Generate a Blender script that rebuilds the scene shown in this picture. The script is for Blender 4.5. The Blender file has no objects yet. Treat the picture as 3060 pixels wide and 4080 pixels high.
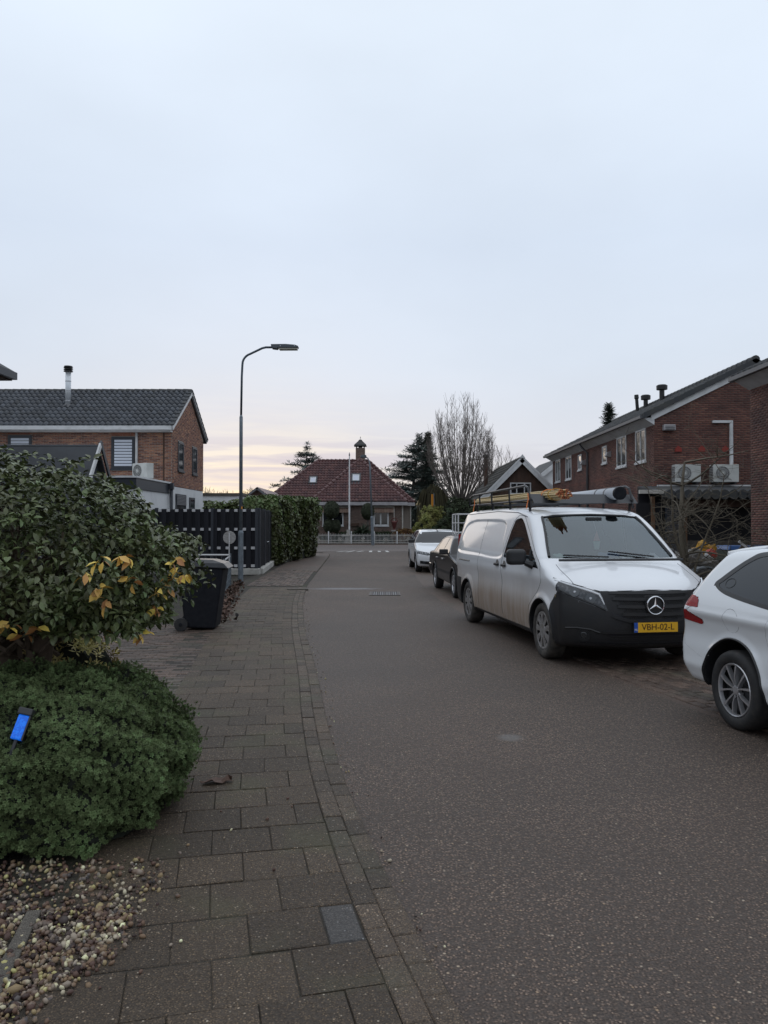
import bpy, bmesh, math, random
import numpy as np
from mathutils import Matrix, Vector
random.seed(7); RNG = np.random.default_rng(11)
R = math.radians
scene = bpy.context.scene
COL = scene.collection
CAM = np.array([0.0, 0.0, 1.65])

# ------------------------------------------------------------------ camera
cam_d = bpy.data.cameras.new('camera'); cam = bpy.data.objects.new('camera', cam_d); COL.objects.link(cam)
cam.location = CAM
cam.rotation_euler = (R(90 + 0.843), 0, 0)
cam_d.sensor_fit = 'VERTICAL'; cam_d.sensor_height = 40.8; cam_d.lens = 30.6
cam_d.clip_start = 0.05; cam_d.clip_end = 3000
scene.camera = cam
scene.render.resolution_x = 768; scene.render.resolution_y = 1024
vs = scene.view_settings
vs.view_transform = 'Standard'; vs.look = 'None'; vs.exposure = 0.0; vs.gamma = 1.0
vs.use_curve_mapping = False

# ------------------------------------------------------------------ sky and sun
SUN_AZ, SUN_EL = R(-10), R(3.0)          # azimuth from +Y towards +X
world = bpy.data.worlds.new('World'); scene.world = world; world.use_nodes = True
wt = world.node_tree; wt.nodes.clear()
def wn(t, **k):
    n = wt.nodes.new(t)
    for a, b in k.items(): setattr(n, a, b)
    return n
def wl(a, b): wt.links.new(a, b)
def wmath(op, a, b=None):
    n = wn('ShaderNodeMath', operation=op)
    for i, x in enumerate((a, b)):
        if x is None: continue
        if isinstance(x, (int, float)): n.inputs[i].default_value = x
        else: wl(x, n.inputs[i])
    return n.outputs[0]
def wmix(f, a, b, mode='MIX'):
    n = wn('ShaderNodeMix', data_type='RGBA', blend_type=mode)
    for s, x in ((n.inputs[0], f), (n.inputs[6], a), (n.inputs[7], b)):
        if isinstance(x, (int, float)): s.default_value = x
        elif isinstance(x, tuple): s.default_value = (*x, 1)
        else: wl(x, s)
    return n.outputs[2]
tc = wn('ShaderNodeTexCoord'); sep = wn('ShaderNodeSeparateXYZ'); wl(tc.outputs['Generated'], sep.inputs[0])
z = wmath('ABSOLUTE', sep.outputs['Z'])
ramp = wn('ShaderNodeValToRGB'); wl(z, ramp.inputs[0])
cr = ramp.color_ramp
stops = [(0.0, (.69, .68, .69)), (.05, (.675, .685, .72)), (.11, (.655, .69, .76)), (.20, (.63, .70, .80)), (.34, (.625, .71, .835)), (.55, (.73, .815, .925)), (1.0, (.97, 1.02, 1.09))]
cr.elements[0].position, cr.elements[0].color = stops[0][0], (*stops[0][1], 1)
cr.elements[1].position, cr.elements[1].color = stops[-1][0], (*stops[-1][1], 1)
for p, c in stops[1:-1]:
    e = cr.elements.new(p); e.color = (*c, 1)
# soft broad cloud tone
mp = wn('ShaderNodeMapping'); mp.inputs['Scale'].default_value = (1.0, 1.0, 2.2); wl(tc.outputs['Generated'], mp.inputs[0])
n1 = wn('ShaderNodeTexNoise'); n1.inputs['Scale'].default_value = 1.6; n1.inputs['Detail'].default_value = 6; wl(mp.outputs[0], n1.inputs['Vector'])
mr = wn('ShaderNodeMapRange'); mr.inputs[1].default_value = .3; mr.inputs[2].default_value = .7; mr.inputs[3].default_value = .91; mr.inputs[4].default_value = 1.05
wl(n1.outputs[0], mr.inputs[0])
col = wmix(1.0, ramp.outputs[0], mr.outputs[0], 'MULTIPLY')
# warm band over the place where the sun comes up, streaked by thin cloud
sd = (math.sin(SUN_AZ), math.cos(SUN_AZ), .02)
dp = wn('ShaderNodeVectorMath', operation='DOT_PRODUCT'); dp.inputs[1].default_value = sd; wl(tc.outputs['Generated'], dp.inputs[0])
lobe = wmath('POWER', wmath('MAXIMUM', dp.outputs['Value'], 0.0), 55.0)
low = wmath('POWER', wmath('SUBTRACT', 1.0, wmath('MINIMUM', z, 1.0)), 20.0)
low2 = wmath('POWER', wmath('SUBTRACT', 1.0, wmath('MINIMUM', z, 1.0)), 40.0)
mp2 = wn('ShaderNodeMapping'); mp2.inputs['Scale'].default_value = (3.0, 3.0, 34.0); wl(tc.outputs['Generated'], mp2.inputs[0])
n2 = wn('ShaderNodeTexNoise'); n2.inputs['Scale'].default_value = 2.4; n2.inputs['Detail'].default_value = 5; n2.inputs['Distortion'].default_value = .6; wl(mp2.outputs[0], n2.inputs['Vector'])
st = wn('ShaderNodeMapRange'); st.inputs[1].default_value = .40; st.inputs[2].default_value = .60; wl(n2.outputs[0], st.inputs[0])
warm = wmath('MULTIPLY', wmath('MULTIPLY', lobe, low), wmath('ADD', wmath('MULTIPLY', st.outputs[0], .75), .40))
col = wmix(wmath('MINIMUM', wmath('MULTIPLY', warm, 2.3), 1.0), col, (1.03, .92, .64))
grey = wmath('MULTIPLY', wmath('MULTIPLY', wmath('SUBTRACT', 1.0, st.outputs[0]), low), wmath('MULTIPLY', lobe, .85))
col = wmix(grey, col, (.52, .50, .58))
col = wmix(wmath('MULTIPLY', wmath('MULTIPLY', lobe, low2), wmath('MULTIPLY', st.outputs[0], .35)), col, (1.0, .68, .30))
# a grey cloud bank above the glow
wide = wmath('POWER', wmath('MAXIMUM', dp.outputs['Value'], 0.0), 14.0)
up_ = wn('ShaderNodeMapRange'); up_.interpolation_type = 'SMOOTHSTEP'; up_.inputs[1].default_value = .045; up_.inputs[2].default_value = .075; wl(z, up_.inputs[0])
dn_ = wn('ShaderNodeMapRange'); dn_.interpolation_type = 'SMOOTHSTEP'; dn_.inputs[1].default_value = .125; dn_.inputs[2].default_value = .085; wl(z, dn_.inputs[0])
bank = wmath('MULTIPLY', wmath('MULTIPLY', up_.outputs[0], dn_.outputs[0]), wmath('MULTIPLY', wide, wmath('SUBTRACT', 1.0, st.outputs[0])))
col = wmix(wmath('MULTIPLY', bank, .75), col, (.53, .54, .63))
# the side away from the dawn is a little dimmer
dim = wn('ShaderNodeMapRange'); dim.inputs[1].default_value = -1; dim.inputs[2].default_value = .5; dim.inputs[3].default_value = .84; dim.inputs[4].default_value = 1.0
wl(sep.outputs['Y'], dim.inputs[0])
col = wmix(1.0, col, dim.outputs[0], 'MULTIPLY')
sky = wn('ShaderNodeTexSky', sky_type='NISHITA'); sky.sun_disc = False; sky.sun_elevation = SUN_EL; sky.sun_rotation = SUN_AZ
sky.air_density = 1.2; sky.dust_density = 2.0
bg1 = wn('ShaderNodeBackground'); wl(col, bg1.inputs[0]); bg1.inputs[1].default_value = 1.08
bg2 = wn('ShaderNodeBackground'); wl(sky.outputs[0], bg2.inputs[0]); bg2.inputs[1].default_value = 0.004
ad = wn('ShaderNodeAddShader'); wl(bg1.outputs[0], ad.inputs[0]); wl(bg2.outputs[0], ad.inputs[1])
wo = wn('ShaderNodeOutputWorld'); wl(ad.outputs[0], wo.inputs[0])

sun_d = bpy.data.lights.new('sun', 'SUN'); sun = bpy.data.objects.new('sun', sun_d); COL.objects.link(sun)
sun_d.energy = 0.15; sun_d.angle = R(30); sun_d.color = (1.0, .80, .58)
sun.rotation_euler = (R(-90 + 4.0), 0, -SUN_AZ)   # shines from ahead, just above the roofs
sun.location = (0, 60, 30)

# ------------------------------------------------------------------ helpers
def at(px, py, Y):
    """photo pixel -> world point at depth Y"""
    return np.array([(px - 1530) / 3060 * Y, Y, 1.65 + (2085 - py) / 3060 * Y])
def gnd(px, py):
    d = 5049.0 / (py - 2085); return np.array([(px - 1530) / 3060 * d, d, 0.0])

MATS = {}
def mk(name, col, rough=.7, metal=0.0, spec=.5, var=None, rnd=0.0, bump=None, coat=0.0, emit=None, obj=False, var2=None, trans=0.0, sheen=0.0, hue=0.0):
    """procedural principled material. var=(colour2, scale, lo, hi[, stretch]) noise mix; rnd = value spread from the face attribute"""
    m = bpy.data.materials.new(name); m.use_nodes = True; t = m.node_tree; N = t.nodes; L = t.links
    b = N['Principled BSDF']
    b.inputs['Roughness'].default_value = rough; b.inputs['Metallic'].default_value = metal
    b.inputs['Specular IOR Level'].default_value = spec
    if coat: b.inputs['Coat Weight'].default_value = coat; b.inputs['Coat Roughness'].default_value = .04
    if trans: b.inputs['Transmission Weight'].default_value = trans
    if emit: b.inputs['Emission Color'].default_value = (*emit[0], 1); b.inputs['Emission Strength'].default_value = emit[1]
    if obj: src = N.new('ShaderNodeTexCoord').outputs['Object']
    else: src = N.new('ShaderNodeNewGeometry').outputs['Position']
    c = N.new('ShaderNodeRGB'); c.outputs[0].default_value = (*col, 1); cur = c.outputs[0]
    def noise(scale, detail=4, stretch=None):
        v = src
        if stretch:
            mpn = N.new('ShaderNodeMapping'); mpn.inputs['Scale'].default_value = stretch; L.new(src, mpn.inputs[0]); v = mpn.outputs[0]
        n = N.new('ShaderNodeTexNoise'); n.inputs['Scale'].default_value = scale; n.inputs['Detail'].default_value = detail
        L.new(v, n.inputs['Vector']); return n.outputs[0]
    for vv in (var, var2):
        if not vv: continue
        c2, sc, lo, hi = vv[:4]
        q = N.new('ShaderNodeMapRange'); q.inputs[1].default_value = lo; q.inputs[2].default_value = hi
        L.new(noise(sc, 4, vv[4] if len(vv) > 4 else None), q.inputs[0])
        x = N.new('ShaderNodeMix'); x.data_type = 'RGBA'; L.new(q.outputs[0], x.inputs[0]); L.new(cur, x.inputs[6]); x.inputs[7].default_value = (*c2, 1)
        cur = x.outputs[2]
    if rnd:
        a = N.new('ShaderNodeAttribute'); a.attribute_name = 'rnd'
        ma = N.new('ShaderNodeMath'); ma.operation = 'MULTIPLY_ADD'; L.new(a.outputs['Fac'], ma.inputs[0]); ma.inputs[1].default_value = rnd; ma.inputs[2].default_value = 1
        hs = N.new('ShaderNodeHueSaturation'); L.new(ma.outputs[0], hs.inputs['Value']); L.new(cur, hs.inputs['Color'])
        if hue:
            mh = N.new('ShaderNodeMath'); mh.operation = 'MULTIPLY_ADD'; L.new(a.outputs['Fac'], mh.inputs[0]); mh.inputs[1].default_value = hue; mh.inputs[2].default_value = .5
            L.new(mh.outputs[0], hs.inputs['Hue'])
        cur = hs.outputs[0]
    L.new(cur, b.inputs['Base Color'])
    if bump:
        bm_ = N.new('ShaderNodeBump'); bm_.inputs['Strength'].default_value = bump[0]; bm_.inputs['Distance'].default_value = bump[2] if len(bump) > 2 else .01
        L.new(noise(bump[1], 3), bm_.inputs['Height']); L.new(bm_.outputs[0], b.inputs['Normal'])
    MATS[name] = m
    return m

def link(o): COL.objects.link(o); return o
def tagp(o, label=None, cat=None, group=None, kind=None):
    if label: o['label'] = label
    if cat: o['category'] = cat
    if group: o['group'] = group
    if kind: o['kind'] = kind
    return o
def thing(name, label, cat, loc=(0, 0, 0), rz=0.0, group=None):
    o = bpy.data.objects.new(name, None); link(o); o.location = loc; o.rotation_euler = (0, 0, rz)
    o.empty_display_size = .2
    return tagp(o, label, cat, group)
def mw(o):
    m = Matrix.Translation(o.location) @ o.rotation_euler.to_matrix().to_4x4()
    if o.parent is not None: m = mw(o.parent) @ o.matrix_parent_inverse @ m
    return m
def put(o, parent, local=False):
    """parent; local=False keeps the vertices as world coordinates"""
    link(o)
    if parent is not None:
        o.parent = parent
        if not local: o.matrix_parent_inverse = mw(parent).inverted()
    return o
def mesh_from(name, V, F, rnd=None, mat=None, smooth=False, normals=None):
    me = bpy.data.meshes.new(name)
    V = np.asarray(V, dtype=np.float32).reshape(-1, 3)
    if isinstance(F, np.ndarray) and F.ndim == 2:
        M, k = F.shape
        me.vertices.add(len(V)); me.vertices.foreach_set('co', V.ravel())
        me.loops.add(M * k); me.loops.foreach_set('vertex_index', F.astype(np.int32).ravel())
        me.polygons.add(M); me.polygons.foreach_set('loop_start', np.arange(0, M * k, k, dtype=np.int32))
        me.update(calc_edges=True)
    else:
        me.from_pydata(V.tolist(), [], [list(map(int, f)) for f in F]); me.update()
    n = len(me.polygons)
    if rnd is not None:
        at_ = me.attributes.new('rnd', 'FLOAT', 'FACE')
        r = np.full(n, rnd, dtype=np.float32) if np.isscalar(rnd) else np.asarray(rnd, dtype=np.float32)
        at_.data.foreach_set('value', r)
    if smooth: me.polygons.foreach_set('use_smooth', np.ones(n, dtype=bool))
    if normals is not None: me.normals_split_custom_set_from_vertices(normals.tolist())
    if mat is not None: me.materials.append(MATS[mat] if isinstance(mat, str) else mat)
    return me
def obj(name, me, parent=None, local=False): return put(bpy.data.objects.new(name, me), parent, local)

class MB:
    def __init__(s): s.v = []; s.f = []; s.r = []
    def add(s, V, F, r=0.0):
        o = len(s.v); s.v.extend([tuple(map(float, p)) for p in V])
        for f in F: s.f.append(tuple(i + o for i in f)); s.r.append(r)
        return s
    def box(s, x0, x1, y0, y1, z0, z1, r=0.0):
        V = [(x, y, z_) for z_ in (z0, z1) for y in (y0, y1) for x in (x0, x1)]
        return s.add(V, [(0, 2, 3, 1), (4, 5, 7, 6), (0, 1, 5, 4), (2, 6, 7, 3), (0, 4, 6, 2), (1, 3, 7, 5)], r)
    def obox(s, c, size, rot=None, r=0.0):
        hx, hy, hz = [q / 2 for q in size]; rot = rot or Matrix.Identity(3)
        V = [Vector(c) + rot @ Vector((x, y, z_)) for z_ in (-hz, hz) for y in (-hy, hy) for x in (-hx, hx)]
        return s.add(V, [(0, 2, 3, 1), (4, 5, 7, 6), (0, 1, 5, 4), (2, 6, 7, 3), (0, 4, 6, 2), (1, 3, 7, 5)], r)
    def tube(s, pts, rad, n=8, cap=True, r=0.0):
        pts = [Vector(p) for p in pts]; k = len(pts)
        rad = [rad] * k if isinstance(rad, (int, float)) else rad
        V = []; up = None
        for i, p in enumerate(pts):
            d = (pts[min(i + 1, k - 1)] - pts[max(i - 1, 0)]).normalized()
            if up is None:
                up = Vector((0, 0, 1)) if abs(d.z) < .9 else Vector((1, 0, 0))
            a = d.cross(up); a = a.normalized() if a.length > 1e-6 else d.orthogonal().normalized()
            b = a.cross(d).normalized(); up = b
            for j in range(n):
                t = 2 * math.pi * j / n; V.append(p + (a * math.cos(t) + b * math.sin(t)) * rad[i])
        F = []
        for i in range(k - 1):
            for j in range(n):
                F.append((i * n + j, i * n + (j + 1) % n, (i + 1) * n + (j + 1) % n, (i + 1) * n + j))
        if cap: F.append(tuple(range(n))[::-1]); F.append(tuple(range((k - 1) * n, k * n)))
        return s.add(V, F, r)
    def lathe(s, prof, n=24, c=(0, 0, 0), axis='z', r=0.0, closed=False):
        V = []
        for (q, h) in prof:
            for j in range(n):
                t = 2 * math.pi * j / n; x, y = q * math.cos(t), q * math.sin(t)
                p = (x, y, h) if axis == 'z' else ((h, x, y) if axis == 'x' else (y, h, x))
                V.append((p[0] + c[0], p[1] + c[1], p[2] + c[2]))
        k = len(prof); F = []
        for i in range(k - 1 if not closed else k):
            for j in range(n):
                i2 = (i + 1) % k
                F.append((i * n + j, i * n + (j + 1) % n, i2 * n + (j + 1) % n, i2 * n + j))
        if not closed:
            F.append(tuple(range(n))[::-1]); F.append(tuple(range((k - 1) * n, k * n)))
        return s.add(V, F, r)
    def prism(s, poly, axis, a, b, r=0.0):
        """poly in the other two axes (x:(y,z), y:(x,z), z:(x,y)) extruded a..b along axis"""
        def P(u, w, h): return {'x': (h, u, w), 'y': (u, h, w), 'z': (u, w, h)}[axis]
        n = len(poly); V = [P(*p, a) for p in poly] + [P(*p, b) for p in poly]
        F = [tuple(range(n)), tuple(range(2 * n - 1, n - 1, -1))] + [(i, i + n, (i + 1) % n + n, (i + 1) % n) for i in range(n)]
        return s.add(V, F, r)
    def mesh(s, name, mat, smooth=False, fix=True):
        me = bpy.data.meshes.new(name); me.from_pydata(s.v, [], s.f); me.update()
        if fix:
            bm = bmesh.new(); bm.from_mesh(me)
            bm.faces.ensure_lookup_table()
            bmesh.ops.recalc_face_normals(bm, faces=bm.faces); bm.to_mesh(me); bm.free()
        if any(s.r):
            a = me.attributes.new('rnd', 'FLOAT', 'FACE'); a.data.foreach_set('value', np.array(s.r, dtype=np.float32))
        if smooth: me.polygons.foreach_set('use_smooth', np.ones(len(me.polygons), dtype=bool))
        if mat is not None: me.materials.append(MATS[mat] if isinstance(mat, str) else mat)
        return me
    def build(s, name, mat, parent=None, smooth=False, local=False, bevel=0.0, seg=2):
        o = obj(name, s.mesh(name, mat, smooth), parent, local)
        if bevel:
            md = o.modifiers.new('bevel', 'BEVEL'); md.width = bevel; md.segments = seg; md.limit_method = 'ANGLE'; md.angle_limit = R(40)
        if smooth == 'auto':
            pass
        return o
def boxo(name, mat, parent, *b, local=False, bevel=0.0): return MB().box(*b).build(name, mat, parent, local=local, bevel=bevel)

def scatter_mesh(name, tv, tf, mats3, offs, rnd, mat, parent=None, smooth=False, local=False):
    """one joined mesh of N copies of a template: tv (k,3), tf (m,q), mats3 (N,3,3), offs (N,3)"""
    tv = np.asarray(tv, float); tf = np.asarray(tf, int); N_ = len(offs); k = len(tv)
    V = np.einsum('nij,kj->nki', mats3, tv) + offs[:, None, :]
    F = (tf[None] + (np.arange(N_) * k)[:, None, None]).reshape(-1, tf.shape[1])
    me = mesh_from(name, V.reshape(-1, 3), F, np.repeat(rnd, len(tf)), mat, smooth)
    return obj(name, me, parent, local)
def rand_rot(N_, rng=RNG):
    q = rng.normal(size=(N_, 4)); q /= np.linalg.norm(q, axis=1)[:, None]
    w, x, y, z_ = q.T
    return np.stack([np.stack([1-2*(y*y+z_*z_), 2*(x*y-z_*w), 2*(x*z_+y*w)], -1), np.stack([2*(x*y+z_*w), 1-2*(x*x+z_*z_), 2*(y*z_-x*w)], -1), np.stack([2*(x*z_-y*w), 2*(y*z_+x*w), 1-2*(x*x+y*y)], -1)], 1)
def frames(zdir, spin):
    """(N,3,3) with columns x,y,z where z follows zdir"""
    zd = zdir / np.linalg.norm(zdir, axis=1)[:, None]
    ref = np.where(np.abs(zd[:, 2:3]) < .9, np.array([[0, 0, 1.0]]), np.array([[1.0, 0, 0]]))
    x = np.cross(ref, zd); x /= np.linalg.norm(x, axis=1)[:, None]; y = np.cross(zd, x)
    c, s_ = np.cos(spin)[:, None], np.sin(spin)[:, None]
    return np.stack([x * c + y * s_, -x * s_ + y * c, zd], -1)
def inpoly(px, py, poly):
    px = np.asarray(px, float); py = np.asarray(py, float); res = np.zeros(px.shape, bool); n = len(poly)
    for i in range(n):
        x1, y1 = poly[i]; x2, y2 = poly[(i + 1) % n]
        c = ((y1 > py) != (y2 > py)) & (px < (x2 - x1) * (py - y1) / (y2 - y1 + 1e-12) + x1)
        res ^= c
    return res
# ------------------------------------------------------------------ materials
def speckled(name, base, dark, stone, scale, frac, rough, big, bumpd=.004, rnd=0.0, streak=None, hard=.5, moss=None):
    """ground with embedded aggregate: small voronoi cells, a few of them pale stones"""
    m = bpy.data.materials.new(name); m.use_nodes = True; t = m.node_tree; N = t.nodes; L = t.links; b = N['Principled BSDF']
    b.inputs['Roughness'].default_value = rough
    pos = N.new('ShaderNodeNewGeometry').outputs['Position']
    def math_(op, a, c=None, d=None):
        n = N.new('ShaderNodeMath'); n.operation = op
        for i, x in enumerate((a, c, d)):
            if x is None: continue
            if isinstance(x, (int, float)): n.inputs[i].default_value = x
            else: L.new(x, n.inputs[i])
        return n.outputs[0]
    def mix(f, a, c, mode='MIX'):
        n = N.new('ShaderNodeMix'); n.data_type = 'RGBA'; n.blend_type = mode
        for s, x in ((n.inputs[0], f), (n.inputs[6], a), (n.inputs[7], c)):
            if isinstance(x, (int, float)): s.default_value = x
            elif isinstance(x, tuple): s.default_value = (*x, 1)
            else: L.new(x, s)
        return n.outputs[2]
    def noise(sc, det=4, stretch=None):
        v = pos
        if stretch:
            q = N.new('ShaderNodeMapping'); q.inputs['Scale'].default_value = stretch; L.new(pos, q.inputs[0]); v = q.outputs[0]
        n = N.new('ShaderNodeTexNoise'); n.inputs['Scale'].default_value = sc; n.inputs['Detail'].default_value = det; L.new(v, n.inputs['Vector']); return n.outputs[0]
    def rng(x, lo, hi, a=0.0, c=1.0):
        q = N.new('ShaderNodeMapRange'); q.inputs[1].default_value = lo; q.inputs[2].default_value = hi; q.inputs[3].default_value = a; q.inputs[4].default_value = c
        L.new(x, q.inputs[0]); return q.outputs[0]
    vo = N.new('ShaderNodeTexVoronoi'); vo.inputs['Scale'].default_value = scale; vo.inputs['Randomness'].default_value = 1; L.new(pos, vo.inputs['Vector'])
    sr = N.new('ShaderNodeSeparateColor'); L.new(vo.outputs['Color'], sr.inputs[0])
    core = rng(vo.outputs['Distance'], .25, .55, 1.0, 0.0)
    cur = mix(math_('MULTIPLY', sr.outputs[0], core), dark, base)
    cur = mix(rng(noise(big), .3, .7), cur, mix(.5, cur, dark), 'MIX')
    cur = mix(rng(noise(big * .23, 3), .35, .68), cur, mix(1.0, cur, (1.35, 1.28, 1.25), 'MULTIPLY'))
    cur = mix(1.0, cur, mix(rng(noise(scale * 1.5, 2), .36, .64), (.52, .50, .49), (1.42, 1.40, 1.37)), 'MULTIPLY')
    if moss: cur = mix(math_('MULTIPLY', rng(noise(1.7, 5), .52, .68), .55), cur, moss)
    # pale stones of different strength
    pick = math_('MULTIPLY', math_('GREATER_THAN', sr.outputs[1], 1.0 - frac), math_('MULTIPLY', core, math_('MULTIPLY_ADD', sr.outputs[2], .7, .3)))
    cur = mix(pick, cur, mix(sr.outputs[0], stone, (stone[0] * .75, stone[1] * .6, stone[2] * .48)))
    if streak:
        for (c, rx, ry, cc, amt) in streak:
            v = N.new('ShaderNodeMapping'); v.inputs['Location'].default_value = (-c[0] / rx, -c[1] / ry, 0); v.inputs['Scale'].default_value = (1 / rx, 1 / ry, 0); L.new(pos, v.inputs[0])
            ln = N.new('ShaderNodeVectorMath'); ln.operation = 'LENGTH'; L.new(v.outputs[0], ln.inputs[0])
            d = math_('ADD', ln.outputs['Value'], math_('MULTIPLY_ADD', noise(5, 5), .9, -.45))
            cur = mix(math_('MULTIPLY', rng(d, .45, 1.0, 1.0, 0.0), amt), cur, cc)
    if rnd:
        a = N.new('ShaderNodeAttribute'); a.attribute_name = 'rnd'
        hs = N.new('ShaderNodeHueSaturation'); L.new(math_('MULTIPLY_ADD', a.outputs['Fac'], rnd, 1.0), hs.inputs['Value']); L.new(cur, hs.inputs['Color']); cur = hs.outputs[0]
    L.new(cur, b.inputs['Base Color'])
    bp = N.new('ShaderNodeBump'); bp.inputs['Strength'].default_value = hard; bp.inputs['Distance'].default_value = bumpd
    hgt = math_('ADD', math_('MULTIPLY', core, sr.outputs[0]), math_('MULTIPLY', noise(big * 14, 3), .6))
    L.new(hgt, bp.inputs['Height']); L.new(bp.outputs[0], b.inputs['Normal'])
    L.new(rng(noise(scale * .5, 2), .3, .7, rough - .10, rough + .10), b.inputs['Roughness'])
    MATS[name] = m
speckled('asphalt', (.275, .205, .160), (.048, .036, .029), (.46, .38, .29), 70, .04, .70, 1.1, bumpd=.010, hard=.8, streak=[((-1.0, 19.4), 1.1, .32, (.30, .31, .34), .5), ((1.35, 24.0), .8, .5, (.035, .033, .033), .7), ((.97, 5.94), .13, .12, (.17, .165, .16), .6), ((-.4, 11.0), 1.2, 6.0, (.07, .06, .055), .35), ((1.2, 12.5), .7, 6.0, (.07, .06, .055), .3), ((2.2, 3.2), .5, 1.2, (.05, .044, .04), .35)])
speckled('asphalt_far', (.20, .162, .145), (.08, .066, .060), (.4, .38, .35), 30, .06, .65, .7)
speckled('paver', (.165, .122, .078), (.042, .031, .021), (.42, .36, .28), 105, .045, .74, 2.3, rnd=.20, moss=(.072, .068, .034), hard=.7, bumpd=.005)
speckled('paver_dark', (.092, .084, .078), (.032, .031, .031), (.3, .3, .3), 120, .03, .6, 2.3, rnd=.1)
speckled('kerb_brick', (.175, .132, .088), (.048, .036, .026), (.45, .40, .33), 105, .05, .72, 2.6, rnd=.28, hard=.7, bumpd=.005, moss=(.06, .06, .035))
speckled('clinker', (.185, .126, .092), (.060, .043, .034), (.3, .27, .24), 90, .02, .68, 2.0, rnd=.45, moss=(.05, .052, .035))
speckled('joint_soil', (.070, .060, .044), (.026, .023, .018), (.2, .18, .15), 150, .03, .9, 2.0, moss=(.045, .05, .02))
speckled('soil', (.052, .043, .034), (.022, .018, .015), (.25, .22, .18), 70, .03, .95, 1.2, bumpd=.02, moss=(.045, .05, .022))
speckled('edging_concrete', (.16, .15, .13), (.08, .075, .065), (.35, .32, .28), 140, .04, .75, 3)
mk('pebble', (.150, .088, .056), .6, rnd=.95, hue=.04, var=((.30, .245, .19), 14, .50, .62), var2=((.10, .085, .08), 17, .58, .66), bump=(.3, 120, .002))
mk('grass_ground', (.040, .050, .022), .95, var=((.06, .055, .03), 1.5, .35, .65), bump=(.8, 30, .03))
mk('marking_white', (.62, .62, .60), .7, var=((.35, .34, .33), 30, .45, .7))
mk('steel_galv', (.20, .235, .265), .48, metal=.35, var=((.14, .165, .19), 9, .35, .65), var2=((.30, .33, .35), 40, .62, .7), bump=(.1, 60, .001))
mk('steel_pole_dark', (.085, .11, .135), .42, metal=.3, var=((.06, .08, .10), 8, .35, .65))
mk('lamp_grey', (.075, .09, .105), .45, metal=.2)
mk('lamp_glass', (.32, .31, .26), .25)
mk('iron', (.04, .04, .043), .5, metal=.7, var=((.12, .08, .06), 25, .5, .7))
mk('black_plastic', (.009, .010, .014), .6, spec=.15, var=((.016, .017, .021), 14, .35, .7), bump=(.12, 140, .001))
mk('black_trim', (.016, .017, .019), .45)
mk('rubber', (.020, .020, .021), .72, var=((.035, .032, .03), 20, .45, .7))
mk('dirty_rubber', (.035, .032, .030), .8, var=((.075, .066, .057), 14, .4, .65))
mk('bumper_black', (.016, .0165, .019), .5, spec=.4, var=((.023, .022, .022), 5, .35, .7), bump=(.15, 220, .001), obj=True)
mk('chrome', (.75, .76, .78), .12, metal=1.0)
mk('silver', (.42, .43, .45), .32, metal=.85)
mk('alloy', (.55, .55, .57), .28, metal=.75)
mk('hubcap', (.32, .31, .31), .45, metal=.4, var=((.20, .185, .17), 18, .4, .65), obj=True)
mk('glass_dark', (.012, .014, .017), .04, spec=.6, coat=.3)
mk('glass_car', (.014, .017, .021), .03, spec=.45, coat=.0)
mk('window_glass', (.03, .036, .044), .05, spec=.7, var=((.06, .07, .08), .8, .45, .6))
mk('lamp_lens', (.035, .038, .044), .06, spec=.6, var=((.09, .095, .105), 30, .5, .6))
mk('lamp_inner', (.05, .055, .06), .15, metal=.5, coat=.8)
mk('red_lens', (.36, .010, .012), .25, coat=.0, spec=.35, var=((.20, .006, .01), 40, .4, .6, (1, 1, 8)))
mk('white_lens', (.72, .74, .77), .12, coat=.8)
mk('interior', (.055, .058, .062), .8)
mk('seat_cloth', (.05, .052, .058), .9)
mk('paper', (.75, .76, .76), .8)
mk('blue_cloth', (.09, .16, .30), .8)
mk('mint', (.35, .55, .48), .7)
mk('freshener', (.55, .22, .18), .7)
mk('plate_yellow', (.80, .44, .02), .5)
mk('plate_blue', (.02, .09, .42), .45)
mk('plate_ink', (.045, .012, .008), .6)
mk('orange_strap', (.80, .22, .05), .7)
mk('cane', (.58, .46, .25), .55, var=((.42, .31, .15), 9, .4, .65, (1, 8, 8)), rnd=.35)
mk('cane_end', (.62, .20, .07), .6, rnd=.3)
mk('pvc_grey', (.47, .50, .54), .4)
mk('rack_black', (.018, .019, .023), .4)
mk('deflector', (.028, .031, .038), .42)
# building
mk('mortar', (.30, .26, .23), .95, bump=(.4, 60, .003))
mk('mortar_dark', (.105, .080, .072), .95, bump=(.4, 60, .003))
mk('brick_red', (.300, .125, .078), .88, rnd=.50, hue=.012, var=((.17, .078, .056), 4.5, .45, .75), bump=(.5, 60, .004))
mk('brick_brown', (.185, .078, .060), .88, rnd=.32, hue=.008, var=((.09, .042, .036), 1.3, .4, .7), bump=(.5, 60, .004))
mk('brick_mixed', (.150, .095, .076), .9, rnd=.4, bump=(.5, 60, .004))
mk('tile_dark', (.062, .070, .085), .34, rnd=.28, spec=.5, var=((.040, .045, .052), 3, .4, .7), bump=(.2, 50, .003))
mk('tile_grey', (.060, .064, .070), .72, spec=.25, rnd=.22, var=((.085, .085, .08), 2, .45, .7), bump=(.2, 40, .003))
mk('tile_red', (.098, .036, .036), .46, rnd=.34, hue=.01, var=((.085, .035, .032), 1.4, .4, .7), bump=(.2, 40, .003))
mk('roof_brown', (.075, .068, .06), .85, var=((.05, .05, .045), 3, .4, .6), rnd=.25)
mk('roof_felt', (.055, .062, .072), .75, var=((.045, .05, .058), 2, .4, .6))
mk('white_wood', (.66, .67, .68), .55, var=((.52, .53, .53), 3, .45, .7))
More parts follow.
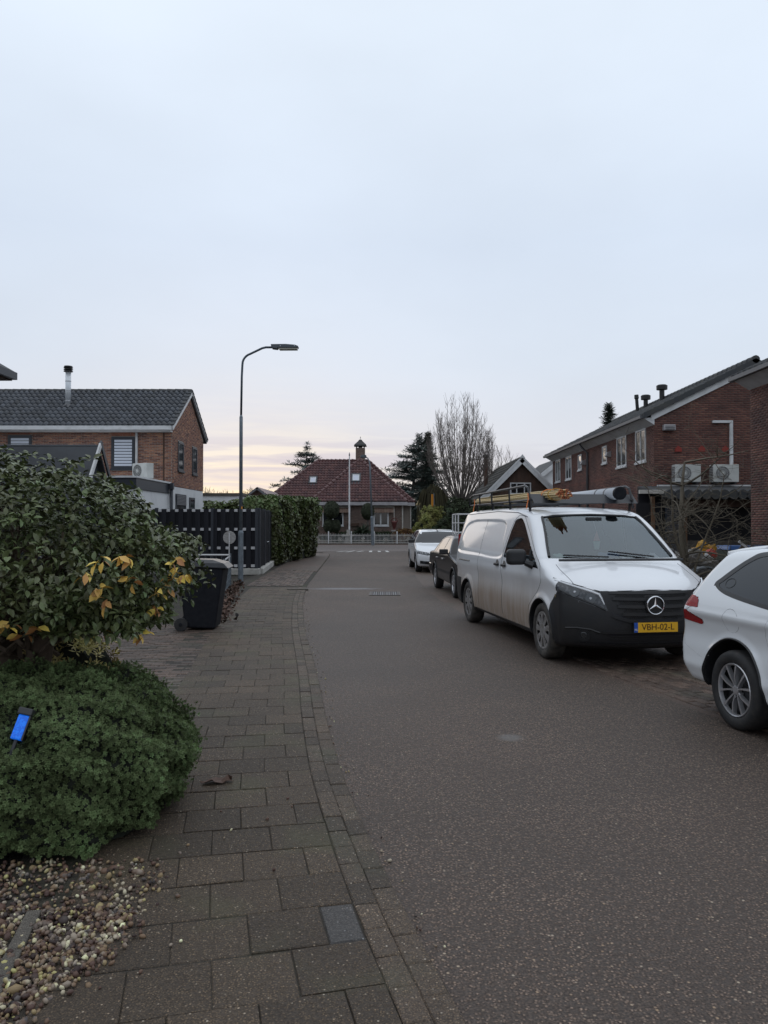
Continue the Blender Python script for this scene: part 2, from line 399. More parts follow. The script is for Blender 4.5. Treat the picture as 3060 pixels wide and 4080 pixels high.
mk('white_plaster', (.70, .71, .72), .8, var=((.58, .59, .6), 1.2, .45, .7))
mk('cream_wood', (.52, .50, .46), .6, var=((.42, .40, .36), 3, .45, .7))
mk('fascia_grey', (.36, .35, .36), .6, var=((.28, .27, .28), 2, .45, .7))
mk('anthracite', (.030, .035, .045), .45)
mk('grey_pipe', (.11, .115, .125), .5)
mk('zinc', (.62, .65, .68), .35, metal=.35)
mk('lead', (.13, .13, .14), .6, metal=.3)
mk('ac_white', (.58, .59, .57), .45, var=((.48, .49, .47), 3, .4, .7))
mk('ac_dark', (.045, .046, .05), .6)
mk('blind', (.62, .66, .74), .7)
mk('curtain', (.20, .21, .23), .8)
mk('brown_wood', (.085, .045, .030), .7, var=((.055, .03, .02), 6, .4, .65, (1, 1, .2)))
mk('post_wood', (.16, .085, .045), .75, var=((.10, .055, .03), 5, .4, .65, (4, 4, .4)))
mk('old_wood', (.12, .10, .085), .85, var=((.07, .06, .05), 5, .4, .65, (4, 1, 4)), rnd=.3)
mk('screen_black', (.010, .010, .014), .7)
mk('shutter_blue', (.03, .04, .055), .5)
mk('slat_grey', (.13, .13, .14), .6)
mk('red_paint', (.26, .035, .025), .7)
mk('black_metal', (.012, .012, .013), .5)
mk('render_low', (.10, .088, .076), .9, var=((.07, .062, .055), 2, .4, .6))
mk('plank_dark', (.013, .0135, .018), .7, spec=.25, rnd=.25, var=((.018, .019, .024), 3, .4, .7, (3, 3, .4)))
mk('rail_light', (.60, .60, .61), .6)
mk('plinth', (.50, .49, .46), .85, var=((.34, .33, .30), 3, .4, .7), bump=(.8, 12, .02))
mk('blue_plastic', (.035, .10, .27), .4)
mk('green_plastic', (.02, .035, .025), .5)
mk('yellow_tarp', (.55, .30, .02), .55, var=((.38, .19, .015), 8, .4, .6), bump=(.8, 14, .02))
mk('red_plastic', (.55, .045, .03), .4)
mk('tarp_grey', (.20, .19, .18), .6, var=((.09, .085, .08), 3, .4, .6), bump=(1.0, 6, .04))
mk('mudguard', (.20, .225, .24), .5, var=((.13, .14, .15), 9, .4, .6))
mk('orange_sign', (.75, .30, .03), .6)
mk('brass', (.25, .19, .09), .5, metal=.4)
mk('stone_pale', (.40, .38, .35), .85, var=((.26, .25, .23), 6, .4, .6))
mk('urn_red', (.09, .02, .018), .6)
mk('awning', (.34, .26, .20), .9, var=((.18, .10, .08), 6, .45, .55, (8, .01, .01)))
mk('disc_grey', (.40, .39, .38), .6, var=((.25, .24, .23), 12, .42, .6, (1, 1, 5)))
mk('lantern_body', (.035, .036, .04), .4)
mk('lantern_blue', (.005, .07, .45), .3, emit=((.004, .16, .9), .42), var=((.01, .18, .7), 90, .45, .6))
# plants
mk('hebe', (.120, .160, .068), .7, rnd=.7, hue=.02, spec=.22)
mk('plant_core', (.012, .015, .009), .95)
mk('bush_leaf', (.100, .120, .048), .40, rnd=.6, hue=.035, spec=.45)
mk('bush_leaf_yellow', (.60, .36, .09), .5, rnd=.35, hue=.03)
mk('leaf_vein', (.22, .20, .05), .5)
mk('bush_bark', (.105, .078, .056), .9, bump=(.8, 40, .01))
mk('golden_leaf', (.34, .28, .10), .6, rnd=.55, hue=.03)
mk('hedge_leaf', (.085, .102, .034), .5, rnd=.75, hue=.045)
mk('cedar', (.105, .135, .125), .75, rnd=.55, hue=.03)
mk('spruce', (.055, .078, .064), .8, rnd=.5)
mk('willow', (.050, .044, .020), .85, rnd=.5)
mk('yellow_bush', (.20, .19, .060), .7, rnd=.6, hue=.03)
mk('dark_bush', (.034, .042, .018), .75, rnd=.7, hue=.05)
mk('topiary', (.036, .046, .024), .8, rnd=.5)
mk('brown_fern', (.12, .055, .022), .8, rnd=.5, hue=.03)
mk('palm', (.035, .055, .030), .6, rnd=.5)
mk('bark', (.12, .105, .095), .9)
mk('twig', (.16, .135, .12), .9, rnd=.3)
mk('shrub_twig', (.115, .098, .072), .85, rnd=.35)
mk('far_twig', (.20, .15, .115), .95)
mk('far_green', (.05, .055, .04), .95, rnd=.4)
mk('dead_leaf', (.085, .048, .034), .7, rnd=.5)

def paint(name, col, dirt=None):
    """car paint with clear coat; dirt = (colour, z_low, z_high) road film thrown up from below, with vertical runs"""
    m = bpy.data.materials.new(name); m.use_nodes = True; t = m.node_tree; N = t.nodes; L = t.links; b = N['Principled BSDF']
    b.inputs['Base Color'].default_value = (*col, 1); b.inputs['Roughness'].default_value = .32
    b.inputs['Coat Weight'].default_value = .8; b.inputs['Coat Roughness'].default_value = .05
    if dirt:
        tcn = N.new('ShaderNodeTexCoord'); sp = N.new('ShaderNodeSeparateXYZ'); L.new(tcn.outputs['Object'], sp.inputs[0])
        def noise(sc, stretch):
            q = N.new('ShaderNodeMapping'); q.inputs['Scale'].default_value = stretch; L.new(tcn.outputs['Object'], q.inputs[0])
            n = N.new('ShaderNodeTexNoise'); n.inputs['Scale'].default_value = sc; n.inputs['Detail'].default_value = 5; L.new(q.outputs[0], n.inputs['Vector']); return n.outputs[0]
        def m2(op, a, c):
            n = N.new('ShaderNodeMath'); n.operation = op
            for i, x in enumerate((a, c)):
                if isinstance(x, (int, float)): n.inputs[i].default_value = x
                else: L.new(x, n.inputs[i])
            return n.outputs[0]
        hgt = N.new('ShaderNodeMapRange'); hgt.inputs[1].default_value = dirt[2]; hgt.inputs[2].default_value = dirt[1]; hgt.interpolation_type = 'SMOOTHSTEP'
        L.new(m2('ADD', sp.outputs['Z'], m2('MULTIPLY', m2('SUBTRACT', noise(1.3, (1, 1, 1)), .5), .35)), hgt.inputs[0])
        front = N.new('ShaderNodeMapRange'); front.inputs[1].default_value = .75; front.inputs[2].default_value = -.6; L.new(sp.outputs['X'], front.inputs[0])
        runs = N.new('ShaderNodeMapRange'); runs.inputs[1].default_value = .36; runs.inputs[2].default_value = .62; runs.inputs[3].default_value = .84; runs.inputs[4].default_value = 1
        L.new(noise(9, (2.2, 2.2, .12)), runs.inputs[0])
        f = m2('MULTIPLY', m2('MULTIPLY', hgt.outputs[0], runs.outputs[0]), m2('MULTIPLY', front.outputs[0], dirt[3] if len(dirt) > 3 else .85))
        x = N.new('ShaderNodeMix'); x.data_type = 'RGBA'; L.new(f, x.inputs[0]); x.inputs[6].default_value = (*col, 1); x.inputs[7].default_value = (*dirt[0], 1); L.new(x.outputs[2], b.inputs['Base Color'])
        rr = N.new('ShaderNodeMapRange'); rr.inputs[3].default_value = .32; rr.inputs[4].default_value = .8; L.new(f, rr.inputs[0]); L.new(rr.outputs[0], b.inputs['Roughness'])
        cw = N.new('ShaderNodeMapRange'); cw.inputs[3].default_value = .8; cw.inputs[4].default_value = .05; L.new(f, cw.inputs[0]); L.new(cw.outputs[0], b.inputs['Coat Weight'])
    MATS[name] = m
paint('paint_van', (.78, .80, .83), ((.25, .178, .120), .50, 1.12, .95))
paint('paint_white', (.76, .78, .80), ((.36, .34, .32), .25, .55, .35))
paint('paint_black', (.010, .010, .013)); MATS['paint_black'].node_tree.nodes['Principled BSDF'].inputs['Coat Weight'].default_value = .25; MATS['paint_black'].node_tree.nodes['Principled BSDF'].inputs['Specular IOR Level'].default_value = .3
def clear_glass(name, tint):
    m = bpy.data.materials.new(name); m.use_nodes = True; t = m.node_tree; N = t.nodes; L = t.links
    N.remove(N['Principled BSDF']); out = N['Material Output']
    tr = N.new('ShaderNodeBsdfTransparent'); tr.inputs[0].default_value = (*tint, 1)
    gl = N.new('ShaderNodeBsdfGlossy'); gl.inputs['Roughness'].default_value = .03; gl.inputs['Color'].default_value = (.84, .94, 1, 1)
    fr = N.new('ShaderNodeFresnel'); fr.inputs['IOR'].default_value = 2.2
    mx = N.new('ShaderNodeMixShader'); L.new(fr.outputs[0], mx.inputs[0]); L.new(tr.outputs[0], mx.inputs[1]); L.new(gl.outputs[0], mx.inputs[2]); L.new(mx.outputs[0], out.inputs[0])
    MATS[name] = m
clear_glass('glass_clear', (.78, .83, .84))
clear_glass('glass_tint', (.18, .19, .20))
# ------------------------------------------------------------------ ground, road, paving
LE = np.array([(-9, 4.6), (-5, 3.0), (-2, 1.75), (0, 1.0), (1.2, .62), (2.53, .265), (4.155, -.122), (6, -.43), (8.21, -.698), (12, -1.24), (16.03, -1.70), (20, -2.02), (28.85, -2.36), (38, -2.70), (42, -2.95), (44.5, -3.9), (45.5, -5.5)])
RE = np.array([(-9, 8.0), (-5, 6.4), (-2, 5.2), (0, 4.45), (2.5, 3.75), (4.5, 3.25), (6, 2.93), (7.5, 2.62), (9.5, 2.15), (13, 1.52), (17, 1.16), (21, 1.02), (25, .98), (33, 1.15), (40, 1.6), (43.5, 2.6), (45.5, 5.0)])
def edge(T, y):
    """smooth interpolation of the road edge"""
    y = np.asarray(y, float); o = np.interp(y, T[:, 0], T[:, 1])
    for d in (.35, .7, 1.05): o = o + np.interp(y - d, T[:, 0], T[:, 1]) + np.interp(y + d, T[:, 0], T[:, 1])
    return o / 7
def sheet(name, L_, R_, ys, z_, mat, kind='structure', label=None):
    a = np.stack([L_(ys), ys, np.full_like(ys, z_)], -1); b = np.stack([R_(ys), ys, np.full_like(ys, z_)], -1)
    V = np.concatenate([a, b]); n = len(ys)
    F = np.array([(i, n + i, n + i + 1, i + 1) for i in range(n - 1)])
    o = obj(name, mesh_from(name, V, F, None, mat)); o['kind'] = kind; return o
g = MB().add([(-1500, -1500, -.03), (1500, -1500, -.03), (1500, 1500, -.03), (-1500, 1500, -.03)], [(0, 1, 2, 3)]).build('ground', 'grass_ground'); g['kind'] = 'structure'
ys = np.concatenate([np.arange(-9, 45.51, .25)])
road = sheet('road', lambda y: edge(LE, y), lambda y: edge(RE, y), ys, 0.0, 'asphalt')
cross = MB().add([(-70, 43.5, -.004), (70, 43.5, -.004), (70, 59.2, -.004), (-70, 59.2, -.004)], [(0, 1, 2, 3)]).build('cross_street', 'asphalt_far'); cross['kind'] = 'structure'
# soil and verge sheets either side
verge = sheet('garden_soil', lambda y: np.full_like(y, -30.0), lambda y: edge(LE, y) - 1.0, ys, -.012, 'soil')
vr = sheet('yard_ground', lambda y: edge(RE, y) + .3, lambda y: np.full_like(y, 30.0), ys, -.012, 'soil')
walk_far = sheet('far_pavement', lambda y: edge(LE, y) - 1.6, lambda y: edge(LE, y) - .03, np.arange(26.9, 42.6, .4), .006, 'clinker')
strip_far = sheet('parking_strip', lambda y: edge(RE, y) - .05, lambda y: edge(RE, y) + 2.3, np.arange(-6, 40.5, .4), -.004, 'clinker')
fp = MB().box(-60, 60, 59.2, 60.7, -.1, .05).build('bungalow_pavement', 'clinker'); fp['kind'] = 'structure'

# left road edge as an arc-length curve
yy = np.arange(-1.0, 40, .02); xx = edge(LE, yy)
S = np.concatenate([[0], np.cumsum(np.hypot(np.diff(xx), np.diff(yy)))])
def curve(s, off):
    y = np.interp(s, S, yy); x = np.interp(s, S, xx); y2 = np.interp(s + .05, S, yy); x2 = np.interp(s + .05, S, xx); y1 = np.interp(s - .05, S, yy); x1 = np.interp(s - .05, S, xx)
    t = np.array([x2 - x1, y2 - y1]); t /= np.linalg.norm(t); nrm = np.array([-t[1], t[0]])
    return np.array([x, y]) + nrm * off, math.atan2(t[1], t[0])
def slab_mesh(name, lx, ly, th, ch, mat, rnd, wob=0.0, seed=0):
    """a paving piece: chamfered top, centred, top at z=0"""
    rs = np.random.default_rng(seed)
    a, b = lx / 2, ly / 2
    def ring(ix, z_): return [(-a + ix, -b + ix, z_), (a - ix, -b + ix, z_), (a - ix, b - ix, z_), (-a + ix, b - ix, z_)]
    V = np.array(ring(0, -th) + ring(0, -ch) + ring(ch, 0)); V[4:, :2] += rs.normal(0, wob, (8, 2)); 
    F = [(8, 9, 10, 11)] + [(4 + i, 4 + (i + 1) % 4, 8 + (i + 1) % 4, 8 + i) for i in range(4)] + [(i, (i + 1) % 4, 4 + (i + 1) % 4, 4 + i) for i in range(4)]
    return mesh_from(name, V, F, rnd, mat)
pv = MB()
pvys = np.arange(-.8, 27.2, .2)
pave = sheet('pavement', lambda y: edge(LE, y) - 1.75, lambda y: edge(LE, y) - .002, pvys, .0095, 'joint_soil')
def variants(pref, lx, ly, th, ch, mat, spread, n=7, wob=.002):
    return [slab_mesh(pref, lx, ly, th, ch, mat, float(v), wob, 31 + i) for i, v in enumerate(np.linspace(-1, 1, n) * spread)]
FULL = variants('paving_tile', .2965, .2965, .05, .0035, 'paver', 1.0, wob=.0012); HALF = variants('half_tile', .2965, .1465, .05, .0035, 'paver', 1.0, wob=.0012)
KB = variants('kerb_brick', .1965, .0985, .05, .0045, 'kerb_brick', 1.0)
def lay(name, me, xy, ang, z_, parent):
    o = bpy.data.objects.new(name, me); o.location = (xy[0], xy[1], z_)
    o.rotation_euler = (random.gauss(0, .003), random.gauss(0, .003), ang); return put(o, parent, True)
s0 = float(np.interp(1.35, yy, S)); s1 = float(np.interp(19.9, yy, S)); ntile = 0
rows = int((s1 - s0) / .3)
for i in range(rows):
    s = s0 + (i + .5) * .3; off = .206
    seq = [1, 1, 1, 1] if i % 2 else [.5, 1, 1, 1, .5]
    for w in seq:
        c, ang = curve(s, off + .15 * w); off += .3 * w
        dz = random.gauss(0, .0016)
        lay('paving_tile' if w == 1 else 'half_tile', random.choice(FULL if w == 1 else HALF), c, ang + random.gauss(0, .006), .016 + dz, pave); ntile += 1
c, ang = curve(float(np.interp(3.2, yy, S)), .30)
for o in list(pave.children):
    if o.name.startswith('half_tile') and abs(o.location.y - 3.2) < .17 and o.location.x > -.25:
        o.data = slab_mesh('half_tile', .293, .143, .05, .006, 'paver_dark', 0.0)
for k in range(int((s1 - s0) / .2)):
    for j in range(2):
        s = s0 + (k + .5 + .35 * j) * .2
        c, ang = curve(s, .052 + .1015 * j)
        lay('kerb_brick', random.choice(KB), c, ang + random.gauss(0, .008), .015 + random.gauss(0, .0018) + .002 * j, pave)

def pave_field(parent, size, inside, org, ang, nu, nv, mat, zt, nmax, name='brick', stagger=.5, joint=.006, spread=1.0):
    """bricks in running bond; the nmax nearest singly, the rest joined"""
    lx, ly = size; vs_ = variants(name, lx - joint, ly - joint, .05, .005, mat, spread)
    u = np.array([math.cos(ang), math.sin(ang)]); v = np.array([-u[1], u[0]]); P = []
    for j in range(nv):
        for i in range(nu):
            P.append(np.array(org) + u * (i + stagger * (j % 2)) * lx + v * j * ly)
    P = np.array(P); P = P[inside(P[:, 0], P[:, 1])]
    P = P[np.argsort(np.hypot(P[:, 0], P[:, 1]))]
    for p in P[:nmax]: lay(name, random.choice(vs_), p, ang + random.gauss(0, .012), zt + random.gauss(0, .003), parent)
    rest = P[nmax:]
    if len(rest):
        me0 = vs_[0]; tv = np.array([q.co[:] for q in me0.vertices]); tf = np.array([list(f.vertices) for f in me0.polygons])
        aa = ang + RNG.normal(0, .012, len(rest)); c_, s_ = np.cos(aa), np.sin(aa); o_ = np.zeros(len(rest))
        M3 = np.stack([np.stack([c_, -s_, o_], -1), np.stack([s_, c_, o_], -1), np.stack([o_, o_, o_ + 1], -1)], 1)
        o = scatter_mesh(name + 's', tv, tf, M3, np.column_stack([rest, zt + RNG.normal(0, .003, len(rest))]), RNG.uniform(-spread, spread, len(rest)), mat, parent); o['kind'] = 'stuff'
# brick paving by the hedge
brk = sheet('hedge_pavement', lambda y: edge(LE, y) - 1.9, lambda y: edge(LE, y) + .0, np.arange(19.9, 27.0, .3), .010, 'joint_soil')
pave_field(brk, (.21, .105), lambda x, y: (y > 20.02) & (y < 26.9) & (x > edge(LE, y) - 1.6) & (x < edge(LE, y) - .08), (-1.95, 19.7), R(92.5), 36, 22, 'clinker', .022, 300)
# driveway
drv = MB().add([(-10.5, 5.7, .0), (-1.45, 5.7, .0), (-2.1, 9.0, 0), (-2.62, 13.2, .0), (-10.5, 13.2, 0)], [(0, 1, 2, 3, 4)]).build('driveway', 'joint_soil'); drv['kind'] = 'structure'
DP = [(-9, 5.9), (-1.62, 5.9), (-1.9, 7.3), (-2.15, 9.0), (-2.62, 12.5), (-9, 12.5)]
pave_field(drv, (.21, .105), lambda x, y: inpoly(x, y, DP), (-9.2, 5.6), R(4), 40, 68, 'clinker', .012, 300)
# parking bricks on the right
pave_field(strip_far, (.21, .105), lambda x, y: (y > 2.2) & (y < 9.4) & (x > edge(RE, y) + .1) & (x < edge(RE, y) + 1.6) , (2.0, 9.6), R(-76), 36, 26, 'clinker', .006, 180, spread=.8)
# drain grate in the road
dg = thing('drain_grate', 'slotted iron drain grate set flush in the asphalt', 'drain', (.02, 18.0, 0))
m = MB(); m.box(-.36, .36, -.45, -.40, .001, .012); m.box(-.36, .36, .40, .45, .001, .012); m.box(-.36, -.32, -.40, .40, .001, .012); m.box(.32, .36, -.40, .40, .001, .012)
m.build('frame', 'iron', dg, local=True)
for k in range(13): boxo('bar', 'grey_pipe' if k % 3 else 'iron', dg, -.30 + k * .05 - .013, -.30 + k * .05 + .013, -.40, .40, .001, .013, local=True)
boxo('sump', 'screen_black', dg, -.32, .32, -.40, .40, .0005, .003, local=True)
# pale kerb stone where the brick strip begins
ks = MB().obox((-2.12, 18.9, .02), (.52, .12, .05), Matrix.Rotation(R(3), 3, 'Z')).build('kerb_stone', 'edging_concrete', bevel=.01)
tagp(ks, 'short pale concrete kerb stone lying across the pavement beside the road', 'kerb stone')
# white give-way blocks on the junction hump
for k, px in enumerate((1378, 1412, 1446, 1477, 1509, 1539)):
    p = gnd(px, 2197 if k % 2 else 2199); x = p[0]
    mk_ = MB(); sk = [-.5, -.42, -.34, 0, .05, .1][k]; w = .085; hl = .75 + .3 * (k % 2)
    mk_.add([(x - w + sk, 45.0 - hl, .008), (x + w + sk, 45.0 - hl, .008), (x + w, 45.0 + hl, .008), (x - w, 45.0 + hl, .008)], [(0, 1, 2, 3)])
    o = mk_.build('road_marking', 'marking_white', road)
# stuff: pebbles of the border
def pebbles(name, pts, size, rnd, mat='pebble', parent=None):
    tv = []; 
    bm = bmesh.new(); bmesh.ops.create_icosphere(bm, subdivisions=1, radius=.5)
    tv = np.array([v.co[:] for v in bm.verts]); tf = np.array([[v.index for v in f.verts] for f in bm.faces]); bm.free()
    n = len(pts); A = rand_rot(n); sc = np.stack([size * RNG.uniform(.8, 1.35, n), size * RNG.uniform(.7, 1.0, n), size * RNG.uniform(.5, .8, n)], -1)
    M3 = A * sc[:, None, :]
    o = scatter_mesh(name, tv, tf, M3, pts, rnd, mat, parent, smooth=True); return o
def gravel_area():
    P = RNG.uniform((-3.2, 1.6), (-.7, 3.75), (34000, 2))
    lim = np.interp(P[:, 1], [1.6, 2.2, 2.6, 3.05, 3.3, 3.6, 3.8], [-1.28, -1.18, -1.12, -1.06, -.98, -1.05, -1.15])
    keep = P[:, 0] < lim + RNG.normal(0, .035, len(P)) + .05 * np.sin(P[:, 1] * 9)
    # concrete edging strip stays mostly clear
    ex = -1.40 + (P[:, 1] - 2.9) * -.20
    keep &= ~((np.abs(P[:, 0] - ex) < .035) & (RNG.random(len(P)) < .93) & (P[:, 1] < 3.25))
    keep &= ~((P[:, 1] > 3.28) & (RNG.random(len(P)) < .72))
    P = P[keep]; n = len(P)
    h = RNG.uniform(.004, .030, n)
    stray = np.column_stack([RNG.uniform(-1.25, -.15, 60), RNG.uniform(2.1, 4.6, 60)]); stray = stray[RNG.random(60) < np.exp(-(stray[:, 0] + 1.1) * 2.2)]
    side = RNG.uniform(3.0, 19, 260); sx = edge(LE, side) + RNG.normal(0.02, .045, 260)
    pts = np.concatenate([np.column_stack([P, h]), np.column_stack([stray, np.full(len(stray), .022)]), np.column_stack([sx, side, np.full(260, .008)])])
    size = np.concatenate([RNG.lognormal(math.log(.021), .30, n), RNG.lognormal(math.log(.020), .3, len(stray)), RNG.lognormal(math.log(.012), .3, 260)])
    r = np.clip(RNG.normal(-.15, .55, len(pts)) + (RNG.random(len(pts)) < .16) * 1.6, -.85, 2.2)
    o = pebbles('gravel', pts, size, r); o['kind'] = 'stuff'
    tagp(o, 'mixed brown and cream pebbles spread around the low round shrub', 'gravel')
gravel_area()
ed = thing('garden_edging', 'narrow concrete edging strip half sunk in the pebbles', 'edging', (-1.4, 2.9, 0))
for k in range(2):
    MB().obox((-1.40 + (2.0 + .85 * k - 2.9) * -.20 * 1.0, 2.0 + .42 * (2 * k) * .5 + k * .43, .0), (.06, .42 * 2 - .01, .05), Matrix.Rotation(math.atan(.2), 3, 'Z')).build('strip', 'edging_concrete', ed, bevel=.006)
# ------------------------------------------------------------------ building helpers
def brick_template(l, h, d):
    c = .004
    V = [(-l/2, -.02, -h/2), (l/2, -.02, -h/2), (l/2, -.02, h/2), (-l/2, -.02, h/2), (-l/2 + c, d, -h/2 + c), (l/2 - c, d, -h/2 + c), (l/2 - c, d, h/2 - c), (-l/2 + c, d, h/2 - c)]
    F = [(4, 5, 6, 7), (0, 1, 5, 4), (1, 2, 6, 5), (2, 3, 7, 6), (3, 0, 4, 7)]
    return np.array(V), np.array(F)
def brick_skin(parent, org, u, nrm, W, H, mask, holes, mat, nsingle, bl=.21, bh=.05, joint=.012, proud=.006, z0=0.0):
    """bricks proud of a mortar wall. org = lower corner, u = horizontal direction, nrm = outward normal; mask(a,z) on the face; holes [(a0,a1,z0,z1)]"""
    u = np.array(u, float); nrm = np.array(nrm, float); org = np.array(org, float)
    L_ = bl + joint; C = bh + joint; full = []; part = []
    nc = int(H / C)
    for j in range(nc):
        zc = (j + .5) * C
        a = -(L_ / 2 if j % 2 else 0.0)
        segs = [(0.0, W)]
        for (h0, h1, q0, q1) in holes:
            if q0 - bh / 2 < zc + org[2] < q1 + bh / 2:
                n2 = []
                for s0_, s1_ in segs:
                    if h1 <= s0_ or h0 >= s1_: n2.append((s0_, s1_)); continue
                    if h0 > s0_: n2.append((s0_, h0))
                    if h1 < s1_: n2.append((h1, s1_))
                segs = n2
        while a < W:
            for s0_, s1_ in segs:
                b0, b1 = max(a, s0_ + .003), min(a + bl, s1_ - .003)
                if b1 - b0 < .03: continue
                ac = (b0 + b1) / 2
                if not mask(ac, zc + org[2]): continue
                p = org + u * ac + np.array([0, 0, zc])
                (full if b1 - b0 > bl - .004 else part).append((p, b1 - b0))
            a += L_
    full.sort(key=lambda q: np.linalg.norm(q[0] - CAM))
    B = np.stack([u, nrm, np.array([0, 0, 1.0])], -1)
    # horizontal flip keeps the frame right-handed where needed
    if np.linalg.det(B) < 0: B = np.stack([-u, nrm, np.array([0, 0, 1.0])], -1)
    tv, tf = brick_template(bl, bh, proud)
    vs_ = [mesh_from('brick', tv, tf, float(r), mat) for r in np.linspace(-1.1, 1.1, 9)]
    M4 = Matrix(B.tolist()).to_4x4()
    for p, _ in full[:nsingle]:
        o = bpy.data.objects.new('brick', random.choice(vs_)); o.matrix_local = Matrix.Translation(p) @ M4; put(o, parent, True)
    rest = full[nsingle:] + part
    if rest:
        n = len(rest); M3 = np.repeat(B[None], n, 0).copy(); M3[:, :, 0] *= (np.array([q[1] for q in rest]) / bl)[:, None]
        o = scatter_mesh('brickwork', tv, tf, M3, np.array([q[0] for q in rest]), np.clip(RNG.normal(0, .55, n), -1.2, 1.4), mat, parent, local=True); o['kind'] = 'stuff'
def pantile(w, h, seg=6, lift=.022, amp=.028, th=.012):
    """S-shaped roof tile: x across, y up the slope, z out; lower edge lifted over the row below"""
    V = []; F = []
    for (yy_, z_) in ((0, lift), (h * 1.06, 0.0)):
        for i in range(seg + 1):
            t = i / seg; V.append(((t - .5) * w * 1.04, yy_, z_ + amp * (math.sin(t * 2 * math.pi - .6))))
    for i in range(seg + 1): V.append((V[i][0], 0.0, V[i][2] - th - lift * .8))
    n = seg + 1
    for i in range(seg): F.append((i, i + 1, n + i + 1, n + i)); F.append((2 * n + i, 2 * n + i + 1, i + 1, i))
    return np.array(V), np.array(F)
def roof_tiles(parent, org, u, v, cols, rows, w, h, mask, mat, nsingle, name='roof_tile', **k):
    u = np.array(u, float); u /= np.linalg.norm(u); v = np.array(v, float); v /= np.linalg.norm(v); nr = np.cross(u, v)
    tv, tf = pantile(w, h, **k); P = []
    for j in range(rows):
        for i in range(cols):
            a, b = (i + .5) * w, j * h
            if mask(a, b + h / 2): P.append(np.array(org) + u * a + v * b + nr * .02)
    P.sort(key=lambda q: np.linalg.norm(q - CAM)); B = np.stack([u, v, nr], -1)
    vs_ = [mesh_from(name, tv, tf, float(r), mat, smooth=False) for r in np.linspace(-1, 1, 7)]
    M4 = Matrix(B.tolist()).to_4x4()
    # prefer the ones inside the picture
    vis = [p for p in P if abs(p[0] / p[1]) < .5] ; rest = [p for p in P if abs(p[0] / p[1]) >= .5]
    for p in vis[:nsingle]:
        o = bpy.data.objects.new(name, random.choice(vs_)); o.matrix_local = Matrix.Translation(p) @ M4; put(o, parent, True)
    rest = vis[nsingle:] + rest
    if rest:
        o = scatter_mesh(name + 's', tv, tf, np.repeat(B[None], len(rest), 0), np.array(rest), RNG.uniform(-1, 1, len(rest)), mat, parent, local=True); o['kind'] = 'stuff'
def xyw(axis, fixed, a0, a1, z0, z1, out, depth):
    """box on a wall face: axis 'x' = wall runs along x at y=fixed; out = outward sign"""
    lo, hi = sorted((fixed, fixed + out * depth))
    return (a0, a1, lo, hi, z0, z1) if axis == 'x' else (lo, hi, a0, a1, z0, z1)
def window(parent, axis, fixed, a0, a1, z0, z1, out, frame='anthracite', glass='window_glass', fw=.07, mull=(), rails=(), sill='anthracite', blind=None, name='window', reveal=.0):
    """frame proud of the wall, recessed pane, sill; optional slatted blind behind the pane"""
    f = MB()
    f.box(*xyw(axis, fixed, a0, a1, z1 - fw, z1, out, .035)); f.box(*xyw(axis, fixed, a0, a1, z0, z0 + fw, out, .035))
    f.box(*xyw(axis, fixed, a0, a0 + fw, z0 + fw, z1 - fw, out, .034)); f.box(*xyw(axis, fixed, a1 - fw, a1, z0 + fw, z1 - fw, out, .034))
    for q in mull: f.box(*xyw(axis, fixed, q - fw / 2, q + fw / 2, z0 + fw, z1 - fw, out, .033))
    for q in rails: f.box(*xyw(axis, fixed, a0 + fw, a1 - fw, q - fw / 2, q + fw / 2, out, .032))
    w = f.build(name, frame, parent)
    cuts = [a0 + fw] + [x for q in mull for x in (q - fw / 2, q + fw / 2)] + [a1 - fw]
    for i in range(0, len(cuts), 2): MB().box(*xyw(axis, fixed, cuts[i], cuts[i + 1], z0 + fw, z1 - fw, out, .012)).build('pane', glass, w)
    if sill: MB().box(*xyw(axis, fixed, a0 - .04, a1 + .04, z0 - .07, z0 - .003, out, .07)).build('sill', sill, w)
    if blind:
        n = int((z1 - z0 - 2 * fw) / .11)
        for k in range(n):
            zb = z0 + fw + k * (z1 - z0 - 2 * fw) / n
            MB().box(*xyw(axis, fixed + out * .0125, a0 + fw + .02, a1 - fw - .02, zb + .006, zb + .10, out, .006)).build('blind_slat', blind, w)
    return w
def gable_prism(axis, a0, a1, b0, b1, z0, ze, zr, off=0.0):
    """closed house body: ridge along axis between a0..a1; b0..b1 across"""
    mid = (b0 + b1) / 2 + off
    poly = [(b0, z0), (b1, z0), (b1, ze), (mid, zr), (b0, ze)]
    return MB().prism(poly, axis, a0, a1)
def slab(P4, th):
    """thick sheet from four corners (ccw seen from above), thickness downwards along its normal"""
    P4 = [np.array(p, float) for p in P4]; n = np.cross(P4[1] - P4[0], P4[2] - P4[0]); n /= np.linalg.norm(n)
    V = [p for p in P4] + [p - n * th for p in P4]
    return V, [(0, 1, 2, 3), (7, 6, 5, 4)] + [(i, 4 + i, 4 + (i + 1) % 4, (i + 1) % 4) for i in range(4)]
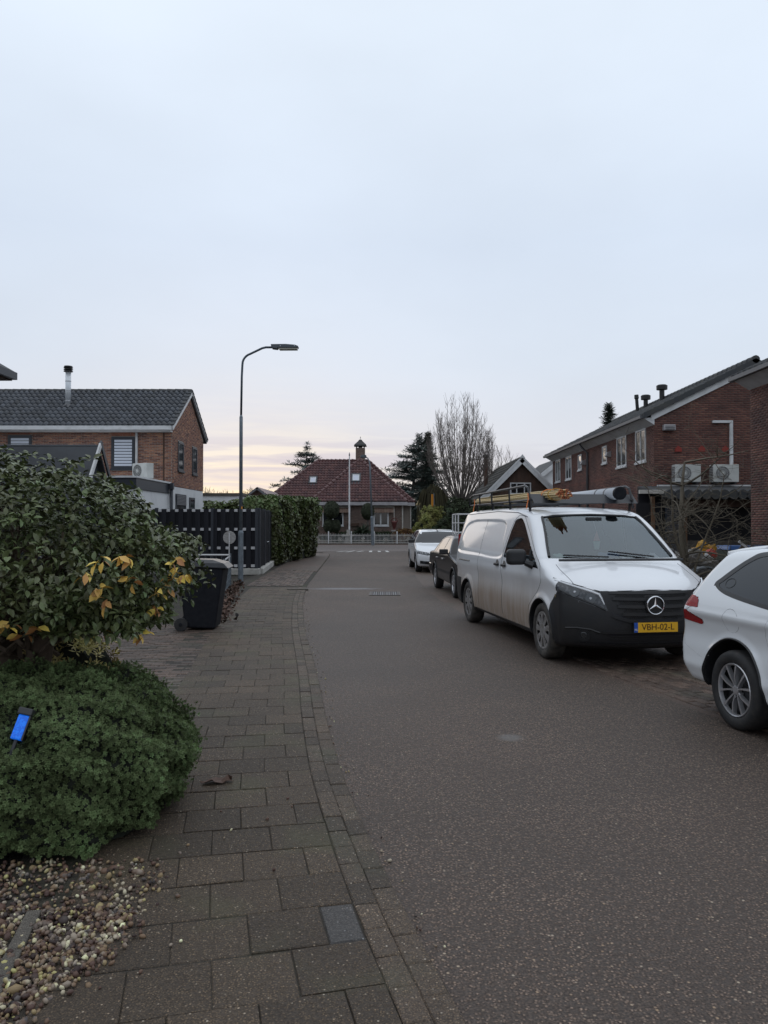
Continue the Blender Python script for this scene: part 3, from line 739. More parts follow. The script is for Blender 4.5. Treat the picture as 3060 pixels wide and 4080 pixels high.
def ac_unit(name, label, loc, rz, w=.82, h=.6, d=.32, group=None, spokes=26, grille='ac_dark', body='ac_white'):
    t = thing(name, label, 'air conditioner', loc, rz, group)
    MB().box(-w/2, w/2, -d/2, d/2, .06, h).build('casing', body, t, local=True, bevel=.015)
    cx, cz, rr = -w * .14, .06 + (h - .06) * .5, min(.235, (h - .06) * .43)
    MB().lathe([(rr, 0), (rr, -.006)], 28, (cx, -d/2 - .001, cz), 'y').build('fan_opening', grille, t, local=True)
    m = MB()
    for k in range(spokes):
        a = 2 * math.pi * k / spokes
        m.tube([(cx + .045 * math.cos(a), -d/2 - .012, cz + .045 * math.sin(a)), (cx + rr * math.cos(a + .25), -d/2 - .012, cz + rr * math.sin(a + .25))], .0045, 4)
    for q in (.35, .7, 1.0):
        m.tube([(cx + rr * q * math.cos(2 * math.pi * k / 24), -d/2 - .014, cz + rr * q * math.sin(2 * math.pi * k / 24)) for k in range(25)], .004, 4, cap=False)
    m.lathe([(.05, 0), (.05, -.012)], 16, (cx, -d/2 - .008, cz), 'y')
    m.build('fan_guard', body, t, local=True)
    for s in (-1, 1): MB().box(s * w * .36 - .03, s * w * .36 + .03, -d/2 - .03, d/2 + .03, 0, .06).build('foot', 'ac_dark', t, local=True)
    m = MB()
    for k in range(9): m.box(-w/2 - .004, -w/2 + .002, -d/2 + .03, d/2 - .03, .1 + k * (h - .16) / 9, .1 + (k + .6) * (h - .16) / 9)
    m.build('side_grille', grille, t, local=True)
    return t

# ------------------------------------------------------------------ left brick house
LX, LF, LB, LEV, LRZ = -8.65, 31.3, 36.7, 5.62, 7.48
LW = -17.0; LRY = (LF + LB) / 2
h = thing('brick_house', 'red brick house with dark glazed tile roof and white ground floor behind the dark fence', 'house', (-12.8, 34, 0))
wall = gable_prism('x', LW, LX, LF, LB, 3.17, LEV, LRZ - .08).build('wall', 'mortar', h)
base = MB().box(LW, LX - .01, LF + .01, LB - .01, 0, 3.165).build('ground_floor', 'white_plaster', h)
fh = [(LX - .02 + 0 - LX + (-11.12 - LW), -10.16 - LW, 3.80, 5.20), (-15.34 - LW, -14.37 - LW, 3.95, 5.26)]
fh = [(-11.12 - LW, -10.16 - LW, 3.80, 5.20), (-15.34 - LW, -14.37 - LW, 3.95, 5.26)]
brick_skin(wall, (LW, LF, 3.17), (1, 0, 0), (0, -1, 0), LX - LW, LEV - 3.17, lambda a, z_: z_ < LEV - .12, fh, 'brick_red', 200)
def gmask(a, z_): return z_ < LEV + (LRZ - LEV) * (1 - abs(a - (LB - LF) / 2) / ((LB - LF) / 2)) - .10
gh = [(32.16 - LF, 33.05 - LF, 3.80, 5.12), (34.55 - LF, 35.4 - LF, 3.80, 5.12)]
brick_skin(wall, (LX, LF, 3.17), (0, 1, 0), (1, 0, 0), LB - LF, LRZ - 3.17, gmask, gh, 'brick_red', 90)
window(h, 'x', LF - .004, -11.12, -10.16, 3.88, 5.18, -1, fw=.10, blind='blind')
window(h, 'x', LF - .004, -15.34, -14.37, 3.98, 5.24, -1, fw=.10, blind='blind')
# soldier course over the front windows
for a0, a1, zz in ((-11.12, -10.16, 5.215), (-15.34, -14.37, 5.27)):
    n = int((a1 - a0) / .065)
    for k in range(n): boxo('lintel_brick', 'brick_red', wall, a0 + k * .065, a0 + k * .065 + .05, LF - .010, LF + .02, zz, zz + .18)
for y0, y1 in ((32.16, 33.05), (34.55, 35.4)): window(h, 'y', LX + .004, y0, y1, 3.88, 5.10, 1, fw=.08)
w = window(h, 'y', LX + .002, 31.85, 33.45, 1.2, 2.88, 1, fw=.09)
for k in range(7): boxo('shutter_slat', 'slat_grey', w, LX + .04, LX + .06, 31.9, 33.4, 2.42 + k * .06, 2.47 + k * .06)
window(h, 'y', LX + .002, 34.1, 35.0, .2, 2.8, 1, fw=.09, rails=(2.3,), sill=None, name='door')
# roof
sl = np.array([0, LRY - (LF - .35), LRZ - (LEV - .06)]); sll = np.linalg.norm(sl)
m = MB(); m.add(*slab([(LW, LF - .35, LEV - .06), (LX + .10, LF - .35, LEV - .06), (LX + .10, LRY, LRZ), (LW, LRY, LRZ)], .10)); m.add(*slab([(LX + .10, LB + .35, LEV - .06), (LW, LB + .35, LEV - .06), (LW, LRY, LRZ), (LX + .10, LRY, LRZ)], .10))
rf = m.build('roof', 'tile_dark', h)
roof_tiles(rf, (LW, LF - .37, LEV - .05), (1, 0, 0), sl, int((LX + .12 - LW) / .228), 10, .228, sll / 10, lambda a, b: True, 'tile_dark', 300, amp=.048, lift=.055)
for k in range(24):
    x = LX + .12 - (k + .5) * .36
    MB().lathe([(.115, -.19), (.12, -.185), (.105, .185)], 10, (x, LRY, LRZ + .02), 'x').build('ridge_tile', 'tile_grey', rf)
n = 10
for k in range(n):
    a, b = k / n, (k + 1) / n
    for s, y0 in ((1, LF - .37), (-1, LB + .37)):
        p0 = np.array([LX + .16, y0 + s * a * (LRY - LF + .37), LEV - .03 + a * (LRZ - LEV + .06) + .03]); p1 = np.array([LX + .16, y0 + s * b * (LRY - LF + .37), LEV - .03 + b * (LRZ - LEV + .06)])
        MB().add(*slab([p0 + (-.16, 0, .03), p0 + (.0, 0, .03), p1 + (.0, 0, .02), p1 + (-.16, 0, .02)], .05)).build('verge_tile', 'tile_grey', rf)
gut = MB(); gut.box(LW, LX + .08, LF - .48, LF - .36, LEV - .20, LEV - .04); gut.build('gutter', 'white_wood', h)
MB().box(LW, LX + .02, LF - .35, LF + .001, LEV - .26, LEV - .20).build('soffit', 'white_wood', h)
for s, y0 in ((1, LF - .37), (-1, LB + .37)):
    MB().add(*slab([(LX + .06, y0, LEV - .06), (LX + .13, y0, LEV - .06), (LX + .13, LRY, LRZ - .02), (LX + .06, LRY, LRZ - .02)], .16)).build('bargeboard', 'white_wood', h)
MB().tube([(-10.08, LF - .06, LEV - .2), (-10.08, LF - .06, 3.45)], .05, 10).build('downpipe', 'white_wood', h, smooth=True)
boxo('expansion_strip', 'brown_wood', h, -9.02, -8.95, LF - .012, LF, 3.25, LEV - .2)
fl = thing('flue_pipe', 'shiny steel flue pipe with black cowl on the dark tiled roof', 'flue', (-13.5, 32.75, 6.68))
MB().lathe([(.30, -.10), (.13, .06)], 16, (0, 0, 0)).build('flashing', 'lead', fl, local=True)
MB().tube([(0, 0, -.1), (0, 0, 1.5)], .115, 18).build('pipe', 'zinc', fl, local=True, smooth=True)
for zz in (.18, .62, 1.02): MB().tube([(0, 0, zz), (0, 0, zz + .035)], .123, 18).build('band', 'silver', fl, local=True)
for zz in (1.46, 1.54, 1.62): MB().lathe([(.10, zz - .03), (.19, zz - .01), (.19, zz + .02), (.08, zz + .05)], 18).build('cowl_ring', 'black_metal', fl, local=True)
MB().lathe([(.09, 1.45), (.09, 1.64), (.17, 1.66), (.17, 1.69), (.05, 1.71)], 18).build('cowl', 'black_metal', fl, local=True)
# flat-roofed white extension
ex = thing('extension', 'white flat-roofed extension with anthracite fascia in front of the red brick house', 'extension', (-11.4, 29.1, 0))
MB().box(-14, -8.75, 27.0, 31.28, 0, 2.86).build('wall', 'white_plaster', ex)
MB().box(-14.05, -8.70, 26.95, 31.27, 2.865, 3.25).build('fascia', 'anthracite', ex)
MB().box(-14.1, -8.66, 26.9, 31.26, 3.255, 3.32).build('roof_edge', 'white_wood', ex)
MB().tube([(-8.60, 31.1, 3.2), (-8.60, 31.1, 0)], .06, 10).build('downpipe', 'anthracite', ex, smooth=True)
MB().obox((-8.6, 31.1, 3.15), (.16, .16, .25)).build('hopper', 'anthracite', ex)
ac_unit('air_conditioner', 'dirty white air conditioner standing on the flat roof of the white extension', (-9.3, 29.6, 3.32), R(-32), .82, .64, .34, grille='ac_dark')
# dark felt shed roof behind the bush
sh = thing('garden_shed', 'dark grey felt-roofed shed with a white bargeboard behind the leafy bush', 'shed', (-11, 21.5, 0))
MB().prism([(20.45, 0), (22.55, 0), (22.55, 2.4), (21.5, 3.74), (20.45, 2.4)], 'x', -14, -8.15).build('wall', 'anthracite', sh)
m = MB(); m.add(*slab([(-14.2, 20.2, 2.15), (-8.0, 20.2, 2.15), (-8.0, 21.5, 3.86), (-14.2, 21.5, 3.86)], .06)); m.add(*slab([(-8.0, 22.8, 2.15), (-14.2, 22.8, 2.15), (-14.2, 21.5, 3.86), (-8.0, 21.5, 3.86)], .06)); m.build('roof', 'roof_felt', sh)
for y0 in (20.2, 22.8):
    MB().add(*slab([(-7.99, y0, 2.19), (-7.94, y0, 2.19), (-7.94, 21.5, 3.90), (-7.99, 21.5, 3.90)], .13)).build('bargeboard', 'white_wood' if y0 < 21 else 'anthracite', sh)
# house whose eave tip shows in the upper left
hl = thing('brick_house', 'house whose dark eave tip juts over the leafy bush beside the garden shed', 'house', (-13.5, 13.6, 0))
MB().box(-17, -9.95, 8, 18.9, 0, 5.3).build('wall', 'mortar_dark', hl)
m = MB(); m.add(*slab([(-9.25, 7.6, 5.44), (-9.25, 19.25, 5.44), (-13.5, 19.25, 7.9), (-13.5, 7.6, 7.9)], .10)); m.add(*slab([(-17.7, 19.25, 5.44), (-17.7, 7.6, 5.44), (-13.5, 7.6, 7.9), (-13.5, 19.25, 7.9)], .10)); m.build('roof', 'tile_grey', hl)
MB().box(-9.95, -9.32, 7.7, 19.2, 5.22, 5.30).build('soffit', 'brown_wood', hl)
MB().box(-9.31, -9.19, 7.7, 19.2, 5.24, 5.42).build('gutter', 'anthracite', hl)
# white building and small gabled shed beyond
wb = thing('white_building', 'low white rendered building beside the red brick house', 'building', (-10.6, 48, 0))
MB().box(-14.0, -8.55, 46, 51, 0, 3.30).build('wall', 'white_plaster', wb); MB().box(-14.05, -8.45, 45.9, 51.05, 3.305, 3.46).build('roof_edge', 'render_low', wb)
sg = thing('gabled_shed', 'small red-roofed gable peeping over the ivy hedge', 'shed', (-8.6, 54, 0))
MB().prism([(-9.9, 0), (-7.3, 0), (-7.3, 3.05), (-8.6, 4.0), (-9.9, 3.05)], 'y', 52.2, 60).build('wall', 'brown_wood', sg)
m = MB(); m.add(*slab([(-10.2, 61, 2.93), (-10.2, 52, 2.93), (-8.6, 52, 4.12), (-8.6, 61, 4.12)], .08)); m.add(*slab([(-7.0, 52, 2.93), (-7.0, 61, 2.93), (-8.6, 61, 4.12), (-8.6, 52, 4.12)], .08)); m.build('roof', 'tile_red', sg)
for s in (-1, 1): MB().add(*slab([(-8.6 + s * 1.65, 51.93, 2.88), (-8.6 + s * 1.65, 51.99, 2.88), (-8.6, 51.99, 4.10), (-8.6, 51.93, 4.10)][::s], .14)).build('bargeboard', 'slat_grey', sg)

# ------------------------------------------------------------------ bungalow at the junction
bg = thing('bungalow', 'brown brick bungalow with a big red tiled hip roof at the end of the street', 'house', (-2.5, 68, 0))
EZ, RZ_ = 3.46, 7.36
MB().box(-10.1, 2.25, 66.75, 74, 0, EZ).build('wall', 'mortar', bg)
bw = MB().box(-5.85, 1.5, 64.85, 66.74, 0, EZ - .01).build('front_wall', 'mortar', bg)
bholes = [(-5.2 + 5.85, -3.42 + 5.85, 1.40, 2.80), (-.88 + 5.85, .40 + 5.85, 1.40, 2.80)]
brick_skin(bw, (-5.85, 64.85, 0.3), (1, 0, 0), (0, -1, 0), 7.35, 3.1, lambda a, z_: True, bholes, 'brick_mixed', 0, bl=.21, bh=.05, proud=.01)
brick_skin(bw, (1.5, 64.85, 0.3), (0, 1, 0), (1, 0, 0), 1.85, 3.1, lambda a, z_: True, [], 'brick_mixed', 0, proud=.01)
window(bg, 'x', 64.846, -5.2, -3.42, 1.44, 2.78, -1, 'white_wood', fw=.10, mull=(-4.3,), sill='white_wood', glass='glass_dark')
window(bg, 'x', 64.846, -.88, .40, 1.44, 2.78, -1, 'white_wood', fw=.11, mull=(-.28,), sill='white_wood', glass='glass_dark')
for a0, a1 in ((-5.3, -2.9), (-.95, .85)):
    aw = MB().add([(a0, 64.78, 2.98), (a1, 64.78, 2.98), (a1, 64.5, 2.80), (a0, 64.5, 2.80), (a0, 64.5, 2.55), (a1, 64.5, 2.55)], [(0, 1, 2, 3), (3, 2, 5, 4)]).build('awning', 'awning', bg)
    m = MB(); m.box(a0 - .03, a1 + .03, 64.62, 64.80, 2.985, 3.06); m.tube([(a1, 64.5, 2.95), (a1, 64.5, 1.85)], .025, 6); m.tube([(a0, 64.5, 2.95), (a0, 64.5, 1.85)], .025, 6); m.build('awning_rail', 'cream_wood', aw)
MB().tube([(1.56, 64.75, 3.2), (1.56, 64.75, .1)], .05, 8).build('downpipe', 'cream_wood', bg)
MB().tube([(2.30, 66.6, 3.2), (2.30, 66.6, .1)], .05, 8).build('downpipe', 'cream_wood', bg)
# hips: main roof and front bay
ML, MR, MF, MBk, RYm = -10.45, 2.62, 66.3, 74.4, 70.35; rl, rr_ = -6.05, -1.45
PL, PR, PF = -6.2, 1.92, 64.35; PM = (PL + PR) / 2; PA = PF + (PR - PL) / 2
def tri_or_quad(pts, mat, nm, par): return MB().add([tuple(p) for p in pts], [tuple(range(len(pts)))]).build(nm, mat, par)
roofm = MB(); 
RP = [(ML, MF, EZ), (MR, MF, EZ), (MR, MBk, EZ), (ML, MBk, EZ), (rl, RYm, RZ_), (rr_, RYm, RZ_)]
roofm.add(RP, [(0, 1, 5, 4), (1, 2, 5), (2, 3, 4, 5), (3, 0, 4)])
roofm.add([(PL, PF, EZ), (PR, PF, EZ), (PM, PA, RZ_ - .02), (PM, RYm, RZ_ - .02), (PL, MF + .3, EZ), (PR, MF + .3, EZ)], [(0, 1, 2), (1, 5, 3, 2), (4, 0, 2, 3)])
brf = roofm.build('roof', 'tile_red', bg)
pf = np.array([0, PA - PF, RZ_ - .02 - EZ]); pfl = np.linalg.norm(pf); tw, th_ = .27, .345
wP = PR - PL
roof_tiles(brf, (PL, PF - .03, EZ + .02), (1, 0, 0), pf, int(wP / tw), int(pfl / th_), tw, th_, lambda a, b: abs(a - wP / 2) < wP / 2 * (1 - b / pfl) + .05, 'tile_red', 300, amp=.045, lift=.05, seg=4)
mf = np.array([0, RYm - MF, RZ_ - EZ]); mfl = np.linalg.norm(mf)
def mmask(a, b):
    x = ML + a; t = b / mfl
    if x < ML + (rl - ML) * t - .05 or x > MR + (rr_ - MR) * t + .05: return False
    # hide where the bay roof is in front
    yb = MF + (RYm - MF) * t
    zb = EZ + (RZ_ - EZ) * t
    bay = EZ + (RZ_ - EZ) * (1 - abs(x - PM) / (wP / 2))
    return bay < zb + .10 or abs(x - PM) > wP / 2
roof_tiles(brf, (ML, MF - .03, EZ + .02), (1, 0, 0), mf, int((MR - ML) / tw), int(mfl / th_), tw, th_, mmask, 'tile_red', 0, amp=.045, lift=.05, seg=4)
def hip(p0, p1, n=14):
    p0, p1 = np.array(p0), np.array(p1)
    for k in range(n):
        a, b = p0 + (p1 - p0) * (k / n), p0 + (p1 - p0) * ((k + 1.08) / n)
        MB().tube([a + (0, 0, .06), b + (0, 0, .03)], [.15, .11], 8).build('ridge_tile', 'tile_red', brf)
hip((PL, PF, EZ), (PM, PA, RZ_)); hip((PR, PF, EZ), (PM, PA, RZ_)); hip((ML, MF, EZ), (rl, RYm, RZ_)); hip((MR, MF, EZ), (rr_, RYm, RZ_)); hip((rl, RYm, RZ_), (rr_, RYm, RZ_), 12)
MB().box(PL - .05, PR + .05, PF - .12, PF + .02, EZ - .30, EZ - .02).build('fascia', 'fascia_grey', bg)
MB().box(PR - .08, PR + .06, PF + .03, MF, EZ - .30, EZ - .02).build('fascia', 'fascia_grey', bg)
MB().box(PR + .07, MR + .06, MF - .12, MF + .02, EZ - .30, EZ - .02).build('fascia', 'fascia_grey', bg); MB().box(ML - .06, PL - .06, MF - .12, MF + .02, EZ - .30, EZ - .02).build('fascia', 'fascia_grey', bg)
MB().box(PL + .02, PR - .1, PF + .03, 64.84, EZ - .28, EZ - .2).build('soffit', 'fascia_grey', bg); MB().box(1.52, MR, MF + .03, 66.74, EZ - .28, EZ - .2).build('soffit', 'fascia_grey', bg)
# skylights lie in the roof slope
def skylight(cx, z_, front_y, rise_dir, w, l):
    d = rise_dir / np.linalg.norm(rise_dir); y = front_y + (z_ - EZ) / rise_dir[2] * rise_dir[1]; n = np.array([0, -d[2], d[1]])
    c = np.array([cx, y, z_]) + n * .10; B = Matrix(np.stack([np.array([1.0, 0, 0]), d, n], -1).tolist())
    f = MB(); f.obox(c, (w, .10, .14), B); f.v = []; f.f = []; f.r = []
    for (du, dv, su, sv) in ((0, l/2, w, .13), (0, -l/2, w, .13), (-w/2 + .06, 0, .12, l - .13), (w/2 - .06, 0, .12, l - .13)):
        f.obox(c + np.array([1.0, 0, 0]) * du + d * dv, (su, sv, .14), B)
    o = f.build('skylight', 'anthracite', bg)
    MB().obox(c - n * .01, (w - .24, l - .13, .10), B).build('pane', 'glass_sky', o)
    f = MB()
    for (du, dv, su, sv) in ((0, l/2 - .10, w - .24, .07), (0, -l/2 + .10, w - .24, .07), (-w/2 + .15, 0, .06, l - .28), (w/2 - .15, 0, .06, l - .28)): f.obox(c + np.array([1.0, 0, 0]) * du + d * dv + n * .045, (su, sv, .03), B)
    f.build('sash', 'white_wood', o)
    MB().obox(c - d * (l / 2 + .14) - n * .05, (w * 1.0, .22, .05), B).build('apron', 'lead', o)
mk('glass_sky', (.42, .46, .55), .06, spec=.9, coat=.6)
skylight(*[(1418 - 1530) / 3060 * 66.3, 1.65 + (2085 - 1907) / 3060 * 66.4], PF, pf, .82, .95)
skylight(*[(1246 - 1530) / 3060 * 68.0, 1.65 + (2085 - 1915) / 3060 * 68.0], MF, mf, .74, .85)
ch = MB().box(-2.55, -1.72, 69.0, 69.9, 6.7, 8.45).build('chimney', 'mortar', bg)
brick_skin(ch, (-2.55, 69.0, 7.2), (1, 0, 0), (0, -1, 0), .83, 1.25, lambda a, z_: True, [], 'brick_mixed', 0, proud=.012)
MB().box(-2.60, -1.67, 68.95, 69.95, 7.0, 7.2).build('flashing', 'lead', ch)
m = MB()
for sx in (-2.48, -1.79):
    for sy in (69.08, 69.82): m.box(sx - .04, sx + .04, sy - .04, sy + .04, 8.45, 8.64)
m.build('cap_leg', 'black_metal', ch); MB().box(-2.3, -1.97, 69.25, 69.65, 8.46, 8.64).build('flue_pot', 'black_metal', ch)
MB().add([(-2.70, 68.85, 8.62), (-1.57, 68.85, 8.62), (-1.57, 70.05, 8.62), (-2.70, 70.05, 8.62), (-2.66, 68.9, 8.74), (-1.61, 68.9, 8.74), (-1.61, 70.0, 8.74), (-2.66, 70.0, 8.74), (-2.36, 69.25, 9.05), (-1.91, 69.25, 9.05), (-1.91, 69.65, 9.05), (-2.36, 69.65, 9.05), (-2.24, 69.37, 9.22), (-2.03, 69.37, 9.22), (-2.03, 69.53, 9.22), (-2.24, 69.53, 9.22)],
    [(0, 1, 2, 3), (12, 13, 14, 15)] + [(4 * r_ + i, 4 * r_ + (i + 1) % 4, 4 * r_ + 4 + (i + 1) % 4, 4 * r_ + 4 + i) for r_ in range(3) for i in range(4)]).build('chimney_hood', 'black_metal', ch)
MB().lathe([(.015, 9.2), (.015, 9.36), (.05, 9.40), (.015, 9.45), (.01, 9.52)], 8, (-2.135, 69.45, 0)).build('finial', 'black_metal', ch)
boxo('wall_planter', 'brown_wood', bg, -3.05, -2.1, 64.62, 64.84, 1.42, 1.66)

# ------------------------------------------------------------------ brown gabled barn, middle right
br = thing('gabled_house', 'dark brown boarded gable house with broad white bargeboards behind the van', 'house', (7.87, 48, 0))
AX, AZ, GY = 7.87, 5.42, 44.0
MB().prism([(5.55, 0), (10.2, 0), (10.2, 3.0), (AX, AZ - .12), (5.55, 3.0)], 'y', GY, 53).build('wall', 'brown_wood', br)
for k in range(30):     # vertical weatherboards of the gable
    x = 5.62 + k * .153
    top = 3.0 + (AZ - .15 - 3.0) * (1 - abs(x + .07 - AX) / 2.33) 
    if top > 1.0: boxo('board', 'brown_wood', br, x, x + .143, GY - .02 - .004 * (k % 2), GY, .2, top - .06)
m = MB(); m.add(*slab([(4.85, 53.3, 2.45), (4.85, GY - .3, 2.45), (AX, GY - .3, AZ), (AX, 53.3, AZ)], .14)); m.add(*slab([(10.9, GY - .3, 2.45), (10.9, 53.3, 2.45), (AX, 53.3, AZ), (AX, GY - .3, AZ)], .14))
rb = m.build('roof', 'roof_brown', br)
sv = np.array([AX - 4.85, 0, AZ - 2.45]); svl = np.linalg.norm(sv)
roof_tiles(rb, (4.83, 53.2, 2.47), (0, -1, 0), sv, 34, 12, .275, svl / 12, lambda a, b: True, 'roof_brown', 250, lift=.04, amp=.03, seg=4)
for s in (-1, 1):
    a, b = np.array([AX + s * 3.1, GY - .34, 2.36]), np.array([AX, GY - .34, AZ + .02])
    MB().add(*slab([a, a + (0, .06, 0), b + (0, .06, 0), b][::s], .28)).build('bargeboard', 'white_wood', br)
    MB().add(*slab([a + (0, -.02, .06), a + (0, .02, .06), b + (0, .02, .06), b + (0, -.02, .06)][::s], .10)).build('verge_strip', 'white_plaster', br)
MB().prism([(AX - .16, AZ - .05), (AX + .16, AZ - .05), (AX, AZ + .16)], 'y', GY - .42, GY - .36).build('finial_board', 'white_wood', br)
window(br, 'x', GY - .03, 7.22, 8.42, 3.32, 3.98, -1, 'white_wood', fw=.065, mull=(7.60, 8.04), sill='white_wood', glass='glass_dark')
fp_ = thing('flue_pipe', 'tall dark metal flue rising beside the brown gable roof', 'flue', (6.3, 47.5, 3.7))
MB().tube([(0, 0, 0), (0, 0, 2.05)], .13, 12).build('pipe', 'brown_wood', fp_, local=True); MB().lathe([(.16, 2.0), (.2, 2.08), (.2, 2.16), (.1, 2.2)], 12).build('cowl', 'black_metal', fp_, local=True)
wh = thing('white_gabled_house', 'white-trimmed grey roof just behind the brown gable house', 'house', (11.5, 60, 0))
MB().prism([(9.4, 0), (16.5, 0), (16.5, 3.6), (12.95, 6.35), (9.4, 3.6)], 'y', 56, 64).build('wall', 'white_plaster', wh)
m = MB(); m.add(*slab([(9.1, 64, 3.5), (9.1, 55.8, 3.5), (12.95, 55.8, 6.5), (12.95, 64, 6.5)], .16)); m.add(*slab([(16.8, 55.8, 3.5), (16.8, 64, 3.5), (12.95, 64, 6.5), (12.95, 55.8, 6.5)], .16)); m.build('roof', 'tile_grey', wh)
MB().add(*slab([(9.0, 55.7, 3.38), (9.0, 55.76, 3.38), (12.95, 55.76, 6.5), (12.95, 55.7, 6.5)][::-1], .3)).build('bargeboard', 'white_wood', wh)

# ------------------------------------------------------------------ right brick houses
HX, EVZ, RDX, RDZ = 9.37, 5.22, 12.85, 7.30
def row_house(label, y0, y1, gable_y, wins, vents, nsb, nsg, zlow=0.0, extra=None):
    H = thing('brick_house', label, 'house', ((HX + 16) / 2, (y0 + y1) / 2, 0))
    S_ = (RDZ - EVZ - .16) / (RDX - HX + .40); PZ = lambda x: EVZ + .16 + (RDX - abs(x - RDX) - (HX - .40)) * S_
    W_ = MB().prism([(HX, 0), (2 * RDX - HX, 0), (2 * RDX - HX, PZ(HX) - .115), (RDX, RDZ - .12), (HX, PZ(HX) - .115)], 'y', y0, y1).build('wall', 'mortar_dark', H)
    holes = [(a - y0, b - y0, c - .06, d + .02) for (a, b, c, d) in wins]
    brick_skin(W_, (HX, y0, zlow), (0, 1, 0), (-1, 0, 0), y1 - y0, EVZ - zlow - .05, lambda a, z_: True, holes, 'brick_brown', nsb)
    for (a, b, c, d) in wins:
        big = b - a > .9
        window(H, 'y', HX - .004, a, b, c, d, -1, 'white_wood', fw=.06, mull=((a + b) / 2,) if big else (), sill='white_wood', glass='glass_win')
    for (y, zz) in vents: MB().prism([(HX - .22, zz - .09), (HX - .002, zz - .14), (HX - .002, zz + .12), (HX - .16, zz + .06)], 'y', y - .14, y + .14).build('vent', 'fascia_grey', H)
    sv_ = np.array([RDX - (HX - .42), 0, RDZ - (EVZ + .17)]); svl_ = np.linalg.norm(sv_)
    m_ = MB()
    m_.add(*slab([(HX - .40, y1 + .12, EVZ + .16), (HX - .40, y0 - .12, EVZ + .16), (RDX, y0 - .12, RDZ), (RDX, y1 + .12, RDZ)], .10))
    m_.add(*slab([(2 * RDX - HX + .40, y0 - .12, EVZ + .16), (2 * RDX - HX + .40, y1 + .12, EVZ + .16), (RDX, y1 + .12, RDZ), (RDX, y0 - .12, RDZ)], .10))
    rf_ = m_.build('roof', 'tile_grey', H)
    roof_tiles(rf_, (HX - .42, y1 + .12, EVZ + .17), (0, -1, 0), sv_, int((y1 - y0 + .24) / .30), 11, .30, svl_ / 11, lambda a, b: True, 'tile_grey', 200, lift=.03, amp=.028, seg=4)
    # verge tiles on both gable ends, ridge tiles
    for ye in (y0 - .13, y1 + .13):
        for k in range(11):
            a, b = k / 11, (k + 1) / 11
            for sx in (1, -1):
                p0 = np.array([RDX - sx * (RDX - HX + .42) * (1 - a), ye, EVZ + .17 + a * (RDZ - EVZ - .17)]); p1 = np.array([RDX - sx * (RDX - HX + .42) * (1 - b), ye, EVZ + .17 + b * (RDZ - EVZ - .17)])
                MB().add([p0 + (0, -.03, -.12), p0 + (0, .03, -.12), p1 + (0, .03, -.14), p1 + (0, -.03, -.14), p0 + (0, -.03, .075), p0 + (0, .03, .075), p1 + (0, .03, .05), p1 + (0, -.03, .05)], [(0, 1, 2, 3), (4, 5, 6, 7), (0, 4, 5, 1), (3, 2, 6, 7), (0, 3, 7, 4), (1, 5, 6, 2)]).build('verge_tile', 'tile_grey', rf_)
    k = 0
    while y0 - .12 + k * .4 < y1 + .1:
        MB().lathe([(.14, 0), (.145, .01), (.125, .41)], 10, (RDX, y0 - .16 + k * .4, RDZ + .02), 'y').build('ridge_tile', 'tile_grey', rf_); k += 1
    MB().box(HX - .52, HX - .40, y0 - .1, y1 + .1, EVZ + .06, EVZ + .16).build('gutter', 'grey_pipe', H)
    MB().prism([(HX - .40, EVZ + .08), (HX - .003, EVZ - .16), (HX - .003, EVZ + .10)], 'y', y0 - .05, y1 + .05).build('soffit', 'white_wood', H)
    for ye, s in ((y0, -1), (y1, 1)):
        for sx in (1, -1):
            a = np.array([RDX - sx * (RDX - HX + .12), ye + s * .02, PZ(HX - .12) - .10]); b = np.array([RDX, ye + s * .02, RDZ - .10])
            MB().add([a + (0, 0, -.22), a, b, b + (0, 0, -.24), a + (0, s * .05, -.22), a + (0, s * .05, 0), b + (0, s * .05, 0), b + (0, s * .05, -.24)], [(0, 1, 2, 3), (4, 5, 6, 7), (0, 4, 5, 1), (3, 7, 6, 2), (1, 5, 6, 2), (0, 3, 7, 4)]).build('bargeboard', 'white_wood', H)
    if gable_y is not None:
        wd = 2 * (RDX - HX)
        brick_skin(W_, (HX, gable_y, zlow), (1, 0, 0), (0, -1, 0), wd, RDZ - zlow, lambda a, z_: z_ < PZ(HX + a) - .20, [], 'brick_brown', nsg)
    return H
mk('glass_win', (.055, .065, .075), .05, spec=.9, coat=.6)
WA = [(27.4, 28.5, 3.88, 5.06), (29.6, 30.8, 3.88, 5.06), (32.2, 32.85, 4.2, 4.92), (36.3, 36.95, 4.2, 4.92), (38.3, 39.45, 3.88, 5.06), (40.7, 41.8, 3.88, 5.06)]
HA = row_house('long brown brick house with white-framed windows and two air conditioners on its gable', 26.6, 42.6, 26.6, WA, [(31.75, 4.52), (35.75, 4.5)], 60, 240, zlow=1.2)
MB().tube([(HX - .46, 35.1, EVZ + .06), (HX - .3, 35.1, EVZ - .12), (HX - .07, 35.1, EVZ - .35), (HX - .07, 35.1, 0)], .05, 10).build('downpipe', 'grey_pipe', HA, smooth=True)
boxo('band_course', 'brick_brown', HA, HX - .012, HX, 26.7, 42.5, 3.50, 3.56)
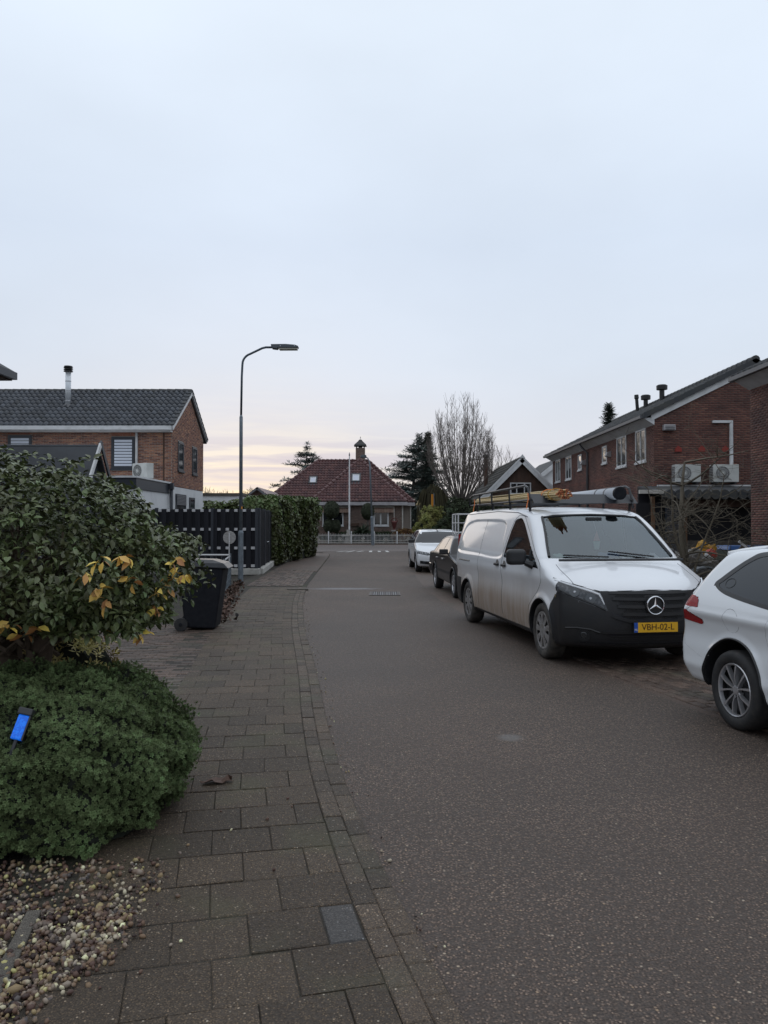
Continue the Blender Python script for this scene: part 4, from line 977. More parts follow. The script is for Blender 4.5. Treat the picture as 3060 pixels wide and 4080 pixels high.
# gable fittings
MB().prism([(26.38, 4.86), (26.595, 4.86), (26.595, 5.06), (26.42, 5.06)], 'x', 9.65, 10.05).build('vent_hood', 'fascia_grey', HA, bevel=.01)
for k in range(3): boxo('vent_slat', 'slat_grey', HA, 9.68, 10.02, 26.365, 26.378, 4.88 + k * .055, 4.90 + k * .055)
m = MB(); m.box(11.37, 12.07, 26.50, 26.59, 5.12, 5.21); m.box(11.96, 12.07, 26.50, 26.585, 3.62, 5.118); m.build('cable_duct', 'white_wood', HA, bevel=.01)
for px in (2703, 2796, 2890):
    x = (px - 1530) / 3060 * 26.6; zz = 1.65 + (2085 - 1788) / 3060 * 26.6
    MB().prism([(x - .12, zz - .10), (x + .12, zz - .10), (x + .11, zz + .01), (x, zz + .11), (x - .11, zz + .01)], 'y', 26.55, 26.59).build('red_ornament', 'red_paint', HA)
boxo('flashing_strip', 'white_wood', HA, 9.45, 12.9, 26.52, 26.59, 2.93, 2.98)
for k, (x, y, hh, rr) in enumerate(((12.35, 37.3, .95, .10), (12.5, 36.6, .75, .13), (12.55, 34.6, .85, .14))):
    t = thing('vent_pipe', ['slim black roof vent pipe leaning beside a capped one', 'capped black roof vent pipe beside the slim leaning one', 'black roof vent standing alone near the ridge of the brown brick house'][k], 'vent', (x, y, EVZ + .17 + (x - HX + .42) / (RDX - HX + .42) * (RDZ - EVZ - .17) - .1))
    MB().lathe([(rr * .8, 0), (rr * .8, hh - .2), (rr * (1.1 if k == 0 else .8), hh - .18), (rr, hh)], 14).build('pipe', 'black_metal', t, local=True, smooth=False)
    if k: MB().lathe([(rr * 1.7, hh - .22), (rr * 1.75, hh - .04), (rr * 1.3, hh)], 14).build('cap', 'black_metal', t, local=True)
    if k == 0: t.rotation_euler = (0, R(-4), 0)
for x, lb in ((10.38, 'white air conditioner under the vent hood, bare shrub twigs in front of it'), (11.68, 'white air conditioner at the foot of the white cable duct')):
    ac_unit('air_conditioner', lb, (x, 26.36, 3.00), 0, .88, .66, .34, group='air conditioners on the gable', grille='slat_grey')
HB = row_house('brown brick house corner with overhanging white eave at the edge of the street', 7.6, 19.6, 19.6, [(12.0, 13.1, 3.88, 5.06)], [], 120, 0)
brk_y = 19.6
# veranda against the gable
ve = thing('veranda', 'dark tiled lean-to veranda with wooden posts against the brown brick gable', 'veranda', (10.6, 25, 0))
m = MB(); m.add(*slab([(8.75, 24.2, 2.62), (13.2, 24.2, 2.62), (13.2, 26.5, 2.93), (8.75, 26.5, 2.93)], .07)); vrf = m.build('roof', 'tile_grey', ve)
for k in range(16): # rounded tile ends along the eave
    MB().lathe([(.155, -.34), (.165, 0.0), (.06, .004)], 12, (8.9 + k * .28, 24.16, 2.55), 'y').build('eave_tile', 'tile_grey', vrf)
boxo('beam', 'brown_wood', ve, 9.65, 13.1, 24.30, 24.42, 2.16, 2.44); boxo('wall_plate', 'black_metal', ve, 8.8, 13.1, 24.25, 24.29, 2.40, 2.52)
for px, ww in ((2724, .16), (2600, .10), (3010, .16)):
    x = (px - 1530) / 3060 * 24.35; boxo('post', 'post_wood', ve, x - ww / 2, x + ww / 2, 24.27, 24.27 + ww, 0, 2.5)
MB().tube([(9.65, 24.35, 1.95), (10.0, 24.35, 2.3)], .05, 6).build('brace', 'post_wood', ve)
boxo('screen', 'screen_black', ve, 9.72, 13.0, 24.62, 24.66, 1.1, 2.2)
boxo('screen_back', 'screen_black', ve, 8.75, 13.0, 26.40, 26.50, 0, 2.85)
boxo('low_wall', 'render_low', ve, 9.70, 13.0, 24.45, 24.70, 0, 1.095)
boxo('shutter_frame', 'shutter_blue', ve, 8.92, 9.40, 24.34, 24.38, .15, 2.2)
for k in range(30): MB().obox((9.16, 24.325, .25 + k * .064), (.40, .02, .04), Matrix.Rotation(R(30), 3, 'X')).build('shutter_slat', 'slat_grey', ve)
boxo('side_screen', 'screen_black', ve, 8.05, 8.88, 24.5, 24.55, 0, 2.3)
m = MB(); m.box(8.0, 9.3, 24.0, 24.12, 2.58, 2.70); m.build('awning_edge', 'cream_wood', ve)
# ------------------------------------------------------------------ vehicles: bodies as smooth implicit solids, cut into panels
def poly_sdf_grid(poly, lo, hi, res, rad=0.0):
    xs = np.arange(lo[0], hi[0] + res, res); zs = np.arange(lo[1], hi[1] + res, res); X, Z = np.meshgrid(xs, zs, indexing='ij')
    d = np.full(X.shape, 1e9); n = len(poly)
    for i in range(n):
        a = np.array(poly[i]); b = np.array(poly[(i + 1) % n]); e = b - a
        t = np.clip(((X - a[0]) * e[0] + (Z - a[1]) * e[1]) / (e @ e + 1e-12), 0, 1)
        d = np.minimum(d, np.hypot(X - a[0] - t * e[0], Z - a[1] - t * e[1]))
    d = np.where(inpoly(X, Z, poly), -d, d)
    if rad:      # round corners: blur the field slightly
        k = max(1, int(rad / res))
        for ax in (0, 1):
            c = np.cumsum(np.pad(d, [(k + 1, k) if q == ax else (0, 0) for q in (0, 1)], mode='edge'), axis=ax)
            d = (np.take(c, range(2 * k + 1, c.shape[ax]), ax) - np.take(c, range(0, c.shape[ax] - 2 * k - 1), ax)) / (2 * k + 1)
    def f(x, z_):
        i = np.clip((x - lo[0]) / res, 0, len(xs) - 1.001); j = np.clip((z_ - lo[1]) / res, 0, len(zs) - 1.001)
        i0 = i.astype(int); j0 = j.astype(int); u = i - i0; v = j - j0
        return d[i0, j0] * (1 - u) * (1 - v) + d[i0 + 1, j0] * u * (1 - v) + d[i0, j0 + 1] * (1 - u) * v + d[i0 + 1, j0 + 1] * u * v
    return f
def smax(a, b, k):
    h_ = np.clip(.5 + .5 * (a - b) / k, 0, 1); return b * (1 - h_) + a * h_ + k * h_ * (1 - h_)
def sstep(a, b, x): t = np.clip((x - a) / (b - a), 0, 1); return t * t * (3 - 2 * t)
def spline(pts, n=8):
    """closed Catmull-Rom through the points; a point given as (x,z,1) is a sharp corner"""
    P = [np.array(p[:2], float) for p in pts]; sh_ = [len(p) > 2 for p in pts]; k = len(P); out = []
    for i in range(k):
        p0, p1, p2, p3 = P[i - 1], P[i], P[(i + 1) % k], P[(i + 2) % k]
        if sh_[i]: p0 = p1 - (p2 - p1)
        if sh_[(i + 1) % k]: p3 = p2 + (p2 - p1)
        for q in range(n):
            t = q / n; out.append(tuple(.5 * (2 * p1 + (p2 - p0) * t + (2 * p0 - 5 * p1 + 4 * p2 - p3) * t * t + (3 * p1 - p0 - 3 * p2 + p3) * t ** 3)))
    return out
def surface_net(f, lo, hi, h_):
    ax = [np.arange(lo[i], hi[i] + h_, h_) for i in range(3)]
    G = np.empty([len(a) for a in ax], np.float32)
    for i, x in enumerate(ax[0]):
        Y, Z = np.meshgrid(ax[1], ax[2], indexing='ij'); G[i] = f(np.full_like(Y, x), Y, Z)
    sg = G < 0; nx, ny, nz = G.shape
    c = np.zeros((nx - 1, ny - 1, nz - 1), np.int8)
    for i in (0, 1):
        for j in (0, 1):
            for k in (0, 1): c += sg[i:nx - 1 + i, j:ny - 1 + j, k:nz - 1 + k]
    act = (c > 0) & (c < 8); idx = np.full(act.shape, -1, np.int64); idx[act] = np.arange(act.sum())
    I, J, K = np.nonzero(act); acc = np.zeros((len(I), 3)); cnt = np.zeros(len(I))
    for a in range(3):
        for p in (0, 1):
            for q in (0, 1):
                o = [0, 0, 0]; o[(a + 1) % 3] = p; o[(a + 2) % 3] = q; o2 = list(o); o2[a] = 1
                g0 = G[I + o[0], J + o[1], K + o[2]]; g1 = G[I + o2[0], J + o2[1], K + o2[2]]; m_ = (g0 < 0) != (g1 < 0)
                t = np.where(m_, g0 / np.where(m_, g0 - g1, 1), 0); P = np.tile(np.array(o, float), (len(I), 1)); P[:, a] = t
                acc += P * m_[:, None]; cnt += m_
    V = (np.stack([I, J, K], -1) + acc / cnt[:, None]) * h_ + np.array([a[0] for a in ax])
    F = []
    for a in range(3):
        b, d = (a + 1) % 3, (a + 2) % 3
        sl0 = [slice(None)] * 3; sl1 = [slice(None)] * 3; sl0[a] = slice(0, -1); sl1[a] = slice(1, None)
        ch_ = sg[tuple(sl0)] != sg[tuple(sl1)]; ins = sg[tuple(sl0)]
        E = np.argwhere(ch_); E = E[(E[:, b] > 0) & (E[:, d] > 0) & (E[:, b] < G.shape[b] - 1) & (E[:, d] < G.shape[d] - 1)]
        fl = ins[tuple(E.T)]
        def cell(db, dd): q = E.copy(); q[:, b] -= db; q[:, d] -= dd; return idx[tuple(q.T)]
        Q = np.stack([cell(1, 1), cell(0, 1), cell(0, 0), cell(1, 0)], -1); Q[~fl] = Q[~fl][:, ::-1]; F.append(Q)
    return V, np.concatenate(F)
def grad(f, V, e=2e-3):
    g_ = np.empty_like(V)
    for a in range(3):
        d = np.zeros(3); d[a] = e; g_[:, a] = (f(*(V + d).T) - f(*(V - d).T)) / (2 * e)
    return g_
def project(f, V, it=3, h_=.02):
    for _ in range(it):
        g_ = grad(f, V); s_ = -f(*V.T) / np.maximum((g_ ** 2).sum(1), .05); st_ = g_ * s_[:, None]
        ln = np.linalg.norm(st_, axis=1); st_ *= np.minimum(1, h_ / np.maximum(ln, 1e-9))[:, None]; V = V + st_
    return V
def panels(f, lo, hi, h_, regions):
    """regions: ordered [(name, phi(V)->signed distance-like, negative inside)]; returns V, F, region id per face (len(regions)=rest), normals"""
    V, F = surface_net(f, lo, hi, h_); V = project(f, V, 3, h_)
    for nm, phi in regions:
        for _ in range(2):
            d = phi(V); near = np.abs(d) < h_ * .62
            if not near.any(): continue
            W_ = V[near]; g_ = grad(lambda x, y, z_: phi(np.stack([x, y, z_], -1)), W_, 4e-3); nrm = grad(f, W_); nrm /= np.linalg.norm(nrm, axis=1)[:, None] + 1e-9
            g_ -= nrm * (g_ * nrm).sum(1)[:, None]; s_ = -d[near] / np.maximum((g_ ** 2).sum(1), .15); st_ = g_ * s_[:, None]; ln = np.linalg.norm(st_, axis=1)
            st_ *= np.minimum(1, h_ * .6 / np.maximum(ln, 1e-9))[:, None]; V[near] = W_ + st_
        V = project(f, V, 1, h_ * .5)
    C = V[F].mean(1); rid = np.full(len(F), len(regions))
    for k in range(len(regions) - 1, -1, -1): rid[regions[k][1](C) < 0] = k
    nrm = grad(f, V); nrm /= np.linalg.norm(nrm, axis=1)[:, None] + 1e-9
    return V, F, rid, nrm
def poly_phi(poly):
    lo = np.min(np.array(poly), 0) - .25; hi = np.max(np.array(poly), 0) + .25
    return poly_sdf_grid(poly, lo, hi, .006)
def panel_obj(name, V, F, sel, nrm, mat, parent, off=0.0):
    if not sel.any(): return None
    f_ = F[sel]; u, inv = np.unique(f_, return_inverse=True); f2 = inv.reshape(f_.shape)
    me = mesh_from(name, V[u] + nrm[u] * off, f2, None, mat, True, nrm[u]); return obj(name, me, parent, True)
def on_side(f, x, z_, side, ymax=1.2):
    """surface y at (x,z) on a side by bisection"""
    x = np.asarray(x, float); z_ = np.asarray(z_, float); a = np.zeros_like(x); b = np.full_like(x, ymax)
    for _ in range(26):
        m_ = (a + b) / 2; ins = f(x, side * m_, z_) < 0; a = np.where(ins, m_, a); b = np.where(ins, b, m_)
    return side * a
def on_front(f, y, z_, sgn, xmax, x0=0.0):
    y = np.asarray(y, float); z_ = np.asarray(z_, float); a = np.full_like(y, x0); b = np.full_like(y, xmax)
    for _ in range(26):
        m_ = (a + b) / 2; ins = f(m_, y, z_) < 0; a = np.where(ins, m_, a); b = np.where(ins, b, m_)
    return a
def seam(f, name, pts, side, mat, parent, r=.0045, n=40):
    """panel gap line on the side, given in (x,z)"""
    P = np.array(pts, float); s_ = np.concatenate([[0], np.cumsum(np.hypot(*np.diff(P, axis=0).T))]); q = np.linspace(0, s_[-1], n)
    x, z_ = np.interp(q, s_, P[:, 0]), np.interp(q, s_, P[:, 1]); y = on_side(f, x, z_, side)
    return MB().tube([(a, b - side * .002, c) for a, b, c in zip(x, y, z_)], r, 4).build(name, mat, parent, local=True)
def wheel(parent, x, y, r, w, side, style, tyre='rubber'):
    """disc barrel with tyre and rim children, facing +-y"""
    o = thing_part = MB().lathe([(r * .62, -w * .42), (r * .66, -w * .40), (r * .60, w * .15), (.05, w * .18)], 28, (0, 0, 0), 'y').build('wheel', 'black_trim', parent, local=True)
    o.location = (x, y, r); o.rotation_euler = (0, 0, 0 if side > 0 else math.pi)
    rr = r * .68
    prof = [(rr, w * .40), (rr + .012, w * .47), (r * .86, w * .5), (r * .965, w * .44), (r, w * .30), (r, -w * .30), (r * .96, -w * .46), (rr, -w * .44)]
    MB().lathe(prof, 40, (0, 0, 0), 'y', closed=True).build('tyre', tyre, o, smooth=True, local=True)
    def P(a, q, d): return (q * math.sin(a), d, q * math.cos(a))
    rim = MB(); mat = 'alloy'
    if style == 'cap':          # steel-wheel trim with ten slots
        mat = 'hubcap'
        rim.lathe([(rr, w * .34), (rr * 1.0, w * .43), (rr * .94, w * .45), (rr * .86, w * .42)], 40, (0, 0, 0), 'y')
        rim.f = rim.f[:-2]; rim.r = rim.r[:-2]
        rim.lathe([(rr * .40, w * .40), (rr * .36, w * .455), (.02, w * .46)], 30, (0, 0, 0), 'y')
        for k in range(9):
            a0 = 2 * math.pi * k / 9 + .1; wa = .52 / 2; wi = .50 / 2
            rim.add([P(a0 - wa * .75, rr * .9, w * .435), P(a0 + wa * .75, rr * .9, w * .435), P(a0 + wi, rr * .34, w * .452), P(a0 - wi, rr * .34, w * .452), P(a0 - wa * .75, rr * .9, w * .38), P(a0 + wa * .75, rr * .9, w * .38), P(a0 + wi, rr * .34, w * .38), P(a0 - wi, rr * .34, w * .38)], [(0, 1, 2, 3), (0, 4, 5, 1), (1, 5, 6, 2), (3, 2, 6, 7), (0, 3, 7, 4)])
    else:
        n = 10 if style == 'twin' else 5
        rim.lathe([(rr * .97, w * .30), (rr, w * .42), (rr * .975, w * .45), (rr * .93, w * .43), (rr * .90, w * .3)], 44, (0, 0, 0), 'y', closed=True)
        rim.lathe([(.038, w * .2), (.036, w * .37), (.02, w * .39)], 20, (0, 0, 0), 'y')
        for k in range(n):
            if style == 'twin':
                a0 = 2 * math.pi * (k // 2) / 5 + (.20 if k % 2 else -.20) + .2; a1 = a0 + (.12 if k % 2 else -.12); th0, th1 = .013, .020
            else:
                a0 = a1 = 2 * math.pi * k / n + .3; th0, th1 = .045, .065
            for (q0, b0, t0, q1, b1, t1) in ((.034, a0, th0 * .9, rr * .5, (a0 + a1) / 2, th0), (rr * .5, (a0 + a1) / 2, th0, rr * .95, a1, th1)):
                V = []
                for (q, a, t_) in ((q0, b0, t0), (q1, b1, t1)):
                    da = t_ / 2 / q
                    for d in (w * .43 if q > .1 else w * .36, w * .26): V += [P(a - da, q, d), P(a + da, q, d)]
                rim.add(V, [(0, 1, 5, 4), (0, 4, 6, 2), (1, 3, 7, 5), (2, 6, 7, 3)])
        for k in range(5):
            a0 = 2 * math.pi * k / 5 + .5; rim.lathe([(.011, w * .2), (.011, w * .36)], 8, P(a0, .055, 0), 'y')
    rim.build('rim', mat, o, local=True)
    MB().lathe([(rr * .92, w * .1), (rr * .92, w * .13)], 28, (0, 0, 0), 'y').build('brake_shade', 'screen_black', o, local=True)
    return o
def text_mesh(txt, size, mat, name, ext=.0012):
    cu = bpy.data.curves.new('t', 'FONT'); cu.body = txt; cu.size = size; cu.align_x = 'CENTER'; cu.align_y = 'CENTER'; cu.extrude = ext
    to = bpy.data.objects.new('t', cu); COL.objects.link(to); dg_ = bpy.context.evaluated_depsgraph_get(); me = bpy.data.meshes.new_from_object(to.evaluated_get(dg_)); COL.objects.unlink(to); bpy.data.objects.remove(to)
    me.materials.clear(); me.materials.append(MATS[mat]); me.name = name; return me

# ---------------- delivery van
def build_van():
    van = thing('delivery_van', 'white delivery van with muddy flanks, black bumper and a roof rack of canes', 'van', (2.87, 9.57, 0), math.atan2(-.989, .150))
    prof = spline([(.80, .22, 1), (.93, .27), (.99, .42), (.995, .62), (.965, .80), (.925, .895), (.78, .985), (.50, 1.075), (.22, 1.16), (.10, 1.205, 1), (-.30, 1.50), (-.66, 1.735), (-.88, 1.825), (-1.3, 1.875), (-2.3, 1.90), (-3.6, 1.89), (-4.2, 1.865), (-4.40, 1.80), (-4.47, 1.60), (-4.50, 1.1), (-4.50, .6), (-4.46, .34), (-4.36, .26, 1)])
    P2 = poly_sdf_grid(prof, (-5.2, -.3), (1.8, 2.4), .01, .02)
    rec = poly_phi(spline([(-1.72, 1.16), (-1.75, 1.45), (-1.85, 1.66), (-2.6, 1.70), (-3.6, 1.69), (-4.05, 1.58), (-4.22, 1.30), (-4.22, 1.17), (-3.0, 1.15)], 6))
    FA, RA, AR = 0.0, -3.5, .385
    def W(x, z_):
        w = .955 - .05 * np.clip((.55 - z_) / .35, 0, 1) ** 2 + .012 * np.exp(-((z_ - .98) / .07) ** 2) - .012 * np.exp(-((z_ - .80) / .10) ** 2)
        w = w - .205 * np.clip((z_ - 1.08) / .78, 0, 1.2) ** 1.35
        w = w - .05 * np.clip((x - .1) / .9, 0, 1.3) ** 2 - .06 * np.clip((-3.9 - x) / .6, 0, 1.2) ** 2
        w = w - .014 * sstep(.02, -.03, rec(x, z_))
        for xa in (FA, RA):
            dd = np.hypot(x - xa, z_ - .34); w = w + .022 * sstep(AR + .11, AR + .01, dd)
        return w
    def f(x, y, z_):
        ay = np.abs(y); wt_ = sstep(-1.9, -.2, x)
        xs = x + wt_ * .42 * (ay / .96) ** 2.3 * (.55 + .45 * sstep(1.25, .95, z_))
        zs = z_ + .035 * (ay / .8) ** 2 * sstep(1.6, 1.85, z_)
        rear = x - (x < -3.5) * 0
        a = P2(np.where(x < -3.0, x - .10 * (ay / .95) ** 3 * sstep(-3.6, -4.4, x), xs), zs)
        d = smax(a, (ay - W(x, z_)) * .93, .055)
        # bonnet crease and raised centre
        for xa in (FA, RA):
            cyl = np.maximum(np.hypot(x - xa, z_ - .34) - AR, .62 - ay); d = smax(d, -cyl, .012)
        return d
    hoodz = lambda ay: np.interp(ay, [0, .50, .56, .75, .93, 1.1], [.895, .885, .878, .935, 1.0, 1.03])
    hl = poly_phi([(.945, 1.005), (.56, .868), (.50, .66), (.80, .785), (.955, .87)])
    ws = poly_phi([(-.83, 1.215), (.83, 1.215), (.83, 1.23), (.665, 1.735), (.5, 1.765), (0, 1.78), (-.5, 1.765), (-.665, 1.735), (-.83, 1.23)])
    sw = poly_phi(spline([(-1.56, 1.17, 1), (-1.50, 1.42), (-1.42, 1.66), (-1.30, 1.715), (-1.10, 1.70), (-.75, 1.51), (-.10, 1.085, 1), (-.55, 1.11)], 5))
    def nx(V): return grad(f, V)
    def phi_ws(V): return np.maximum(ws(V[:, 1], V[:, 2]), (V[:, 0] - .16) * .5 if False else -(V[:, 0] + 1.15))
    def phi_hl(V): return np.maximum(hl(np.abs(V[:, 1]), V[:, 2]), .45 - V[:, 0])
    def phi_sw(V): return np.maximum(sw(V[:, 0], V[:, 2]), .55 - np.abs(V[:, 1]))
    def phi_bp(V):
        ay = np.abs(V[:, 1]); side = .76 + (V[:, 0] - .36) * .9
        return np.maximum(V[:, 2] - np.minimum(hoodz(ay), np.maximum(side, .2 + 0 * ay)), .30 - V[:, 0])
    def phi_rb(V): return np.maximum(np.maximum(V[:, 2] - .72, V[:, 0] + 3.93 + 0 * V[:, 2]), -9 + 0 * V[:, 0])
    def phi_sill(V): return np.maximum(V[:, 2] - .30, -9 + 0 * V[:, 0])
    def phi_arch(V): return np.maximum(np.minimum(np.hypot(V[:, 0] - FA, V[:, 2] - .34), np.hypot(V[:, 0] - RA, V[:, 2] - .34)) - AR - .007, .3 - np.abs(V[:, 1]))
    regs = [('windscreen', phi_ws), ('headlight', phi_hl), ('side_window', phi_sw), ('front_bumper', phi_bp), ('rear_bumper', phi_rb), ('sill', phi_sill), ('wheel_arch_liner', phi_arch)]
    V, F, rid, nrm = panels(f, (-4.7, -1.08, .10), (1.12, 1.08, 2.02), .0215, regs)
    C = V[F].mean(1)
    # inner faces of the arches go to a liner
    liner = (np.hypot(C[:, 0] - FA, C[:, 2] - .34) < AR + .012) & (np.abs(C[:, 1]) < .93) | (np.hypot(C[:, 0] - RA, C[:, 2] - .34) < AR + .012) & (np.abs(C[:, 1]) < .93)
    nf = nrm[F].mean(1); under = (nf[:, 2] < -.8) & (C[:, 2] < .33)
    rid[(phi_arch(C) < 0) | under] = 99
    panel_obj('body', V, F, rid == len(regs), nrm, 'paint_van', van)
    panel_obj('wheel_arch_liner', V, F, rid == 99, nrm, 'black_trim', van)
    panel_obj('windscreen', V, F, rid == 0, nrm, 'glass_clear', van, -.003)
    for s in (-1, 1):
        sd = C[:, 1] * s > 0; side_ = ''
        panel_obj('headlight', V, F, (rid == 1) & sd, nrm, 'lamp_lens', van, -.002)
        panel_obj('side_window', V, F, (rid == 2) & sd, nrm, 'glass_tint', van, -.003)
    panel_obj('front_bumper', V, F, rid == 3, nrm, 'bumper_black', van, .001); panel_obj('rear_bumper', V, F, rid == 4, nrm, 'bumper_black', van, .001); [panel_obj('sill', V, F, (rid == 5) & (C[:, 1] * s > 0) & (C[:, 0] < -.3) & (C[:, 0] > -3.2), nrm, 'bumper_black', van) for s in (-1, 1)]; panel_obj('underside', V, F, (rid == 5) & ((C[:, 0] >= -.3) | (C[:, 0] <= -3.2)), nrm, 'black_trim', van)
    def fr(y, z_): return on_front(f, y, z_, 1, 1.3, .2)
    # headlamp internals: dark housing, projector bowls, chrome strip along the top
    for s in (-1, 1):
        for (ay, zz, r_) in ((.80, .865, .058), (.66, .80, .060)):
            x = float(fr(s * ay, zz)); n_ = grad(f, np.array([[x, s * ay, zz]]))[0]; n_ /= np.linalg.norm(n_)
            MB().tube([np.array([x, s * ay, zz]) - n_ * .01, np.array([x, s * ay, zz]) + n_ * .004, np.array([x, s * ay, zz]) + n_ * .006], [r_, r_, r_ * .55], 20).build('lamp_bowl', 'lamp_inner', van, local=True)
            MB().tube([np.array([x, s * ay, zz]) + n_ * .005, np.array([x, s * ay, zz]) + n_ * .012], [r_ * .30, r_ * .2], 14).build('bulb_lens', 'silver', van, local=True)
        P_ = [(.93, .985), (.85, .95), (.75, .915), (.65, .88), (.575, .848), (.555, .80), (.535, .74)]
        MB().tube([(float(fr(s * a, b)) + .004, s * a, b) for a, b in P_], [.008, .013, .016, .016, .014, .010, .005], 6).build('daytime_strip', 'white_lens', van, local=True)
        P_ = [(.93, .885), (.88, .845), (.80, .805), (.70, .765), (.60, .72), (.52, .675)]
        MB().tube([(float(fr(s * a, b)) + .002, s * a, b) for a, b in P_], .012, 6).build('lamp_housing', 'black_trim', van, local=True)
    # grille: dark recess, frame, bars, honeycomb studs
    def strip(name, zf0, zf1, ymax, mat, off, n=25, th=.012):
        m_ = MB(); ys_ = np.linspace(-ymax, ymax, n); rows_ = []
        for y in ys_:
            a, b = zf0(abs(y)), zf1(abs(y)); xa, xb = float(fr(y, a)), float(fr(y, b)); rows_.append([(xa + off, y, a), (xb + off, y, b), (xb + off - th - .02, y, b), (xa + off - th - .02, y, a)])
        for i in range(n - 1): m_.add(rows_[i] + rows_[i + 1], [(0, 1, 5, 4), (1, 2, 6, 5), (3, 0, 4, 7)])
        return m_.build(name, mat, van, local=True)
    gb = lambda ay: .565 + .09 * (ay / .5) ** 3
    strip('grille_recess', gb, lambda ay: .868, .475, 'screen_black', .003)
    for zc in (.81, .725, .64):
        strip('grille_bar', lambda ay, zc=zc: zc - .024 + .02 * ay ** 2, lambda ay, zc=zc: zc + .010 + .02 * ay ** 2, .455 - (.81 - zc) * .55, 'bumper_black', .022)
    strip('grille_surround', lambda ay: gb(ay) - .035, gb, .47, 'bumper_black', .020); strip('grille_top', lambda ay: .858, lambda ay: .880, .48, 'bumper_black', .014)
    st_ = MB()
    for zc in (.842, .764, .682, .608):
        for jj in range(3):
            for y in np.arange(-.42, .421, .022):
                if abs(y) > .43 - (.85 - zc) * .55 or abs(y) < .10: continue
                zz = zc + (jj - 1) * .014; yy_ = y + .011 * (jj % 2); x = .99 - .42 * (abs(yy_) / .96) ** 2.3
                st_.obox((float(fr(yy_, zz)) + .006, yy_, zz), (.010, .010, .007))
    o = st_.build('grille_mesh', 'bumper_black', van, local=True); o['kind'] = 'stuff'
    xs_ = float(fr(0.0, .735)) + .028
    star = MB().lathe([(.115, -.012), (.115, .006), (.03, .008)], 30, (xs_ - .004, 0, .735), 'x').build('badge', 'black_trim', van, local=True)
    m_ = MB(); m_.tube([(xs_ + .012, .098 * math.cos(t), .735 + .098 * math.sin(t)) for t in np.linspace(0, 2 * math.pi, 41)], .0085, 8, cap=False)
    for k in range(3):
        a = math.pi / 2 + k * 2 * math.pi / 3; u_ = np.array([0, math.cos(a), math.sin(a)]); v_ = np.array([0, -math.sin(a), math.cos(a)]); c_ = np.array([xs_ + .014, 0, .735])
        m_.add([c_ + u_ * .094, c_ + v_ * .017, c_ - v_ * .017, c_ + np.array([.008, 0, 0])], [(0, 1, 3), (0, 3, 2), (1, 2, 3)])
    m_.build('star', 'chrome', star, local=True)
    # lower intake and fog lamps
    strip('lower_intake', lambda ay: .315, lambda ay: .42 - .02 * ay, .50, 'screen_black', .003); 
    for zc in (.345, .385): strip('intake_bar', lambda ay, zc=zc: zc - .006, lambda ay, zc=zc: zc + .006, .48, 'bumper_black', .008)
    strip('intake_lip', lambda ay: .425 - .02 * ay, lambda ay: .452 - .02 * ay, .56, 'bumper_black', .020); strip('splitter', lambda ay: .265, lambda ay: .295, .74, 'bumper_black', .016)
    for s in (-1, 1):
        x = float(fr(s * .73, .385)); n_ = grad(f, np.array([[x, s * .73, .385]]))[0]; n_ /= np.linalg.norm(n_); c_ = np.array([x, s * .73, .385])
        MB().tube([c_ - n_ * .02, c_ + n_ * .006, c_ + n_ * .006], [.075, .075, .055], 20).build('fog_lamp', 'black_trim', van, local=True); MB().tube([c_, c_ + n_ * .009], [.045, .035], 16).build('fog_lens', 'lamp_inner', van, local=True)
        P_ = [(.90, .455), (.80, .465), (.68, .455), (.58, .42)]
        MB().tube([(float(fr(s * a, b)) + .004, s * a, b) for a, b in P_], .012, 6).build('fog_brow', 'bumper_black', van, local=True)
    # number plate
    xp = float(fr(0.0, .50)) + .03
    pl = MB().box(xp - .02, xp, -.265, .265, .435, .555).build('number_plate', 'black_trim', van, local=True)
    boxo('plate_face', 'plate_yellow', pl, xp + .0005, xp + .003, -.215, .258, .441, .549, local=True); boxo('plate_band', 'plate_blue', pl, xp + .0005, xp + .003, -.258, -.2155, .441, .549, local=True)
    for txt, size, y, z_, mat in (('VBH-02-L', .098, .022, .496, 'plate_ink'), ('NL', .032, -.237, .470, 'paper')):
        o = obj('plate_text', text_mesh(txt, size, mat, 'plate_text'), pl, True); o.location = (xp + .0042, y, z_); o.rotation_euler = (R(90), 0, R(90)); o.scale = (.98 if len(txt) > 2 else 1, 1.0, 1)
    # seams, handles, rails
    for s in (-1, 1):
        seam(f, 'door_seam', [(-1.60, .36), (-1.62, .8), (-1.60, 1.2), (-1.52, 1.52), (-1.44, 1.70), (-1.30, 1.765), (-1.05, 1.745), (-.62, 1.50), (-.05, 1.12), (.02, .95), (-.20, .78), (-.46, .60), (-.50, .36)], s, 'black_trim', van, .005, 90)
        seam(f, 'door_seam', [(-2.85, .36), (-2.86, 1.0), (-2.82, 1.70)], s, 'black_trim', van, .004)
        seam(f, 'door_rail', [(-4.05, 1.03), (-3.35, 1.03)], s, 'black_trim', van, .014)
        seam(f, 'roof_gutter', [(-.95, 1.735), (-1.4, 1.80), (-2.4, 1.83), (-4.1, 1.80)], s, 'slat_grey', van, .008, 60)
        for xh in (-1.47, -1.80):
            y = float(on_side(f, [xh], [1.06], s)[0])
            MB().lathe([(.075, 0), (.07, .006)], 20, (xh, y - s * .004 if s > 0 else y - .002, 1.05), 'y').build('handle_recess', 'hubcap', van, local=True)
            MB().obox((xh, y + s * .022, 1.055), (.19, .022, .036)).build('handle', 'black_trim', van, local=True, bevel=.008)
        # fender badge and side indicator
        y = float(on_side(f, [.28], [.86], s)[0]); MB().lathe([(.018, -.003), (.015, .006)], 14, (.42, float(on_side(f, [.42], [.80], s)[0]), .80), 'y').build('side_marker', 'brass', van, local=True)
        # mirror
        xm, zm = -.40, 1.17; y = float(on_side(f, [xm], [zm], s)[0])
